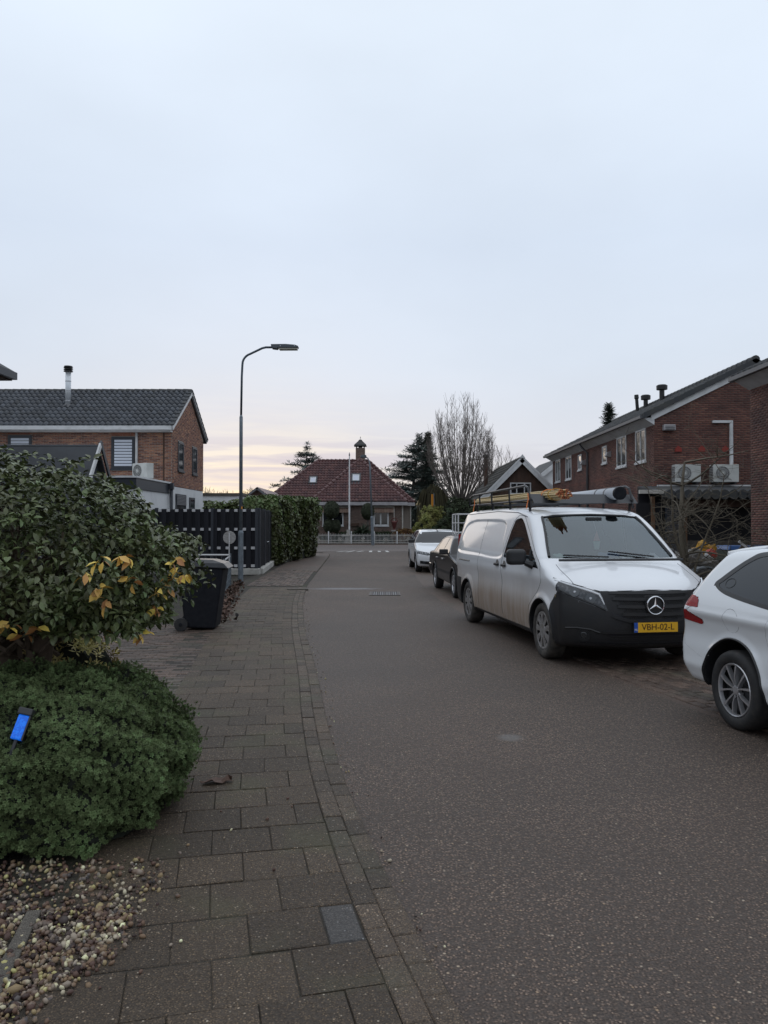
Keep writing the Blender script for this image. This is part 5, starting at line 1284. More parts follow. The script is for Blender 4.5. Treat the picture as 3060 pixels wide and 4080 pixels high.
        fold = .035 if s > 0 else .19; mm = MB().obox((xm - .02, y + s * fold, zm + .05), (.13, .25 if s < 0 else .10, .20)).build('mirror', 'black_trim', van, local=True, bevel=.05, seg=4)
        MB().obox((xm - .088, y + s * fold, zm + .055), (.006, .20 if s < 0 else .06, .145)).build('mirror_glass', 'lamp_lens', mm, local=True)
        MB().tube([(xm + .08, y - s * .01, zm - .06), (xm + .02, y + s * .08, zm - .02)], [.05, .04], 8).build('mirror_arm', 'black_trim', mm, local=True)
        MB().tube([(-.42, float(on_side(f, [-.42], [1.10], s)[0]), 1.10), (-.47, float(on_side(f, [-.47], [1.31], s)[0]), 1.31)], .018, 6).build('quarter_pillar', 'black_trim', van, local=True)
        for xa in (FA, RA): seam(f, 'arch_lip', [(xa + (AR + .008) * math.cos(t), .34 + (AR + .008) * math.sin(t)) for t in np.linspace(-.14, math.pi + .14, 50)], s, 'black_trim', van, .010, 80)
        wheel(van, FA, s * .845, .34, .215, s, 'cap', 'dirty_rubber'); wheel(van, RA, s * .845, .34, .215, s, 'cap', 'dirty_rubber')
        boxo('tail_light', 'red_lens', van, -4.50, -4.43, s * .80 - .06, s * .80 + .06, .95, 1.45, local=True)
    # windscreen surround, wipers, bonnet seam
    for zz0, lab in ((1.217, 'cowl'),):
        m_ = MB(); P_ = [(float(fr(y, 1.20)) - .004, y, 1.205) for y in np.linspace(-.80, .80, 31)]; m_.tube(P_, .017, 6); m_.build('cowl', 'black_trim', van, local=True)
    def wsx(y, z_): return float(on_front(f, y, z_, 1, .9, -2.0))
    for y0, y1, z1_ in ((-.12, -.66, 1.255), (.50, -.08, 1.30)):
        MB().tube([(wsx(y, z_) + .03, y, z_) for y, z_ in zip(np.linspace(y0, y1, 8), np.linspace(1.235, z1_, 8))], .011, 6).build('wiper', 'black_trim', van, local=True)
    MB().tube([(float(fr(s_ * a, b)) + .001, s_ * a, b) for s_, a, b in [(-1, .93, 1.005), (-1, .75, .937), (-1, .56, .880), (-1, .3, .890), (1, 0, .898), (1, .3, .890), (1, .56, .880), (1, .75, .937), (1, .93, 1.005)]], .006, 5).build('bonnet_seam', 'black_trim', van, local=True)
    for s in (-1, 1): 
        pts_ = [(x, s * (.80 - .05 * abs(x - .2)), 0) for x in np.linspace(.72, .08, 12)]
        def topz(x, y):
            a, b = .6, 2.1
            for _ in range(24):
                mdl = (a + b) / 2
                if f(np.array([x]), np.array([y]), np.array([mdl]))[0] < 0: a = mdl
                else: b = mdl
            return a
        MB().tube([(x, y, topz(x, y)) for x, y, _ in pts_], .004, 4).build('bonnet_seam', 'slat_grey', van, local=True)
    # A-pillar black band inside the screen edge
    for s in (-1, 1): MB().tube([(wsx(s * a, b) + .002, s * a, b) for a, b in [(.815, 1.235), (.775, 1.38), (.73, 1.52), (.68, 1.69), (.66, 1.735)]], .018, 6).build('screen_border', 'black_trim', van, local=True)
    MB().tube([(wsx(y, 1.762 - .03 * (y / .66) ** 2) + .002, y, 1.762 - .03 * (y / .66) ** 2) for y in np.linspace(-.66, .66, 21)], .012, 6).build('screen_border', 'black_trim', van, local=True)
    # cab interior
    it = MB(); it.prism([(-.84, .4), (.84, .4), (.84, 1.10), (.70, 1.55), (.58, 1.74), (-.58, 1.74), (-.70, 1.55), (-.84, 1.10)], 'x', -1.85, -1.82); it.box(-1.8, .05, -.80, .80, .36, .42); it.build('bulkhead', 'interior', van, local=True)
    MB().prism([(-.62, .6), (.10, .6), (.06, 1.165), (-.30, 1.20), (-.55, 1.14), (-.62, .95)], 'y', -.78, .78).build('dashboard', 'interior', van, local=True, bevel=.03)
    MB().prism([(-1.75, 1.72), (-.80, 1.70), (-.80, 1.76), (-1.75, 1.80)], 'y', -.6, .6).build('headlining', 'slat_grey', van, local=True)
    for yy_ in (-.45, .45):
        sx = MB().prism([(-1.55, .75), (-1.0, .78), (-1.0, .90), (-1.38, .92), (-1.58, 1.48), (-1.70, 1.46)], 'y', yy_ - .25, yy_ + .25).build('seat', 'seat_cloth', van, local=True, bevel=.04); MB().obox((-1.60, yy_, 1.58), (.10, .26, .18)).build('headrest', 'seat_cloth', sx, local=True, bevel=.04)
    swl = MB(); cc = np.array([-.72, .45, 1.13]); 
    a_ = np.array([0, 1.0, 0]); b_ = np.array([.55, 0, .84])
    swl.tube([cc + .19 * (a_ * math.cos(t) + b_ * math.sin(t)) for t in np.linspace(0, 2 * math.pi, 25)], .016, 6, cap=False); swl.tube([cc, cc + np.array([.2, 0, -.15])], .03, 6); swl.tube([cc - a_ * .18, cc + a_ * .18], .014, 5); swl.build('steering_wheel', 'black_trim', van, local=True)
    MB().obox((-.62, .0, 1.70), (.05, .22, .065)).build('rear_mirror', 'black_trim', van, local=True, bevel=.015)
    # things lying behind the windscreen are things of their own
    def world_of(p): return np.array(mw(van) @ Vector(p))
    rz = van.rotation_euler[2]
    def loose(name, label, cat, p, fn):
        t = thing(name, label, cat, world_of(p), rz); fn(t); return t
    loose('cleaning_cloth', 'blue cloth crumpled on the dashboard of the van', 'cloth', (-.12, -.02, 1.205), lambda t: blob(t, 'cloth', 'blue_cloth', (.10, .13, .05), .035))
    loose('paper_note', 'white papers lying on the dashboard beside the blue cloth', 'paper', (-.10, .22, 1.205), lambda t: MB().obox((0, 0, .012), (.10, .17, .012), Matrix.Rotation(R(12), 3, 'Y')).build('sheet', 'paper', t, local=True))
    loose('tissue', 'pale green tissue pressed into the lower corner of the van windscreen', 'tissue', (-.16, -.66, 1.20), lambda t: blob(t, 'sheet', 'mint', (.05, .08, .045), .02))
    loose('paper_note', 'folded white paper in the far corner of the van dashboard', 'paper', (-.22, .62, 1.20), lambda t: MB().prism([(-.08, 0), (.08, 0), (.0, .07)], 'x', -.05, .05).build('sheet', 'paper', t, local=True))
    def fresh(t):
        MB().prism([(-.045, 0), (.045, 0), (.02, .07), (.0, .13), (-.02, .07)], 'x', -.003, .003).build('tree', 'freshener', t, local=True); MB().prism([(-.03, -.11), (.03, -.11), (.05, -.005), (-.05, -.005)], 'x', -.003, .003).build('card', 'mint', t, local=True); MB().tube([(0, 0, .12), (-.12, 0, .29)], .0015, 4).build('string', 'paper', t, local=True)
    loose('air_freshener', 'red and mint air freshener hanging inside the van windscreen', 'air freshener', (-.50, -.01, 1.42), fresh)
    # roof rack
    rk = thing('roof_rack', 'black tubular roof rack with a dark wind deflector on the white van', 'roof rack', world_of((-2.4, 0, 1.88)), rz)
    def L(p): return (p[0] + 2.4, p[1], p[2] - 1.88)
    MB().prism([(-.98 + 2.4, .045), (-.96 + 2.4, .045), (-1.12 + 2.4, .175), (-1.14 + 2.4, .175)], 'y', -.70, .80).build('wind_deflector', 'deflector', rk, local=True)
    for xx_ in (-1.05, -1.9, -2.8, -3.7): 
        MB().tube([L((xx_, -.74, 1.96)), L((xx_, .74, 1.96))], .016, 6).build('cross_bar', 'rack_black', rk, local=True)
        for s in (-1, 1): MB().tube([L((xx_, s * .72, 1.80)), L((xx_, s * .73, 1.97))], .02, 6).build('foot', 'rack_black', rk, local=True)
    for s in (-1, 1):
        MB().tube([L((-.97, s * .73, 1.86)), L((-1.00, s * .735, 1.98)), L((-1.10, s * .74, 2.14)), L((-1.2, s * .74, 2.17)), L((-3.95, s * .74, 2.13)), L((-4.12, s * .74, 2.09)), L((-4.15, s * .74, 1.97))], .017, 8).build('side_rail', 'rack_black', rk, local=True)
        for xx_ in (-1.9, -2.8, -3.5): MB().tube([L((xx_, s * .74, 1.96)), L((xx_ - .02, s * .74, 2.14))], .014, 6).build('upright', 'rack_black', rk, local=True)
        MB().tube([L((-.97, s * .73, 1.97)), L((-4.13, s * .73, 1.96))], .015, 6).build('lower_rail', 'rack_black', rk, local=True)
    cb = thing('cane_bundle', 'bundle of yellow canes with orange ends strapped on the van roof rack', 'canes', world_of((-2.4, -.5, 1.98)), rz)
    rs = np.random.default_rng(4); k = 0
    for i in range(8):
        for j in range(5):
            if (i - 3.5) ** 2 / 14 + (j - 2) ** 2 / 5.2 > 1.05: continue
            fx = -.62 + rs.normal(0, .05); y1 = -.40 + (i - 3.5) * .026 + rs.normal(0, .004); z1 = 2.035 + (j - 2) * .027; y0 = -.58 + (i - 3.5) * .024; z0 = 2.03 + (j - 2) * .024
            pts_ = [(fx + 2.4, y1 + .5, z1 - 1.98), (-1.2 + 2.4 - .3, y1 * .7 + y0 * .3 + .5 + rs.normal(0, .006), z1 * .6 + z0 * .4 - 1.98 + rs.normal(0, .006)), (-2.9 + 2.4, (y0 + y1) / 2 + .5 - .1, z0 - 1.98 + rs.normal(0, .008)), (-4.05 + 2.4 + rs.normal(0, .1), y0 + .5, z0 - 1.98)]
            cn = MB().tube(pts_, .0125, 7, r=float(rs.uniform(-1, 1))).build('cane', 'cane', cb, local=True)
            MB().tube([(fx + 2.4 + .004, y1 + .5, z1 - 1.98), (fx + 2.4 - .03, y1 + .5, z1 - 1.98)], [.0135, .0135], 8).build('cane_end', 'cane_end', cn, local=True)
            MB().tube([(fx + 2.4 + .0045, y1 + .5, z1 - 1.98), (fx + 2.4 + .006, y1 + .5, z1 - 1.98)], .009, 7).build('cane_bore', 'screen_black', cn, local=True)
    for xx_ in (-.85, -1.1):
        MB().tube([(xx_ + 2.4, -.42 + .5 + .125 * math.cos(t), 2.04 - 1.98 + .078 * math.sin(t)) for t in np.linspace(0, 2 * math.pi, 17)], .006, 5, cap=False).build('tie', 'yellow_tarp' if xx_ > -.95 else 'orange_strap', cb, local=True)
    for k_, (px0, lab) in enumerate(((-1.02, 'orange strap loop hanging by the front upright of the van rack'), (-3.75, 'orange strap tied to the rear of the van rack'))):
        t = thing('ratchet_strap', lab, 'strap', world_of((px0, -.76, 1.90)), rz)
        m_ = MB()
        for (a, b) in (((.02, -.01, .16), (.05, -.015, .08)), ((.05, -.015, .08), (.01, -.02, .0)), ((.01, -.02, 0), (.02, -.03, -.05))):
            a, b = np.array(a), np.array(b); m_.add([a + (0.018, 0, 0), a - (0.018, 0, 0), b - (0.018, 0, 0), b + (0.018, 0, 0), a + (0.018, -.003, 0), a - (0.018, .003, 0), b - (0.018, .003, 0), b + (0.018, -.003, 0)], [(0, 1, 2, 3), (4, 7, 6, 5), (0, 3, 7, 4), (1, 5, 6, 2)])
        m_.build('webbing', 'orange_strap', t, local=True)
    tb = thing('storage_tube', 'grey plastic tube with black end cap lying on the far side of the van rack', 'tube', world_of((-2.4, .48, 2.06)), rz)
    MB().tube([(-1.6, 0, -.01), (1.54, 0, .0)], .082, 24).build('pipe', 'pvc_grey', tb, local=True, smooth=True); MB().lathe([(.088, 0), (.09, .055), (.075, .06)], 24, (1.52, 0, 0), 'x').build('end_cap', 'black_plastic', tb, local=True)
    for xx_ in (.9, 1.2): MB().lathe([(.086, 0), (.086, .03)], 24, (xx_, 0, 0), 'x').build('clamp', 'slat_grey', tb, local=True)
def blob(parent, name, mat, size, amp, seed=3):
    bm = bmesh.new(); bmesh.ops.create_icosphere(bm, subdivisions=3, radius=1); rs = np.random.default_rng(seed)
    ph = rs.uniform(0, 6, 9)
    for v in bm.verts:
        c = v.co.copy(); k = 1 + amp * 6 * (math.sin(c.x * 5 + ph[0]) * math.sin(c.y * 4 + ph[1]) + .6 * math.sin(c.z * 7 + ph[2] + c.x * 3))
        v.co = Vector((c.x * size[0] * k, c.y * size[1] * k, max(0, (c.z + .6) * size[2] * k)))
    me = bpy.data.meshes.new(name); bm.to_mesh(me); bm.free(); me.materials.append(MATS[mat]); return obj(name, me, parent, True)
build_van()

# ---------------- passenger cars share one builder
def build_car(label, name, loc, rz, prof, Wfn, FA, RA, r, AR, h_, regs_fn, paint_, wstyle, width, k=.07, plan=(.30, .22), tyre='rubber', extras=None, xlim=None, ww=.205, trackin=.10, zwh=None):
    car = thing(name, label, 'car', loc, rz)
    poly = spline(prof, 8); lo = np.min(poly, 0); hi = np.max(poly, 0); P2 = poly_sdf_grid(poly, lo - .6, hi + .6, .01, .02); xm = (FA + RA) / 2
    zw = zwh or r + .01
    def f(x, y, z_):
        ay = np.abs(y); q = (ay / width) ** 2.4
        xs = x + plan[0] * q * sstep(xm + .1, hi[0] - .2, x) - plan[1] * q * sstep(xm - .1, lo[0] + .2, x)
        d = smax(P2(xs, z_ + .03 * (ay / width) ** 2 * sstep(.9, 1.3, z_)), (ay - Wfn(x, z_)) * .92, k)
        for xa in (FA, RA): d = smax(d, -np.maximum(np.hypot(x - xa, z_ - zw) - AR, width - .32 - ay), .010)
        return d
    regs, mats_ = regs_fn(f)
    def phi_arch(V): return np.maximum(np.minimum(np.hypot(V[:, 0] - FA, V[:, 2] - zw), np.hypot(V[:, 0] - RA, V[:, 2] - zw)) - AR - .007, .3 - np.abs(V[:, 1]))
    regs = regs + [('wheel_arch_liner', phi_arch)]; mats_ = mats_ + [('black_trim', 0, 0)]
    V, F, rid, nrm = panels(f, (lo[0] - .08, -width - .1, .08), (hi[0] + .08, width + .1, hi[1] + .08), h_, regs); C = V[F].mean(1)
    liner = np.zeros(len(F), bool)
    for xa in (FA, RA): liner |= (np.hypot(C[:, 0] - xa, C[:, 2] - zw) < AR + .010) & (np.abs(C[:, 1]) < width - .035)
    nf = nrm[F].mean(1); rid[(phi_arch(C) < 0) | ((nf[:, 2] < -.8) & (C[:, 2] < .35))] = 99
    panel_obj('body', V, F, rid == len(regs), nrm, paint_, car); panel_obj('wheel_arch_liner', V, F, rid == 99, nrm, 'black_trim', car)
    for i, (nm, _) in enumerate(regs):
        for s in ((-1, 1) if mats_[i][1] else (0,)):
            panel_obj(nm, V, F, (rid == i) & ((C[:, 1] * s > 0) if s else True), nrm, mats_[i][0], car, mats_[i][2] if len(mats_[i]) > 2 else -.002)
    for s in (-1, 1):
        for xa in (FA, RA): seam(f, 'arch_lip', [(xa + (AR + .008) * math.cos(t), zw + (AR + .008) * math.sin(t)) for t in np.linspace(-.12, math.pi + .12, 50)], s, 'black_trim', car, .010, 80)
        for xa in (FA, RA): wheel(car, xa, s * (width - trackin), r, ww, s, wstyle, tyre)
    if extras: extras(car, f)
    return car
def side_poly(pts, ymin=.3, n=5):
    p = poly_phi(spline(pts, n)); return lambda V: np.maximum(p(V[:, 0], V[:, 2]), ymin - np.abs(V[:, 1]))

# white estate car at the right edge (origin: rear axle)
EP = [(3.35, .22, 1), (3.52, .30), (3.58, .55), (3.50, .78), (3.20, .92), (2.60, 1.02), (2.35, 1.07), (1.75, 1.36), (1.45, 1.445), (.9, 1.475), (.2, 1.47), (-.40, 1.435), (-.56, 1.40, 1), (-.72, 1.24), (-.90, 1.02), (-.98, .92), (-1.03, .74), (-1.05, .56), (-1.0, .38), (-.88, .27, 1)]
def EW(x, z_):
    w = .90 - .05 * np.clip((.5 - z_) / .3, 0, 1.3) ** 2 + .020 * np.exp(-((z_ - .885) / .045) ** 2) - .022 * np.exp(-((z_ - .70) / .10) ** 2) + .012 * np.exp(-((z_ - .42) / .05) ** 2)
    w = w - .30 * np.clip((z_ - .95) / .52, 0, 1.3) ** 1.25 - .06 * np.clip((x - 2.6) / .9, 0, 1.3) ** 2 - .05 * np.clip((-.5 - x) / .5, 0, 1.3) ** 2
    for xa in (0.0, 2.73): w = w + .022 * sstep(.46, .36, np.hypot(x - xa, z_ - .33))
    return w
def e_regs(f):
    tl = poly_phi([(-1.2, 1.03), (-.56, 1.02), (-.49, .99), (-.475, .925), (-1.2, .925)]); tl2 = poly_phi([(-1.2, .893), (-.66, .888), (-.56, .865), (-.42, .83), (-.41, .80), (-.44, .785), (-1.2, .825)]); tw_ = poly_phi([(-1.2, .922), (-.58, .922), (-.63, .90), (-.65, .890), (-1.2, .896)])
    q = side_poly([(-.30, 1.13), (-.26, 1.17), (-.06, 1.33), (.12, 1.39), (.55, 1.405), (.62, 1.39, 1), (.62, 1.02, 1), (.3, 1.04), (-.15, 1.09)]); fr_ = side_poly([(.70, 1.40, 1), (1.2, 1.39), (1.55, 1.33), (2.2, 1.06, 1), (1.5, 1.01), (.70, 1.01, 1)])
    ring = side_poly([(-.355, 1.13), (-.31, 1.195), (-.10, 1.36), (.10, 1.425), (.9, 1.44), (1.6, 1.35), (2.32, 1.05, 1), (1.5, .985), (.6, .995), (.3, 1.01), (-.15, 1.06)])
    wsp = poly_phi([(-.66, 1.08), (.66, 1.08), (.52, 1.40), (-.52, 1.40)]); rw = poly_phi([(-.60, 1.03), (.60, 1.03), (.50, 1.37), (-.50, 1.37)])
    return ([('tail_light', lambda V: np.maximum(tl(V[:, 0], V[:, 2]), .45 - np.abs(V[:, 1]))), ('tail_light', lambda V: np.maximum(tl2(V[:, 0], V[:, 2]), .45 - np.abs(V[:, 1]))), ('reversing_light', lambda V: np.maximum(tw_(V[:, 0], V[:, 2]), .45 - np.abs(V[:, 1]))),
             ('side_window', q), ('side_window', fr_), ('window_trim', ring), ('windscreen', lambda V: np.maximum(wsp(V[:, 1], V[:, 2]), 1.4 - V[:, 0])), ('rear_window', lambda V: np.maximum(rw(V[:, 1], V[:, 2]), V[:, 0] + .45))],
            [('red_lens', 1, .004), ('red_lens', 1, .004), ('white_lens', 1, .003), ('glass_car', 1), ('glass_car', 1), ('black_trim', 1, .001), ('glass_car', 0), ('glass_car', 0)])
def e_extra(car, f):
    for s in (-1, 1):
        seam(f, 'door_seam', [(.62, 1.0), (.45, .93), (.40, .80), (.42, .62), (.50, .45), (.62, .30)], s, 'slat_grey', car, .003, 50); seam(f, 'door_seam', [(1.55, 1.0), (1.58, .3)], s, 'slat_grey', car, .003); seam(f, 'bumper_seam', [(-.76, .70), (-.72, .58), (-.50, .52), (-.42, .50)], s, 'slat_grey', car, .0025)
        c_ = [( -.02 + .115 * math.cos(t) * (1.0 if math.cos(t) > 0 else .8), .865 + .095 * math.sin(t)) for t in np.linspace(.5, 2 * math.pi - .35, 26)]
        if s < 0: seam(f, 'fuel_flap', c_, s, 'slat_grey', car, .003, 60)
        seam(f, 'roof_rail', [(-.30, 1.44), (.4, 1.452), (1.3, 1.43)], s, 'silver', car, .012, 30)
        xm, zm = 2.0, 1.05; y = float(on_side(f, [xm], [zm], s)[0]); MB().obox((xm, y + s * .12, zm + .04), (.12, .20, .13)).build('mirror', 'paint_white', car, local=True, bevel=.035, seg=3)
        y = float(on_side(f, [.72], [.90], s)[0]); MB().obox((.78, y + s * .015, .90), (.22, .025, .03)).build('handle', 'silver', car, local=True, bevel=.008)
    # mark on the quarter glass
    s = -1; c_ = [(-.16 + .062 * math.cos(t), 1.155 + .038 * math.sin(t)) for t in np.linspace(0, 2 * math.pi, 24)]; seam(f, 'glass_mark', c_, s, 'black_trim', car, .0035, 40)
    boxo('number_plate', 'plate_yellow', car, -1.075, -1.06, -.26, .26, .60, .71, local=True)
    MB().tube([(-.60, y, 1.425 - .05 * (y / .5) ** 2) for y in np.linspace(-.52, .52, 9)], .035, 6).build('spoiler', 'paint_white', car, local=True, smooth=True)
build_car('white estate car with tinted quarter window and ten-spoke alloy wheels in front of the van', 'parked_car', (3.68, 6.315, 0), math.atan2(-.987, .16), EP, EW, 2.73, 0.0, .315, .388, .021, e_regs, 'paint_white', 'twin', .90, k=.075, plan=(.30, .26), extras=e_extra)

# white touring car further up (origin: front axle)
BP = [(.70, .20, 1), (.80, .30), (.82, .50), (.78, .64), (.70, .71), (.35, .82), (-.35, .93), (-.55, .96), (-1.20, 1.31), (-1.45, 1.385), (-2.0, 1.43), (-2.9, 1.42), (-3.35, 1.36), (-3.62, 1.10), (-3.75, .95), (-3.82, .6), (-3.78, .35), (-3.6, .25, 1)]
def BW(x, z_):
    w = .90 - .05 * np.clip((.5 - z_) / .3, 0, 1.3) ** 2 + .010 * np.exp(-((z_ - .78) / .05) ** 2) - .29 * np.clip((z_ - .92) / .5, 0, 1.3) ** 1.2 - .05 * np.clip((x - 0) / .7, 0, 1.3) ** 2
    for xa in (0.0, -2.81): w = w + .02 * sstep(.45, .35, np.hypot(x - xa, z_ - .33))
    return w
def b_regs(f):
    hl = poly_phi([(.88, .735), (.52, .665), (.46, .60), (.55, .575), (.88, .635)]); wsp = poly_phi([(-.72, .965), (.72, .965), (.565, 1.335), (0, 1.36), (-.565, 1.335)]); gr = poly_phi([(.05, .66), (.38, .655), (.36, .52), (.06, .53)]); lo_ = poly_phi([(.42, .375), (.80, .40), (.80, .30), (.45, .27)]); lo2 = poly_phi([(-.40, .36), (.40, .36), (.36, .25), (-.36, .25)])
    sw1 = side_poly([(-.62, .97, 1), (-1.15, 1.27), (-1.45, 1.345), (-1.62, 1.36, 1), (-1.66, .96, 1)]); sw2 = side_poly([(-1.72, 1.365, 1), (-2.5, 1.37), (-2.65, 1.36, 1), (-2.75, .99, 1), (-1.74, .96, 1)]); sw3 = side_poly([(-2.75, 1.355, 1), (-3.2, 1.30), (-3.45, 1.08, 1), (-2.83, 1.0, 1)])
    fm = lambda p, x0: (lambda V: np.maximum(p(np.abs(V[:, 1]), V[:, 2]), x0 - V[:, 0]))
    return ([('headlight', fm(hl, .30)), ('kidney_grille', fm(gr, .4)), ('air_intake', fm(lo_, .3)), ('air_intake', lambda V: np.maximum(lo2(V[:, 1], V[:, 2]), .4 - V[:, 0])), ('windscreen', lambda V: np.maximum(np.maximum(wsp(V[:, 1], V[:, 2]), V[:, 0] - .1), -1.7 - V[:, 0])), ('side_window', sw1), ('side_window', sw2), ('side_window', sw3)],
            [('lamp_inner', 1, .002), ('black_trim', 1, .003), ('black_trim', 1, -.01), ('black_trim', 0, -.01), ('glass_car', 0), ('glass_car', 1), ('glass_car', 1), ('glass_car', 1)])
def b_extra(car, f):
    def fr(y, z_): return float(on_front(f, [y], [z_], 1, 1.2, .0)[0])
    for s in (-1, 1):
        for ay in (.60, .74):
            x = fr(s * ay, .65); n_ = grad(f, np.array([[x, s * ay, .65]]))[0]; n_ /= np.linalg.norm(n_); c_ = np.array([x, s * ay, .65])
            m_ = MB(); a_ = np.cross(n_, [0, 0, 1.0]); a_ /= np.linalg.norm(a_); b_ = np.cross(a_, n_); m_.tube([c_ + n_ * .004 + .038 * (a_ * math.cos(t) + b_ * math.sin(t)) for t in np.linspace(0, 2 * math.pi, 17)], .006, 5, cap=False); m_.build('lamp_ring', 'white_lens', car, local=True)
        x = fr(s * .64, .345); MB().lathe([(.05, 0), (.04, .02)], 14, (x, s * .64, .345), 'x').build('fog_lamp', 'lamp_lens', car, local=True)
        xm, zm = -.72, .99; y = float(on_side(f, [xm], [zm], s)[0]); MB().obox((xm, y + s * .13, zm + .04), (.11, .22, .13)).build('mirror', 'black_trim', car, local=True, bevel=.035, seg=3)
        seam(f, 'roof_rail', [(-1.3, 1.385), (-1.8, 1.43), (-3.0, 1.42)], s, 'black_trim', car, .012, 24); seam(f, 'door_seam', [(-.55, .94), (-.60, .6), (-.5, .3)], s, 'slat_grey', car, .003); seam(f, 'door_seam', [(-1.69, .95), (-1.70, .3)], s, 'slat_grey', car, .003)
        y = float(on_side(f, [-1.5], [.86], s)[0]); MB().obox((-1.5, y + s * .015, .86), (.2, .025, .03)).build('handle', 'paint_white', car, local=True)
build_car('white touring car with black mirror parked beyond the black saloon', 'parked_car', (1.98, 26.3, 0), math.atan2(-.999, .04), BP, BW, 0.0, -2.81, .325, .365, .026, b_regs, 'paint_white', 'twin', .90, k=.07, plan=(.34, .24), extras=b_extra, ww=.22)

# old black saloon between van and touring car (origin: rear axle)
SP = [(3.20, .24, 1), (3.34, .34), (3.36, .55), (3.32, .72, 1), (3.0, .80), (2.15, .90), (2.02, .925, 1), (1.60, 1.24), (1.42, 1.325), (1.0, 1.36), (.4, 1.35), (.12, 1.30), (-.02, 1.24), (-.42, .955, 1), (-.90, .93), (-1.0, .90, 1), (-1.06, .72), (-1.10, .52), (-1.06, .40), (-.9, .30, 1)]
def SW(x, z_):
    w = .835 - .04 * np.clip((.5 - z_) / .3, 0, 1.3) ** 2 - .26 * np.clip((z_ - .88) / .48, 0, 1.3) ** 1.15 - .03 * np.clip((x - 2.6) / .7, 0, 1.3) ** 2
    for xa in (0.0, 2.58): w = w + .014 * sstep(.43, .34, np.hypot(x - xa, z_ - .31))
    return w
def s_regs(f):
    w1 = side_poly([(.18, 1.24, 1), (.42, 1.29), (.98, 1.30, 1), (.98, .94, 1), (.10, .94, 1)]); w2 = side_poly([(1.05, 1.30, 1), (1.40, 1.26), (1.92, .94, 1), (1.05, .94, 1)]); w0 = side_poly([(.12, 1.21, 1), (.06, .95, 1), (-.22, .955, 1)])
    wsp = poly_phi([(-.66, .95), (.66, .95), (.54, 1.28), (-.54, 1.28)]); rub = side_poly([(-1.0, .54, 1), (3.2, .54, 1), (3.2, .48, 1), (-1.0, .48, 1)])
    bmp = lambda V: np.maximum(np.abs(V[:, 2] - .50) - .085, V[:, 0] + .62 + 0 * V[:, 1])
    return ([('side_window', w1), ('side_window', w2), ('side_window', w0), ('windscreen', lambda V: np.maximum(wsp(V[:, 1], V[:, 2]), 1.2 - V[:, 0])), ('rear_window', lambda V: np.maximum(wsp(V[:, 1], V[:, 2]), V[:, 0] - .2)), ('rear_bumper', bmp), ('rubbing_strip', rub)],
            [('glass_car', 1), ('glass_car', 1), ('glass_car', 1), ('glass_car', 0), ('glass_car', 0), ('black_trim', 0, .012), ('black_trim', 1, .004)])
def s_extra(car, f):
    for s in (-1, 1):
        seam(f, 'window_trim', [(-.24, .935), (1.95, .925)], s, 'silver', car, .006, 30); seam(f, 'window_trim', [(-.26, .96), (.0, 1.20), (.2, 1.29), (.6, 1.325), (1.1, 1.325), (1.45, 1.27), (1.95, .95)], s, 'silver', car, .005, 50); seam(f, 'bumper_strip', [(-.98, .60), (-.62, .60)], s, 'chrome', car, .012)
        seam(f, 'door_seam', [(1.01, .92), (1.0, .32)], s, 'slat_grey', car, .003); seam(f, 'door_seam', [(.10, .93), (.30, .70), (.42, .45), (.46, .32)], s, 'slat_grey', car, .003)
        for xh in (.40, 1.22):
            y = float(on_side(f, [xh], [.80], s)[0]); MB().obox((xh, y + s * .014, .80), (.19, .03, .04)).build('handle', 'silver', car, local=True, bevel=.008)
        xm, zm = 1.78, .97; y = float(on_side(f, [xm], [zm], s)[0]); MB().obox((xm, y + s * .11, zm + .02), (.10, .20, .12)).build('mirror', 'black_trim', car, local=True, bevel=.02)
        boxo('headlight', 'lamp_lens', car, 3.28, 3.345, s * .55 - .16, s * .55 + .16, .58, .72, local=True); boxo('tail_light', 'red_lens', car, -1.075, -1.02, s * .58 - .18, s * .58 + .18, .62, .80, local=True)
build_car('old black saloon with silver window trim parked close behind the white van', 'parked_car', (2.13, 19.72, 0), math.atan2(-.996, .09), SP, SW, 2.58, 0.0, .30, .345, .024, s_regs, 'paint_black', 'five', .835, k=.05, plan=(.16, .12), extras=s_extra, ww=.20)
# ------------------------------------------------------------------ plants
def leaf_tpl(L_=.09, w=.02, droop=.015, fold=.006):
    V = np.array([(0, 0, 0), (-w, .38 * L_, fold), (0, .38 * L_, 0), (w, .38 * L_, fold), (-.86 * w, .70 * L_, fold - droop * .4), (0, .70 * L_, -droop * .4), (.86 * w, .70 * L_, fold - droop * .4), (0, L_, -droop)])
    F = np.array([(0, 2, 1), (0, 3, 2), (1, 5, 4), (1, 2, 5), (2, 6, 5), (2, 3, 6), (4, 5, 7), (5, 6, 7)]); return V, F
def leaf_frames(d, up_bias, n_, rng):
    """frames whose y runs along d (leaf length) and z is roughly up"""
    y = d / np.linalg.norm(d, axis=1)[:, None]; up = np.tile(np.array([0, 0, 1.0]), (len(d), 1)) + rng.normal(0, up_bias, d.shape)
    x = np.cross(y, up); x /= np.linalg.norm(x, axis=1)[:, None] + 1e-9; z_ = np.cross(x, y); return np.stack([x, y, z_], -1)

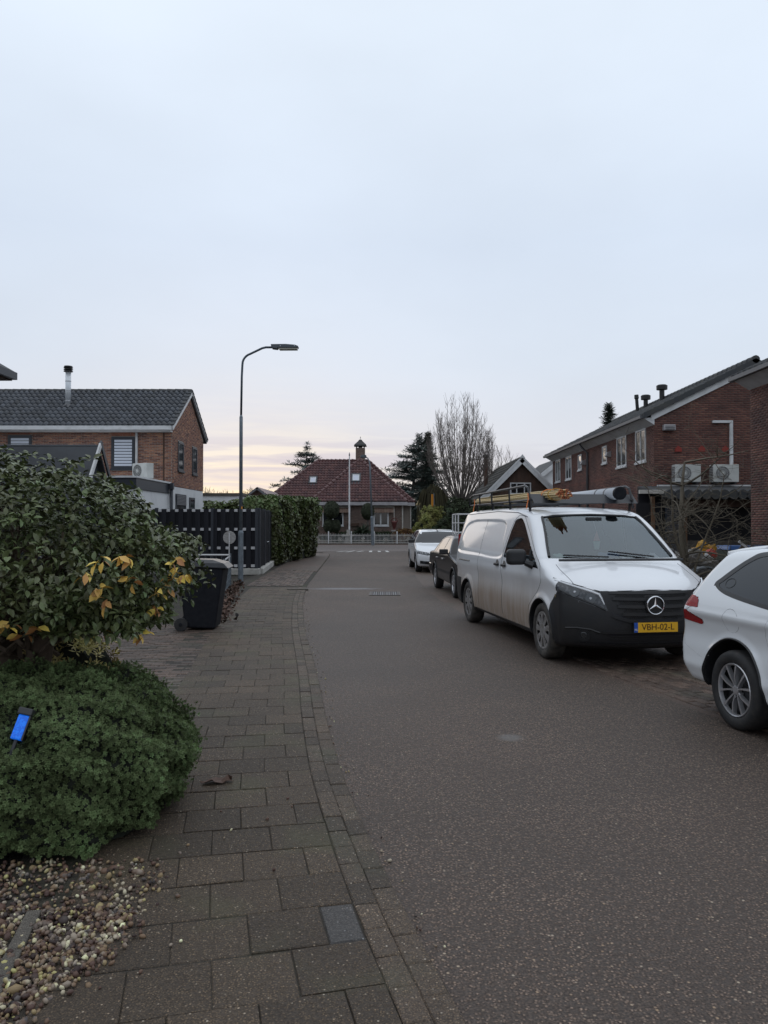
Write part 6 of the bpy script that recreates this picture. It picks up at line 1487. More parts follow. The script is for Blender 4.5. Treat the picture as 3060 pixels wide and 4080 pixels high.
# -- big-leaved bush on a short forked trunk
def big_bush():
    rng = np.random.default_rng(5); C = np.array([-2.98, 5.05, 1.47]); A = np.array([1.64, .95, .62])
    t = thing('leafy_bush', 'large-leaved evergreen bush with some yellow leaves on a short forked trunk', 'bush', (-2.4, 5.1, 0))
    # trunk and limbs
    m_ = MB(); m_.tube([(-2.46, 5.12, 0), (-2.47, 5.12, .45), (-2.53, 5.1, 1.0), (-2.75, 5.1, 1.5)], [.085, .075, .07, .045], 10); m_.tube([(-2.36, 5.08, 0), (-2.33, 5.08, .5), (-2.22, 5.05, 1.0), (-2.0, 5.0, 1.5)], [.09, .085, .08, .04], 10)
    m_.build('trunk', 'bush_bark', t, smooth=True)
    lm = MB(); tips = []
    for k in range(150):
        d = rng.normal(size=3); d[2] = d[2] * .8 + .15; d /= np.linalg.norm(d); e = C + A * d * rng.uniform(.7, .95); s = np.array([-2.4, 5.08, 1.0]) + rng.normal(0, .12, 3)
        mid = (s + e) / 2 + rng.normal(0, .10, 3) + (0, 0, -.04); lm.tube([s, mid, e], [.016, .010, .004], 4, cap=False)
    lm.build('limbs', 'bush_bark', t)
    # rosettes over a lumpy shell
    N_ = 5200; d = rng.normal(size=(N_, 3)); d /= np.linalg.norm(d, axis=1)[:, None]
    lump = 1 + .10 * np.sin(d[:, 0] * 6 + 1) * np.sin(d[:, 2] * 7) + .07 * np.sin(d[:, 1] * 9 + d[:, 0] * 5)
    rad = np.where(rng.random(N_) < .72, rng.uniform(.86, 1.03, N_), rng.uniform(.55, .86, N_)) * lump
    rad *= np.where((d[:, 2] > .35) & (rng.random(N_) < .05), 1.14, 1.0)
    pn = (np.abs(d) ** 3).sum(1) ** (1 / 3); rad = rad * np.where(d[:, 2] < 0, 1 / np.maximum(pn, .7), 1.0)
    P = C + A * d * rad[:, None]; P[:, 2] -= .27 * np.clip((P[:, 0] + 2.15) / .8, 0, 1) ** 1.4 * (P[:, 2] > C[2]) * np.clip((P[:, 2] - C[2]) / .4, 0, 1); keep = (P[:, 2] > np.where(P[:, 0] < -1.75, 1.65 - .138 * P[:, 1], 1.65 - .149 * P[:, 1])) & ~((d[:, 2] < -.55) & (rng.random(N_) < .45)); P = P[keep]; d = d[keep]; nx_ = 330; P = np.concatenate([P, np.column_stack([rng.uniform(-2.0, -1.45, nx_), rng.uniform(4.35, 5.3, nx_), np.maximum(rng.uniform(.90, 1.25, nx_), 1.02)])]); d = np.concatenate([d, rng.normal(0, .5, (nx_, 3)) + np.array([.4, -.5, -.3])]); d /= np.linalg.norm(d, axis=1)[:, None]
    nl = 7; base = np.repeat(P, nl, 0); dd = np.repeat(d, nl, 0); n = len(base); ax = dd * .75 + np.array([0, 0, .55]) + rng.normal(0, .25, (n, 3)); ax /= np.linalg.norm(ax, axis=1)[:, None]
    fr_ = frames(ax, np.tile(np.arange(nl) * 2.4, len(P)) + np.repeat(rng.uniform(0, 6, len(P)), nl)); out = fr_[:, :, 0] * 1.0 + ax * rng.uniform(-.35, .65, n)[:, None]
    M3 = leaf_frames(out, .35, n, rng) * rng.uniform(.55, 1.12, n)[:, None, None]
    base = base + out * .012; tv, tf = leaf_tpl(.062, .0150, .012, .005)
    rnd = np.repeat(rng.normal(0, .35, len(P)), nl) + rng.normal(0, .3, n); rnd = np.clip(rnd, -.9, 1.3)
    dist = np.linalg.norm(base - CAM, axis=1) + np.where(np.abs(base[:, 0] / base[:, 1]) > .52, 9, 0); order = np.argsort(dist); near, rest = order[:240], order[240:]
    crown = scatter_mesh('crown', tv, tf, M3[rest], base[rest], rnd[rest], 'bush_leaf', t); crown['kind'] = 'stuff'
    vs_ = [mesh_from('leaf', tv, tf, float(r_), 'bush_leaf') for r_ in np.linspace(-.8, 1.1, 7)]
    for i in near:
        o = bpy.data.objects.new('leaf', vs_[int(np.clip((rnd[i] + .8) / 1.9 * 6, 0, 6))]); o.matrix_local = Matrix.Translation(base[i]) @ Matrix(M3[i].tolist()).to_4x4(); put(o, crown, True)
    # yellowing sprays hang on the lower side facing the street
    yv, yf = leaf_tpl(.074, .018, .014, .005); ys_ = [mesh_from('yellow_leaf', yv, yf, float(r_), 'bush_leaf_yellow') for r_ in np.linspace(-1, 1, 5)]
    for (px, py) in ((398, 2232), (330, 2292), (470, 2212), (505, 2222), (520, 2305), (395, 2345), (420, 2395), (648, 2352), (705, 2262), (735, 2285), (612, 2358), (622, 2412), (690, 2300), (150, 2500), (35, 2490), (90, 2530), (430, 2515), (572, 2525), (700, 2235)):
        r_ = np.array([(px - 1530) / 3060, 1.0, (2085 - py) / 3060]); o_ = (CAM - C) / A; q = r_ / A; a, b, c_ = q @ q, 2 * o_ @ q, o_ @ o_ - 1; disc = b * b - 4 * a * c_
        s_ = (-b - math.sqrt(disc)) / (2 * a) if disc > 0 else -b / (2 * a); p = CAM + r_ * min(s_ * .93, 4.75)
        for k in range(int(rng.integers(4, 7))):
            an = rng.uniform(-1.9, 1.9) + math.pi * 0; dv = np.array([math.sin(an), -.45 + rng.normal(0, .25), -math.cos(an) * .9]); f3 = leaf_frames(dv[None], .5, 1, rng)[0] * rng.uniform(.75, 1.1)
            o = bpy.data.objects.new('yellow_leaf', ys_[int(rng.integers(0, 5))]); o.matrix_local = Matrix.Translation(p + rng.normal(0, .012, 3)) @ Matrix(f3.tolist()).to_4x4(); put(o, crown, True)
big_bush()

# -- low rounded shrub of tiny whorled leaves
def tuft_tpl(lv, n, L_, w, tilt, rise):
    V = []; F = []
    for l in range(lv):
        for k in range(n):
            a = 2 * math.pi * (k + .5 * (l % 2)) / n; c_, s_ = math.cos(a), math.sin(a); tl_ = tilt[l]; z0 = rise * l; ll = L_ * (1 - .22 * l)
            o_ = np.array([c_, s_, 0]); p = np.array([-s_, c_, 0]); d = o_ * math.cos(tl_) + np.array([0, 0, 1]) * math.sin(tl_); b = len(V); z_ = np.array([0, 0, z0])
            V += [z_, z_ + d * ll * .55 + p * w, z_ + d * ll, z_ + d * ll * .55 - p * w]; F.append((b, b + 1, b + 2, b + 3))
    return np.array(V), np.array(F)
def mound(name, label, cat, C, A, N_, tpl, mat, core=True, seed=1, lumps=.06, zmin=.05, scale=(.8, 1.25), core_mat='plant_core', upb=.25, notch=None, depth=.10, sup=2.0):
    rng = np.random.default_rng(seed); t = thing(name, label, cat, (C[0], C[1], 0)); C = np.array(C); A = np.array(A)
    d = rng.normal(size=(N_, 3)); d /= np.linalg.norm(d, axis=1)[:, None]
    def lump(d): return 1 + lumps * (np.sin(d[:, 0] * 7 + 1) * np.sin(d[:, 2] * 6 + .5) + .8 * np.sin(d[:, 1] * 11 + d[:, 0] * 8) + .6 * np.sin(d[:, 2] * 17 + d[:, 1] * 13) + .5 * np.sin(d[:, 0] * 23 + d[:, 2] * 19))
    d = d / ((np.abs(d) ** sup).sum(1) ** (1 / sup))[:, None] if sup != 2 else d; lp = lump(d) * np.where(rng.random(N_) < .05, 1.035, 1.0); P = C + A * d * (lp * rng.uniform(1 - depth, 1.0, N_))[:, None]; keep = P[:, 2] > zmin
    if notch is not None: keep &= notch(P, rng)
    P = P[keep]; dd = (d / A)[keep]; dd /= np.linalg.norm(dd, axis=1)[:, None]; ax = dd + np.array([0, 0, upb]) + rng.normal(0, .28, dd.shape)
    M3 = frames(ax, rng.uniform(0, 6.3, len(P))) * rng.uniform(*scale, len(P))[:, None, None]
    rnd = np.clip((lp[keep] - 1) * 3.5 + rng.normal(0, .35, len(P)), -1, 1.4)
    o = scatter_mesh('foliage', *tpl, M3, P, rnd, mat, t); o['kind'] = 'stuff'
    if core:
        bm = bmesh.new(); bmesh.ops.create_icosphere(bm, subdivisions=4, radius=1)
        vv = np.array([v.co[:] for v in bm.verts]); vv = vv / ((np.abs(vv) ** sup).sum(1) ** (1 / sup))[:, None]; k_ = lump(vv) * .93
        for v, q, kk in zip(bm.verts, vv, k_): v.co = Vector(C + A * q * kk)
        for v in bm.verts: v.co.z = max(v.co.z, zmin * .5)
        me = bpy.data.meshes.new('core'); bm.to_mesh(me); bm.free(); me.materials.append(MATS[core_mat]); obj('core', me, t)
    return t
HT = tuft_tpl(3, 5, .020, .0052, (.15, .65, 1.15), .006)
mound('round_shrub', 'low round evergreen shrub of tiny dense leaves beside the pavement', 'shrub', (-1.95, 4.42, .26), (.80, .78, .535), 44000, HT, 'hebe', seed=8, lumps=.052, zmin=.06, scale=(.48, 1.0), depth=.10, sup=2.5)
GT = tuft_tpl(2, 4, .055, .008, (.1, .7), .02)
mound('golden_shrub', 'small gold-variegated ground shrub beside the trunk of the leafy bush', 'shrub', (-2.72, 5.95, .12), (.80, .42, .70), 2400, GT, 'golden_leaf', seed=9, lumps=.08, zmin=.03)

# -- solar lantern stuck in the round shrub
ln = thing('garden_lantern', 'small blue-glowing solar lantern half hidden in the round shrub', 'lantern', (-1.80, 3.84, .655), R(8)); ln.scale = (.82, .82, .82); ln.rotation_euler = (R(-22), R(14), R(6))
MB().box(-.032, .032, -.03, .03, -.10, .045).build('glow_panel', 'lantern_blue', ln, local=True, bevel=.006)
MB().box(-.042, .042, -.04, .042, .046, .088).build('cap', 'lantern_body', ln, local=True, bevel=.006); MB().box(.033, .042, -.035, .035, -.10, .045).build('side_plate', 'lantern_body', ln, local=True); MB().tube([(0, 0, -.34), (0, 0, -.10)], .012, 8).build('stake', 'lantern_body', ln, local=True)

# -- fallen leaves
def crumple(name, label, p, s, seed, grp=None):
    rng = np.random.default_rng(seed); n = 7; V = []; F = []
    for i in range(n):
        for j in range(4):
            a = i / (n - 1) - .5; b = (j / 3 - .5) * (1 - (2 * a) ** 2 * .8); V.append((a * s + rng.normal(0, s * .03), b * s * .55 + rng.normal(0, s * .03), abs(rng.normal(0, s * .09)) + .006))
    for i in range(n - 1):
        for j in range(3): F.append((i * 4 + j, i * 4 + j + 1, i * 4 + 5 + j, i * 4 + 4 + j))
    o = obj(name, mesh_from(name, V, F, float(rng.uniform(-.4, .8)), 'dead_leaf')); o.location = p; o.rotation_euler = (0, 0, rng.uniform(-.6, .6)); tagp(o, label, 'leaf', grp); md = o.modifiers.new('t', 'SOLIDIFY'); md.thickness = .002
crumple('fallen_leaf', 'crumpled dry brown leaf lying on the pavement tiles by the round shrub', (*gnd(868, 3125)[:2], .016), .19, 3)
rngp = np.random.default_rng(12)
pl_ = thing('leaf_litter', 'dry brown leaves drifted along the foot of the wire fence', 'leaf litter', (-3.6, 17, 0))
n = 420; yy_ = rngp.uniform(12.6, 20.6, n); xl = np.interp(yy_, [12.6, 16, 20.6], [-2.75, -3.35, -4.0]) + np.abs(rngp.normal(0, .12, n)); tv, tf = leaf_tpl(.09, .03, .03, .012)
o = scatter_mesh('leaves', tv, tf, rand_rot(n), np.column_stack([xl, yy_, rngp.uniform(.015, .10, n)]), rngp.normal(0, .6, n), 'dead_leaf', pl_); o['kind'] = 'stuff'

# -- ivy hedge
def hedge():
    rng = np.random.default_rng(21); t = thing('ivy_hedge', 'tall dense ivy hedge along the pavement next to the dark fence', 'hedge', (-4.4, 34.5, 0))
    A0, A1 = np.array([-4.14, 29.9]), np.array([-3.34, 39.2]); u = (A1 - A0); Lh = np.linalg.norm(u); u /= Lh; nrm = np.array([u[1], -u[0]])
    # dark inner bodies
    m_ = MB(); c = lambda s, o_, z_: (*(A0 + u * s + nrm * o_), z_)
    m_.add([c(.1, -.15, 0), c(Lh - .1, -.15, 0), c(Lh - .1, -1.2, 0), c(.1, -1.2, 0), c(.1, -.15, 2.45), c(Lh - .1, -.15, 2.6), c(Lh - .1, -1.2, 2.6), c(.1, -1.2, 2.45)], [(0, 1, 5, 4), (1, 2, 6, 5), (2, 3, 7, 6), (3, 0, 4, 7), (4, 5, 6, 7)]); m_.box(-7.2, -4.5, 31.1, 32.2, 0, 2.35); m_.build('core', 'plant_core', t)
    P = []; Nn = []
    n1 = 26000; s = rng.uniform(-.05, Lh + .05, n1); z_ = rng.uniform(.08, 2.72, n1) ** 1.0; bul = .14 * np.sin(s * 1.9 + z_ * 1.3) + .09 * np.sin(s * 5 + 2 * z_) + .06 * np.sin(s * 11 - z_ * 6); top = 2.55 + .10 * np.sin(s * 2.3) + .02 * s; z_ = z_ * top / 2.6
    o_ = -.06 + bul - .22 * sstep(2.1, 2.8, z_) - .10 * sstep(.6, .0, z_) + rng.uniform(-.16, .05, n1); P.append(np.column_stack([A0[0] + u[0] * s + nrm[0] * o_, A0[1] + u[1] * s + nrm[1] * o_, z_])); Nn.append(np.tile([nrm[0], nrm[1], .25], (n1, 1)))
    n2 = 8000; s = rng.uniform(0, Lh, n2); o2 = rng.uniform(-1.3, -.05, n2); P.append(np.column_stack([A0[0] + u[0] * s + nrm[0] * o2, A0[1] + u[1] * s + nrm[1] * o2, 2.52 + .10 * np.sin(s * 2.3) + .02 * s + .08 * np.sin(s * 7 + o2 * 5) + rng.uniform(-.1, .1, n2)])); Nn.append(np.tile([0, 0, 1.0], (n2, 1)))
    n3 = 2500; o3 = rng.uniform(-1.3, 0.0, n3); z_ = rng.uniform(.05, 2.6, n3); P.append(np.column_stack([A0[0] + nrm[0] * o3 - u[0] * .06, A0[1] + nrm[1] * o3 - .06 + rng.uniform(-.06, .1, n3), z_])); Nn.append(np.tile([0, -1, .2], (n3, 1)))
    n4 = 2600; x4 = rng.uniform(-7.3, -4.4, n4); q4 = rng.random(n4) < .5; P.append(np.column_stack([x4, np.where(q4, 31.05 + rng.uniform(-.1, .1, n4), rng.uniform(31, 32.2, n4)), np.where(q4, rng.uniform(1.6, 2.55, n4), 2.42 + .12 * np.sin(x4 * 3) + rng.uniform(-.1, .1, n4))])); Nn.append(np.tile([0, -.6, .7], (n4, 1)))
    n5 = 700; s = rng.uniform(Lh - 5, Lh + .05, n5); o5 = rng.uniform(-.6, .12, n5); P.append(np.column_stack([A0[0] + u[0] * s + nrm[0] * o5, A0[1] + u[1] * s, 2.72 + rng.uniform(-.1, .12, n5)])); Nn.append(np.tile([0, 0, 1.0], (n5, 1)))
    P = np.concatenate(P); Nn = np.concatenate(Nn) + rng.normal(0, .55, P.shape); M3 = frames(Nn, rng.uniform(0, 6.3, len(P))) * rng.uniform(.5, 1.05, len(P))[:, None, None]
    tv = np.array([(-.05, -.06, -.012), (.05, -.06, -.012), (.06, .02, .012), (0, .075, 0), (-.06, .02, .012)]); tf = np.array([(0, 1, 2, 3, 4)])
    rnd = np.clip(.35 * np.sin(P[:, 1] * 2.1 + P[:, 2] * 3) + .5 * (P[:, 2] - 1.6) / 1.2 + rng.normal(0, .35, len(P)), -.85, 1.5)
    o = scatter_mesh('foliage', tv, tf, M3, P, rnd, 'hedge_leaf', t); o['kind'] = 'stuff'
hedge()

# -- conifers
def needle_tpl(n=7, L_=.5, w=.05, up=.25):
    V = []; F = []
    for k in range(n):
        a = 2 * math.pi * k / n + .4 * (k % 2); d = np.array([math.cos(a), math.sin(a), up * (.4 + (k % 3) * .5)]); p = np.array([-math.sin(a), math.cos(a), 0]); b = len(V); V += [d * .05, d * L_ * .6 + p * w, d * L_, d * L_ * .6 - p * w]; F.append((b, b + 1, b + 2, b + 3))
    return np.array(V), np.array(F)
def cedar(label, base, H, Rmax, mat, seed, tiers=16, per=9, lean=0.0, z0=1.2, shape=1.0, tuft=.55, droop=.06, grp=None, name='conifer_tree', open_=0.0):
    rng = np.random.default_rng(seed); t = thing(name, label, 'tree', base, 0, grp); b = np.array(base, float)
    MB().tube([(0, 0, 0), (lean * .4, 0, H * .5), (lean, 0, H * .98)], [H * .022, H * .015, .03], 8).build('trunk', 'bark', t, local=True)
    br = MB(); P = []
    for i in range(tiers):
        f_ = i / (tiers - 1); zz0 = z0 + (H - z0) * f_; Rr = Rmax * (1 - f_) ** shape + .12
        for k in range(per):
            if rng.random() < open_: continue
            zz = zz0 + rng.uniform(-.6, .6) * (H - z0) / tiers; a = 2 * math.pi * (k + rng.uniform(-.4, .4)) / per + i * .9; L_ = Rr * rng.uniform(.6, 1.12); rise = rng.uniform(.02, .28) * L_; 
            pts = [(lean * f_, 0, zz)]; m_ = 6
            for q in range(1, m_ + 1):
                s = q / m_; pts.append((lean * f_ + math.cos(a) * L_ * s, math.sin(a) * L_ * s, zz + rise * s - droop * L_ * s * s * 2))
            br.tube(pts, [.05 * (1 - q / (m_ + 1)) + .008 for q in range(m_ + 1)], 4, cap=False)
            npt = max(4, int(L_ * 9))
            for q in range(npt):
                s = rng.uniform(.18, 1.03); spread = .30 * L_ * (1 - abs(s - .55)) * .5
                off = rng.normal(0, spread); P.append((lean * f_ + math.cos(a) * L_ * s - math.sin(a) * off, math.sin(a) * L_ * s + math.cos(a) * off, zz + rise * s - droop * L_ * s * s * 2 + rng.normal(0, .07)))
    br.build('limbs', 'bark', t, local=True); P = np.array(P); n = len(P)
    M3 = frames(np.tile([0, 0, 1.0], (n, 1)) + rng.normal(0, .25, (n, 3)), rng.uniform(0, 6.3, n)) * rng.uniform(.6, 1.25, n)[:, None, None]
    o = scatter_mesh('crown', *needle_tpl(7, tuft, tuft * .10), M3, P, np.clip(rng.normal(0, .5, n) + .25 * np.sin(P[:, 2] * 3), -1, 1.3), mat, t, local=True); o['kind'] = 'stuff'
cedar('blue cedar with flat layered branches to the side of the bungalow roof beyond the hedge', (-9.2, 84, 0), 10.0, 3.6, 'cedar', 31, tiers=11, per=8, lean=.8, z0=3.2, shape=.50, tuft=.50, open_=.25)
cedar('wide blue cedar rising behind the bungalow beside the dark spire spruce', (2.6, 82, 0), 10.8, 5.0, 'cedar', 32, tiers=15, per=10, lean=1.2, z0=1.5, shape=.58, tuft=.52, open_=.12)
cedar('narrow dark spruce with a pointed tip between the cedar and the bare tree', (4.35, 76, 0), 10.35, 1.9, 'spruce', 33, tiers=30, per=11, z0=.8, shape=.85, tuft=.42, droop=.12)
cedar('slim evergreen tip showing above the roof of the long brown brick house', (17.6, 60, 0), 10.7, 1.1, 'spruce', 34, tiers=30, per=9, z0=3, shape=.55, tuft=.40)
# -- shrubs in the middle distance
BT = tuft_tpl(2, 4, .16, .035, (.2, .9), .04)
mound('yellow_green_bush', 'pale yellow-green bush below the orange road sign', 'bush', (2.75, 43.0, .9), (.95, .9, 1.55), 2600, BT, 'yellow_bush', seed=41, lumps=.10, scale=(.6, 1.1))
mound('dark_bush', 'dark green garden bush beneath the bare pollard tree', 'bush', (4.1, 41.3, .8), (1.15, 1.0, 2.0), 3200, BT, 'dark_bush', seed=42, lumps=.12, scale=(.7, 1.2))
mound('dark_bush', 'dark green bush behind the van between the pollard tree and brown gable', 'bush', (5.9, 40.5, .6), (1.3, .9, 1.9), 2600, BT, 'dark_bush', seed=43, lumps=.12, scale=(.7, 1.2))
def weeping():
    rng = np.random.default_rng(44); t = thing('weeping_tree', 'drooping olive-brown weeping tree behind the antique lantern', 'tree', (3.5, 54, 0)); MB().tube([(0, 0, 0), (0, 0, 3.8)], [.14, .05], 8).build('trunk', 'bark', t, local=True)
    m_ = MB()
    for k in range(520):
        a = rng.uniform(0, 6.3); q = rng.uniform(.25, 1.15); top = 4.35 - .55 * q + rng.normal(0, .1); x, y = math.cos(a) * q, math.sin(a) * q * .9
        m_.tube([(x * .4, y * .4, top - .15), (x * .85, y * .85, top), (x * 1.05, y * 1.05, top - .9), (x * 1.08 + rng.normal(0, .05), y * 1.08, max(.1, top - rng.uniform(1.6, 3.8)))], [.02, .022, .02, .008], 3, cap=False, r=float(rng.normal(0, .6)))
    o = m_.build('crown', 'willow', t, local=True); o['kind'] = 'stuff'
weeping()
# -- bare trees
def bare_tree(label, base, trunk, head, stems, twigs, mat, seed, wid, top, rs=.05, tk=1.0, name='bare_tree', grp=None, sides=4):
    rng = np.random.default_rng(seed); t = thing(name, label, 'tree', base, 0, grp); tr = MB()
    tr.tube([(0, 0, 0), (.02, 0, trunk * .5), (0, 0, trunk), (0, 0, trunk + .25)], [head * 1.1, head * .85, head * 1.05, head * .6], 10); tr.build('trunk', 'bark', t, local=True)
    m_ = MB(); tw = MB()
    for k in range(stems):
        a = rng.uniform(0, 6.3); q = math.sqrt((k + .5) / stems); x1, y1 = wid * q * math.cos(a), wid * q * math.sin(a) * .8; zt = top - (top - trunk) * .42 * q ** 2.2 + rng.normal(0, .25)
        p0 = np.array([head * .7 * q * math.cos(a), head * .7 * q * math.sin(a), trunk + rng.uniform(-.15, .15)]); n = 7; pts = []
        for i in range(n):
            s = i / (n - 1); e = 1 - (1 - s) ** 2.1; pts.append((p0[0] + (x1 - p0[0]) * e + rng.normal(0, .03), p0[1] + (y1 - p0[1]) * e + rng.normal(0, .03), p0[2] + (zt - p0[2]) * s ** 1.05))
        r0 = rs * rng.uniform(.6, 1.15); m_.tube(pts, [r0 * (1 - .86 * i / (n - 1)) for i in range(n)], 5, cap=False)
        for j in range(twigs):
            s = rng.uniform(.22, 1.0); i0 = min(int(s * (n - 1)), n - 2); fq = s * (n - 1) - i0; p = np.array(pts[i0]) * (1 - fq) + np.array(pts[i0 + 1]) * fq
            b = rng.uniform(0, 6.3); L_ = rng.uniform(.35, 1.05) * (1.15 - .5 * s); d = np.array([math.cos(b) * .42, math.sin(b) * .42, 1.0]); e = p + d * L_; mid = p + d * L_ * .5 + rng.normal(0, .03, 3) + np.array([math.cos(b), math.sin(b), 0]) * .06
            tw.tube([p, mid, e], [.011 * tk, .008 * tk, .004 * tk], 3, cap=False, r=float(rng.normal(0, .5)))
            if rng.random() < .6:
                d2 = d + rng.normal(0, .4, 3); tw.tube([mid, mid + d2 * L_ * .4], [.007, .0035], 3, cap=False)
    m_.build('stems', 'bark', t, local=True); o = tw.build('twigs', mat, t, local=True); o['kind'] = 'stuff'
bare_tree('tall bare pollard with a fan of upright stems behind the parked cars', (4.36, 43.6, 0), 2.75, .30, 48, 38, 'twig', 51, 1.95, 8.65, .046, .8)
bare_tree('smaller bare tree showing to the side of the big pollard above the brown gable', (7.2, 52, 0), 2.5, .2, 28, 30, 'twig', 52, 1.75, 7.7, .036, .9)
for k, (px, w_, tp) in enumerate(((838, 3.2, 10.6), (895, 3.4, 9.8), (955, 3.4, 10.4), (1005, 3.2, 10.2), (1050, 3.0, 10.0), (1085, 2.6, 9.4))):
    bare_tree('distant bare tree on the skyline beyond the white building', ((px - 1530) / 3060 * 190, 190 + 4 * (k % 3), 0), 5.5, .25, 26, 12, 'far_twig', 60 + k, w_, tp, .10, 3.6, 'far_tree', 'bare trees on the skyline')
fg = MB(); rngf = np.random.default_rng(70); Pf = np.column_stack([rngf.uniform(-70, 30, 2600), rngf.uniform(172, 180, 2600), rngf.uniform(0, 7.4, 2600)]); Pf[:, 2] *= .75 + .25 * np.sin(Pf[:, 0] * .45) * np.sin(Pf[:, 0] * .13 + 1)
o = scatter_mesh('far_scrub', *tuft_tpl(2, 4, 1.1, .4, (.2, .9), .2), frames(rngf.normal(size=(2600, 3)), rngf.uniform(0, 6, 2600)), Pf, rngf.normal(0, .5, 2600), 'far_green'); o['kind'] = 'stuff'; tagp(o, 'dark band of scrub along the far skyline', 'scrub')

# -- bare garden shrub in front of the brown gable
def yard_shrub():
    rng = np.random.default_rng(81); t = thing('bare_shrub', 'bare twiggy shrub with several greenish stems beside the white van', 'shrub', (6.0, 15.3, 0)); m_ = MB(); tw = MB(); b0 = np.array([0, 0, 0])
    heads = []
    def limb(p, d, L_, r0, depth, bend):
        n = 6; pts = [p]; q = np.array(p, float); dv = d / np.linalg.norm(d)
        for i in range(n):
            dv = dv + rng.normal(0, .10, 3) + np.array([0, 0, bend]); dv /= np.linalg.norm(dv); q = q + dv * L_ / n; pts.append(tuple(q))
        (m_ if depth < 1 else tw).tube(pts, [max(.0025, r0 * (1 - .75 * i / n)) for i in range(n + 1)], 6 if depth < 1 else 4, cap=False, r=float(rng.normal(0, .4)))
        if depth < 3:
            for k in range([9, 5, 3][depth]):
                i = rng.integers(1 if depth else 2, n + 1); a = rng.uniform(0, 6.3); dd = np.array([math.cos(a), math.sin(a) * .8, rng.uniform(-.15, .9)]); limb(np.array(pts[i]), dd, L_ * rng.uniform(.28, .55), r0 * .30, depth + 1, rng.choice([-.10, .02, .08]))
    for (x, y, z_, L_, r_) in ((.15, -.05, 3, 3.0, .085), (-.35, .1, 3, 2.6, .05), (-.8, 0, 2.6, 2.5, .03), (.1, .3, 3, 2.2, .03), (-1.0, -.3, 2.0, 2.0, .022), (.45, .1, 3, 2.7, .03)): limb(np.array([rng.normal(0, .08), rng.normal(0, .08), 0]), np.array([x, y, z_]), L_, r_, 0, .02)
    # long arching side shoot
    limb(np.array([.05, 0, .55]), np.array([1.6, -.1, .95]), 2.3, .030, 0, -.0); limb(np.array([.05, 0, .45]), np.array([1.3, -.4, .5]), 1.7, .020, 1, .03)
    m_.build('stems', 'shrub_twig', t, local=True, smooth=True); o = tw.build('twigs', 'shrub_twig', t, local=True); o['kind'] = 'stuff'
yard_shrub()
# -- bungalow garden
def topiary(label, x, y, balls, nm='topiary'):
    t = thing(nm, label, 'topiary', (x, y, 0)); MB().tube([(0, 0, 0), (.03, 0, 1.2), (0, 0, 2.2)], .07, 8).build('trunk', 'bark', t, local=True)
    for (bx, bz, br_, bh) in balls:
        rng = np.random.default_rng(int(bz * 100)); n = 1500; d = rng.normal(size=(n, 3)); d /= np.linalg.norm(d, axis=1)[:, None]; P = np.array([bx, 0, bz]) + d * np.array([br_, br_, bh]) * rng.uniform(.93, 1.02, n)[:, None]
        o = scatter_mesh('ball', *tuft_tpl(1, 4, .11, .03, (.3,), 0), frames(d + rng.normal(0, .3, d.shape), rng.uniform(0, 6, n)), P, rng.normal(0, .5, n), 'topiary', t, local=True); o['kind'] = 'stuff'
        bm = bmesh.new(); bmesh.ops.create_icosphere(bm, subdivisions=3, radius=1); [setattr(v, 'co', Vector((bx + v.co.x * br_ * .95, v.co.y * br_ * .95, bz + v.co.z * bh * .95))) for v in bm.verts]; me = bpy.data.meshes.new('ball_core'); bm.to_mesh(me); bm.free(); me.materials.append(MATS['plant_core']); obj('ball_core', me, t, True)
topiary('clipped topiary with one big ball above two small ones', (1321 - 1530) / 3060 * 63, 63.0, [(0, 2.75, .60, .72), (-.22, 1.45, .42, .55), (.32, 1.42, .40, .5)])
topiary('clipped topiary ball on a single stem beside the street lamp', (1465 - 1530) / 3060 * 63, 63.2, [(0, 2.62, .50, .66)])
PT = np.array([(0, 0, 0), (.05, .35, .12), (0, .8, .05), (-.05, .35, .12)]); 
pm = thing('palm_shrub', 'spiky fan-leaved shrub below the bungalow wall', 'shrub', ((1445 - 1530) / 3060 * 62.6, 62.6, 0)); rngq = np.random.default_rng(90); n = 160; dv = np.column_stack([rngq.normal(0, 1, n), rngq.normal(0, 1, n), np.abs(rngq.normal(.5, .5, n))])
o = scatter_mesh('fronds', PT, np.array([(0, 1, 2, 3)]), leaf_frames(dv, .3, n, rngq) * rngq.uniform(.8, 1.5, n)[:, None, None], np.tile([0, 0, .75], (n, 1)) + rngq.normal(0, .08, (n, 3)), rngq.normal(0, .5, n), 'palm', pm, local=True); o['kind'] = 'stuff'
MB().tube([(0, 0, 0), (0, 0, .8)], .07, 8).build('stem', 'bark', pm, local=True)
mound('brown_fern', 'rust-brown border plants behind the white iron fence', 'plant', (1.75, 62.4, .55), (1.0, .5, .55), 900, BT, 'brown_fern', seed=92, lumps=.12)
mound('low_border', 'low dark border plants behind the white iron fence', 'plant', (-1.6, 63.6, .35), (3.2, .4, .55), 1600, BT, 'dark_bush', seed=93, lumps=.12)
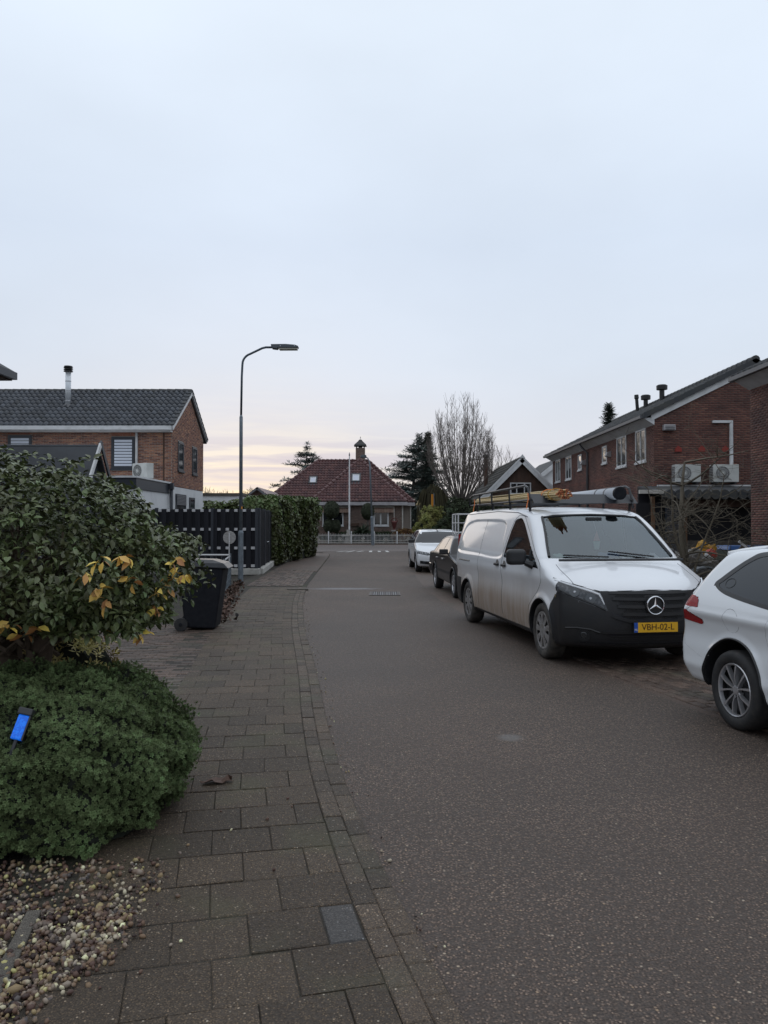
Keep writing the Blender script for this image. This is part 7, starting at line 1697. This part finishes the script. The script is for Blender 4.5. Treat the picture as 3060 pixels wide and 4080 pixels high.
# ------------------------------------------------------------------ street furniture
lp = thing('street_lamp', 'tall galvanised street lamp with curved arm and flat grey head beside the pavement', 'street lamp', (-3.84, 20.6, 0))
MB().tube([(0, 0, 0), (0, 0, 1.40), (0, 0, 1.46)], [.072, .072, .055], 16).build('base_column', 'steel_galv', lp, local=True, smooth=False)
MB().tube([(0, 0, 1.45), (.0, 0, 4.50), (0, 0, 4.56)], [.048, .046, .030], 14).build('mast', 'steel_galv', lp, local=True, smooth=True)
arc = [(0, 0, 4.55), (.015, 0, 5.6), (.03, 0, 5.9)] + [(.03 + .30 * (1 - math.cos(a)), 0, 5.92 + .30 * math.sin(a)) for a in np.linspace(.25, 1.25, 6)] + [(.56, 0, 6.36), (.66, 0, 6.385), (.86, 0, 6.385)]
MB().tube(arc, [.030] * len(arc), 12).build('arm', 'steel_pole_dark', lp, local=True, smooth=True)
hd = MB().prism([(.80, 6.455), (1.20, 6.46), (1.45, 6.44), (1.54, 6.405), (1.545, 6.375), (1.52, 6.355), (.99, 6.355), (.98, 6.325), (.83, 6.345)], 'y', -.10, .10).build('lamp_head', 'lamp_grey', lp, local=True, bevel=.015)
MB().prism([(1.0, 6.352), (1.52, 6.352), (1.51, 6.315), (1.03, 6.312)], 'y', -.085, .085).build('lamp_glass', 'lamp_glass', hd, local=True)
for xx_ in (1.06, 1.44): MB().lathe([(.014, 0), (.012, -.006)], 10, (xx_, -.101, 6.405), 'y').build('screw', 'zinc', hd, local=True)
boxo('access_door', 'steel_galv', lp, -.03, .03, -.0755, -.070, .55, .95, local=True); boxo('sticker', 'orange_sign', lp, .020, .05, -.052, -.046, 2.03, 2.10, local=True)
l2 = thing('street_lamp', 'slightly leaning street lamp with small square head in front of the white iron fence', 'street lamp', (-.83, 57.6, 0)); l2.rotation_euler = (0, R(-2.2), 0)
MB().tube([(0, 0, 0), (0, 0, 2.1), (0, 0, 2.18)], [.12, .11, .075], 12).build('base_column', 'steel_galv', l2, local=True); MB().tube([(0, 0, 2.15), (0, 0, 6.0), (-.03, 0, 6.3), (-.14, 0, 6.55), (-.3, 0, 6.65)], [.075, .06, .05, .045, .04], 10).build('mast', 'steel_galv', l2, local=True, smooth=True)
MB().prism([(-.70, 6.60), (-.25, 6.56), (-.22, 6.74), (-.30, 6.80), (-.64, 6.80)], 'y', -.15, .15).build('lamp_head', 'lamp_grey', l2, local=True, bevel=.03)
# wheelie bin
bn = thing('wheelie_bin', 'black wheelie bin with a shiny dented lid at the edge of the driveway', 'bin', (-2.83, 11.78, 0), R(3))
m = MB(); b = [(-.22, 0, .05), (.24, 0, .03), (.24, .52, .03), (-.22, .52, .05)]; t_ = [(-.33, -.02, 1.0), (.37, -.02, .965), (.37, .56, .965), (-.33, .56, 1.0)]
m.add(b + t_, [(0, 1, 2, 3), (0, 1, 5, 4), (1, 2, 6, 5), (2, 3, 7, 6), (3, 0, 4, 7), (4, 5, 6, 7)]); m.build('body', 'black_plastic', bn, local=True, bevel=.03, seg=3)
MB().prism([(-.35, .985), (.40, .945), (.41, .975), (-.35, 1.02)], 'y', -.04, .58).build('rim', 'black_plastic', bn, local=True, bevel=.012)
MB().add([(-.40, -.05, 1.0), (.45, -.05, .955), (.45, .59, .955), (-.40, .59, 1.0), (-.37, -.02, 1.06), (.37, -.02, 1.035), (.37, .56, 1.035), (-.37, .56, 1.06), (-.25, .06, 1.10), (.20, .06, 1.085), (.20, .48, 1.085), (-.25, .48, 1.10)], [(0, 1, 2, 3), (0, 1, 5, 4), (1, 2, 6, 5), (2, 3, 7, 6), (3, 0, 4, 7), (4, 5, 9, 8), (5, 6, 10, 9), (6, 7, 11, 10), (7, 4, 8, 11), (8, 9, 10, 11)]).build('lid', 'bin_lid', bn, local=True, bevel=.014, seg=3) if False else None
mk('bin_lid', (.018, .019, .023), .34, spec=.4, var=((.03, .032, .038), 9, .4, .65), bump=(.25, 9, .01))
MB().add([(-.40, -.05, 1.0), (.45, -.05, .955), (.45, .59, .955), (-.40, .59, 1.0), (-.37, -.02, 1.06), (.37, -.02, 1.035), (.37, .56, 1.035), (-.37, .56, 1.06), (-.25, .06, 1.10), (.20, .06, 1.085), (.20, .48, 1.085), (-.25, .48, 1.10)], [(0, 1, 2, 3), (0, 1, 5, 4), (1, 2, 6, 5), (2, 3, 7, 6), (3, 0, 4, 7), (4, 5, 9, 8), (5, 6, 10, 9), (6, 7, 11, 10), (7, 4, 8, 11), (8, 9, 10, 11)]).build('lid', 'bin_lid', bn, local=True, bevel=.014, seg=3)
MB().tube([(-.36, .02, .98), (-.42, .02, .99), (-.42, .52, .99), (-.36, .52, .98)], .018, 8).build('handle', 'black_plastic', bn, local=True)
for yy_ in (-.02, .54):
    w_ = MB().lathe([(.03, -.035), (.10, -.03), (.105, 0), (.10, .03), (.06, .034), (.05, .02), (.02, .024)], 24, (-.27, yy_, .105), 'y').build('wheel', 'rubber', bn, local=True)
    MB().lathe([(.03, -.03), (.028, -.045)], 12, (-.27, yy_, .105), 'y').build('hub', 'black_plastic', w_, local=True)
MB().tube([(-.27, -.02, .105), (-.27, .54, .105)], .012, 6).build('axle', 'iron', bn, local=True)
# low wire fence beside the drive
wf = thing('wire_fence', 'low galvanised wire mesh fence with a tubular top rail behind the bin', 'fence', (-4.1, 20.6, 0))
FP = [(-9.0, 20.75), (-4.12, 20.6), (-3.62, 17.4), (-3.12, 14.2)]
for i in range(3):
    (x0, y0), (x1, y1) = FP[i], FP[i + 1]; L_ = math.hypot(x1 - x0, y1 - y0); hh = .80 if i == 0 else .66
    if i == 0: MB().tube([(x0, y0, hh), (x1, y1, hh)], .024, 8).build('top_rail', 'rail_light', wf)
    for k in range(int(L_ / .15) + 1):
        q = k * .15 / L_; MB().tube([(x0 + (x1 - x0) * q, y0 + (y1 - y0) * q, .02), (x0 + (x1 - x0) * q, y0 + (y1 - y0) * q, hh)], .004, 4).build('wire', 'steel_galv', wf)
    for k in range(5): MB().tube([(x0, y0, .08 + k * .14), (x1, y1, .08 + k * .14)], .004, 4).build('wire', 'steel_galv', wf)
for (x, y) in FP: MB().tube([(x, y, 0), (x, y, .84)], .028, 10).build('post', 'steel_galv', wf)
MB().tube([(-4.12, 20.6, .78), (-4.35, 20.2, .55), (-4.45, 20.1, .53)], .022, 8).build('brace', 'rail_light', wf)
ds = thing('round_sign', 'small round grey sign disc on a thin stake at the corner of the wire fence', 'sign', (-4.13, 20.5, 0))
MB().tube([(0, 0, .0), (0, 0, 1.40)], .014, 8).build('stake', 'rail_light', ds, local=True); MB().lathe([(.168, -.012), (.172, 0), (.165, .012)], 32, (0, .03, 1.27), 'y').build('disc', 'disc_grey', ds, local=True); boxo('bracket', 'rail_light', ds, -.018, .018, -.002, .016, 1.14, 1.40, local=True)
# dark board fence: front boards, rails, back boards, posts
df = thing('board_fence', 'dark anthracite hit-and-miss board fence with pale rails on a white plinth', 'fence', (-6, 24.6, 0))
def fence_run(p0, p1, posts, per=.272, bw=.155, out=None):
    p0, p1 = np.array(p0), np.array(p1); u = p1 - p0; L_ = np.linalg.norm(u); u /= L_; o_ = np.array([u[1], -u[0]]) if out is None else np.array(out); ang = math.atan2(u[1], u[0]); Rm = Matrix.Rotation(ang, 3, 'Z')
    for zc in (.29, .86, 1.46, 2.062): MB().obox((*(p0 + u * L_ / 2 + o_ * .0), zc), (L_, .035, .085), Rm).build('rail', 'rail_light', df)
    for k in range(int(L_ / per)):
        s = (k + .5) * per; c = p0 + u * s
        MB().obox((*(c + o_ * .031), 1.165 + .005 * (k % 3)), (bw, .024, 1.875), Rm, r=random.uniform(-1, 1)).build('board', 'plank_dark', df)
        c = p0 + u * (s + per / 2)
        MB().obox((*(c - o_ * .031), 1.12), (bw + .04, .024, 1.84), Rm, r=random.uniform(-1, 1)).build('board', 'plank_dark', df)
    for s in posts: MB().obox((*(p0 + u * s + o_ * .01), 1.17), (.085, .115, 1.95), Rm).build('post', 'anthracite', df)
fence_run((-11.0, 24.72), (-4.06, 24.62), (.1, 1.9, 3.7, 5.5, 6.92), out=(0, -1)); fence_run((-4.04, 24.75), (-4.47, 30.6), (.0, 1.9, 3.8, 5.8), out=(1, .07))
MB().tube([(-4.16, 27.3, 1.0), (-4.10, 27.3, 1.0), (-4.10, 27.45, 1.0)], .014, 6).build('latch', 'chrome', df)
m = MB(); m.box(-11.0, -3.98, 24.50, 24.84, 0, .205); MB_ = m.build('plinth', 'plinth', df, bevel=.02)
MB().add([(-4.10, 24.845, 0), (-3.90, 24.845, 0), (-4.33, 30.7, 0), (-4.53, 30.7, 0), (-4.10, 24.845, .2), (-3.90, 24.845, .2), (-4.33, 30.7, .2), (-4.53, 30.7, .2)], [(0, 1, 2, 3), (4, 5, 6, 7), (0, 1, 5, 4), (1, 2, 6, 5), (2, 3, 7, 6), (3, 0, 4, 7)]).build('plinth', 'plinth', df, bevel=.02)
# white iron garden fence at the bungalow
gf = thing('iron_fence', 'low white ornamental iron fence in front of the bungalow', 'fence', (-1.5, 61, 0))
x0, x1 = -5.3, 4.4; y = 61.0
for zc in (.12, .30, .70): boxo('rail', 'cream_wood', gf, x0, x1, y - .012, y + .012, zc - .02, zc + .02)
k = 0; x = x0
while x < x1:
    boxo('bar', 'white_wood', gf, x - .011, x + .011, y - .009, y + .009, .06, .78 if k % 2 else .84); x += .105; k += 1
for px in (1218, 1309, 1400, 1491, 1582, 1673, 1745):
    xx_ = (px - 1530) / 3060 * 61; p = boxo('post', 'white_wood', gf, xx_ - .045, xx_ + .045, y - .045, y + .045, 0, .92); MB().lathe([(.05, .92), (.055, .95), (.02, 1.0), (.005, 1.03)], 10, (xx_, y, 0)).build('finial', 'white_wood', p)
for px in (1264, 1355, 1446, 1537, 1628):
    cx = (px - 1530) / 3060 * 61; m = MB()
    for a in range(6):
        an = a * math.pi / 3; m.tube([(cx + .10 * math.cos(an) + .065 * math.cos(t), y - .015, .36 + .10 * math.sin(an) + .065 * math.sin(t)) for t in np.linspace(0, 6.283, 13)], .011, 4, cap=False)
    m.build('rosette', 'cream_wood', gf)
boxo('kerb_base', 'render_low', gf, x0, x1, y - .10, y + .10, 0, .055)
# flag pole, lantern, urn, stone statue base
fpz = thing('flag_pole', 'bare white flag pole in the bungalow garden', 'flag pole', ((1392 - 1530) / 3060 * 62, 62, 0)); MB().tube([(0, 0, 0), (0, 0, 3.6), (0, 0, 7.1)], [.075, .062, .045], 12).build('pole', 'white_wood', fpz, local=True); MB().lathe([(.05, 7.1), (.06, 7.16), (.03, 7.3), (.005, 7.4)], 10).build('finial', 'slat_grey', fpz, local=True)
la = thing('garden_lamp', 'antique bronze lantern post at the corner of the bungalow garden', 'lamp', ((1668 - 1530) / 3060 * 61.6, 61.6, 0)); MB().lathe([(.14, 0), (.14, .25), (.07, .35), (.06, 1.0), (.085, 1.05), (.05, 1.1), (.04, 2.55), (.09, 2.62)], 12).build('post', 'brass', la, local=True)
MB().lathe([(.10, 2.62), (.19, 3.10)], 6).build('lantern_glass', 'lamp_glass', la, local=True); MB().lathe([(.25, 3.10), (.24, 3.16), (.09, 3.34), (.03, 3.5)], 6).build('lantern_cap', 'brass', la, local=True)
ur = thing('garden_urn', 'dark red urn on a pale stone pedestal before the bungalow', 'urn', ((1571 - 1530) / 3060 * 63.6, 63.6, 0)); m = MB(); m.box(-.17, .17, -.17, .17, 0, 1.0); m.box(-.25, .25, -.25, .25, 1.0, 1.1); m.build('pedestal', 'stone_pale', ur, local=True)
MB().lathe([(.13, 1.1), (.08, 1.2), (.17, 1.4), (.26, 1.75), (.20, 1.80), (.13, 1.85)], 14).build('urn', 'urn_red', ur, local=True); MB().tube([(.26 * math.cos(a), 0, 1.78 + .30 * math.sin(a)) for a in np.linspace(0, math.pi, 13)], .04, 6).build('handle', 'urn_red', ur, local=True)
sb = thing('stone_pedestal', 'pale stone pedestal standing between flag pole and fence', 'pedestal', ((1387 - 1530) / 3060 * 61.8, 61.8, 0)); m = MB(); m.box(-.32, .32, -.2, .2, 0, .2); m.box(-.22, .22, -.16, .16, .2, .62); m.box(-.5, .5, -.25, .25, .62, .74); m.box(-.12, .12, -.1, .1, .74, 1.15); m.build('block', 'stone_pale', sb, local=True)
# road sign seen edge-on
rs_ = thing('road_sign', 'narrow orange sign board on a grey post beside the pale bush', 'sign', ((1729 - 1530) / 3060 * 45.5, 45.5, 0)); MB().tube([(0, 0, 0), (0, 0, 3.42)], .035, 10).build('post', 'steel_galv', rs_, local=True); MB().obox((-.08, -.02, 3.0), (.16, .03, .75), Matrix.Rotation(R(18), 3, 'Z')).build('board', 'orange_sign', rs_, local=True)
# cage trailer behind the black saloon
tr = thing('cage_trailer', 'grey tubular cage trailer standing between the black saloon and white touring car', 'trailer', (2.9, 22.8, 0))
boxo('bed', 'old_wood', tr, -.75, .75, -.9, .9, .55, .62, local=True)
for sx in (-.78, .78):
    for sy in (-.9, 0, .9): MB().tube([(sx, sy, .5), (sx, sy, 1.92)], .022, 6).build('upright', 'rail_light', tr, local=True)
    for zc in (.72, 1.05, 1.38, 1.66, 1.92): MB().tube([(sx, -.9, zc), (sx, .9, zc)], .015, 6).build('side_bar', 'rail_light', tr, local=True)
for sy in (-.9, .9):
    for zc in (.72, 1.05, 1.38, 1.66, 1.92): MB().tube([(-.78, sy, zc), (.78, sy, zc)], .015, 6).build('end_bar', 'rail_light', tr, local=True)
for sx in (-.72, .72): MB().lathe([(.1, -.07), (.28, -.08), (.30, 0), (.28, .08), (.1, .07)], 24, (sx, .1, .30), 'x').build('wheel', 'rubber', tr, local=True)
MB().tube([(0, -.9, .5), (0, -1.7, .48), (0, -1.7, .0)], .03, 6).build('drawbar', 'steel_galv', tr, local=True)
# yard clutter on the right
ut = thing('utility_trailer', 'low trailer with a grey ribbed mudguard loaded with scrap beside the house', 'trailer', (6.5, 16.2, 0))
m = MB(); m.box(-.55, .95, -.65, .75, .45, .52); m.box(-.55, .95, .71, .75, .52, .85); m.box(.91, .95, -.65, .71, .52, .85); m.build('box', 'old_wood', ut, local=True)
blob(ut, 'grey_sheet', 'tarp_grey', (.62, .5, .36), .03, 7).location = (-.05, .1, .52)
m = MB(); n = 12
for i in range(n):
    a0, a1 = math.pi * (i / n) * .95 + .1, math.pi * ((i + 1) / n) * .95 + .1; r0 = .40 + (.012 if i % 2 else 0)
    for (ra) in (r0,):
        m.add([(-.05 + ra * math.cos(a0), -.88, .38 + ra * math.sin(a0)), (-.05 + ra * math.cos(a1), -.88, .38 + ra * math.sin(a1)), (-.05 + ra * math.cos(a1), -.64, .38 + ra * math.sin(a1)), (-.05 + ra * math.cos(a0), -.64, .38 + ra * math.sin(a0)),
               (-.05 + (ra - .03) * math.cos(a0), -.88, .38 + (ra - .03) * math.sin(a0)), (-.05 + (ra - .03) * math.cos(a1), -.88, .38 + (ra - .03) * math.sin(a1)), (-.05 + (ra - .03) * math.cos(a1), -.64, .38 + (ra - .03) * math.sin(a1)), (-.05 + (ra - .03) * math.cos(a0), -.64, .38 + (ra - .03) * math.sin(a0))], [(0, 1, 2, 3), (7, 6, 5, 4), (0, 4, 5, 1), (2, 6, 7, 3), (0, 3, 7, 4), (1, 5, 6, 2)])
m.build('mudguard', 'mudguard', ut, local=True); MB().lathe([(.1, -.07), (.29, -.08), (.31, 0), (.29, .08), (.1, .07)], 26, (-.05, -.76, .31), 'y').build('wheel', 'rubber', ut, local=True); MB().lathe([(.1, -.07), (.29, -.08), (.31, 0), (.29, .08), (.1, .07)], 26, (-.05, .86, .31), 'y').build('wheel', 'rubber', ut, local=True)
yb = thing('yellow_sack', 'crumpled yellow plastic sack on the loaded trailer', 'sack', (6.98, 16.75, .84)); blob(yb, 'sack', 'yellow_tarp', (.22, .2, .24), .05, 5)
fb = thing('float_ball', 'red and white ball lying below the yellow sack', 'ball', (6.96, 16.36, .98)); MB().lathe([(.01, .13), (.09, .10), (.125, .03), (.13, 0)], 20).build('upper_half', 'red_plastic', fb, local=True, smooth=True); MB().lathe([(.13, -.002), (.125, -.03), (.09, -.10), (.01, -.13)], 20).build('lower_half', 'paper', fb, local=True, smooth=True); fb.rotation_euler = (R(25), R(35), 0)
for k, (x, lb) in enumerate(((8.35, 'blue-lidded container beside the weathered planks'), (9.0, 'blue-lidded container behind the leaning ladder'))):
    t = thing('blue_container', lb, 'container', (x, 18.35 + .05 * k, 0)); MB().box(-.27, .27, -.35, .35, .02, 1.02).build('body', 'green_plastic', t, local=True, bevel=.03); MB().add([(-.31, -.40, 1.02), (.31, -.40, 1.02), (.31, .40, 1.02), (-.31, .40, 1.02), (-.26, -.34, 1.12), (.26, -.34, 1.12), (.26, .34, 1.12), (-.26, .34, 1.12)], [(0, 1, 2, 3), (4, 5, 6, 7), (0, 1, 5, 4), (1, 2, 6, 5), (2, 3, 7, 6), (3, 0, 4, 7)]).build('lid', 'blue_plastic', t, local=True, bevel=.02)
wp = thing('wooden_pallet', 'weathered planks leaning above the white estate car roof', 'pallet', (7.75, 16.9, .0), R(10))
for k in range(3): MB().obox((-.15 + k * .16, .06 * k, .72), (.12, .025, 1.05), Matrix.Rotation(R(38), 3, 'Y'), r=random.uniform(-1, 1)).build('plank', 'old_wood', wp, local=True)
MB().obox((.28, .03, 1.10), (.5, .03, .05), Matrix.Rotation(R(38), 3, 'Y')).build('batten', 'white_wood', wp, local=True); MB().obox((-.38, .03, .42), (.55, .05, .07), Matrix.Rotation(R(12), 3, 'Y')).build('batten', 'old_wood', wp, local=True)
ld = thing('wooden_ladder', 'old wooden ladder leaning on the corner of the brown brick house', 'ladder', (8.55, 17.4, 0))
for o_ in (0, .38): MB().tube([(.0, o_, 0), (.62, o_, 2.25)], .035, 6).build('stile', 'post_wood', ld, local=True)
for k in range(7): MB().tube([(.08 + k * .082, 0, .3 + k * .29), (.08 + k * .082, .38, .3 + k * .29)], .02, 6).build('rung', 'post_wood', ld, local=True)
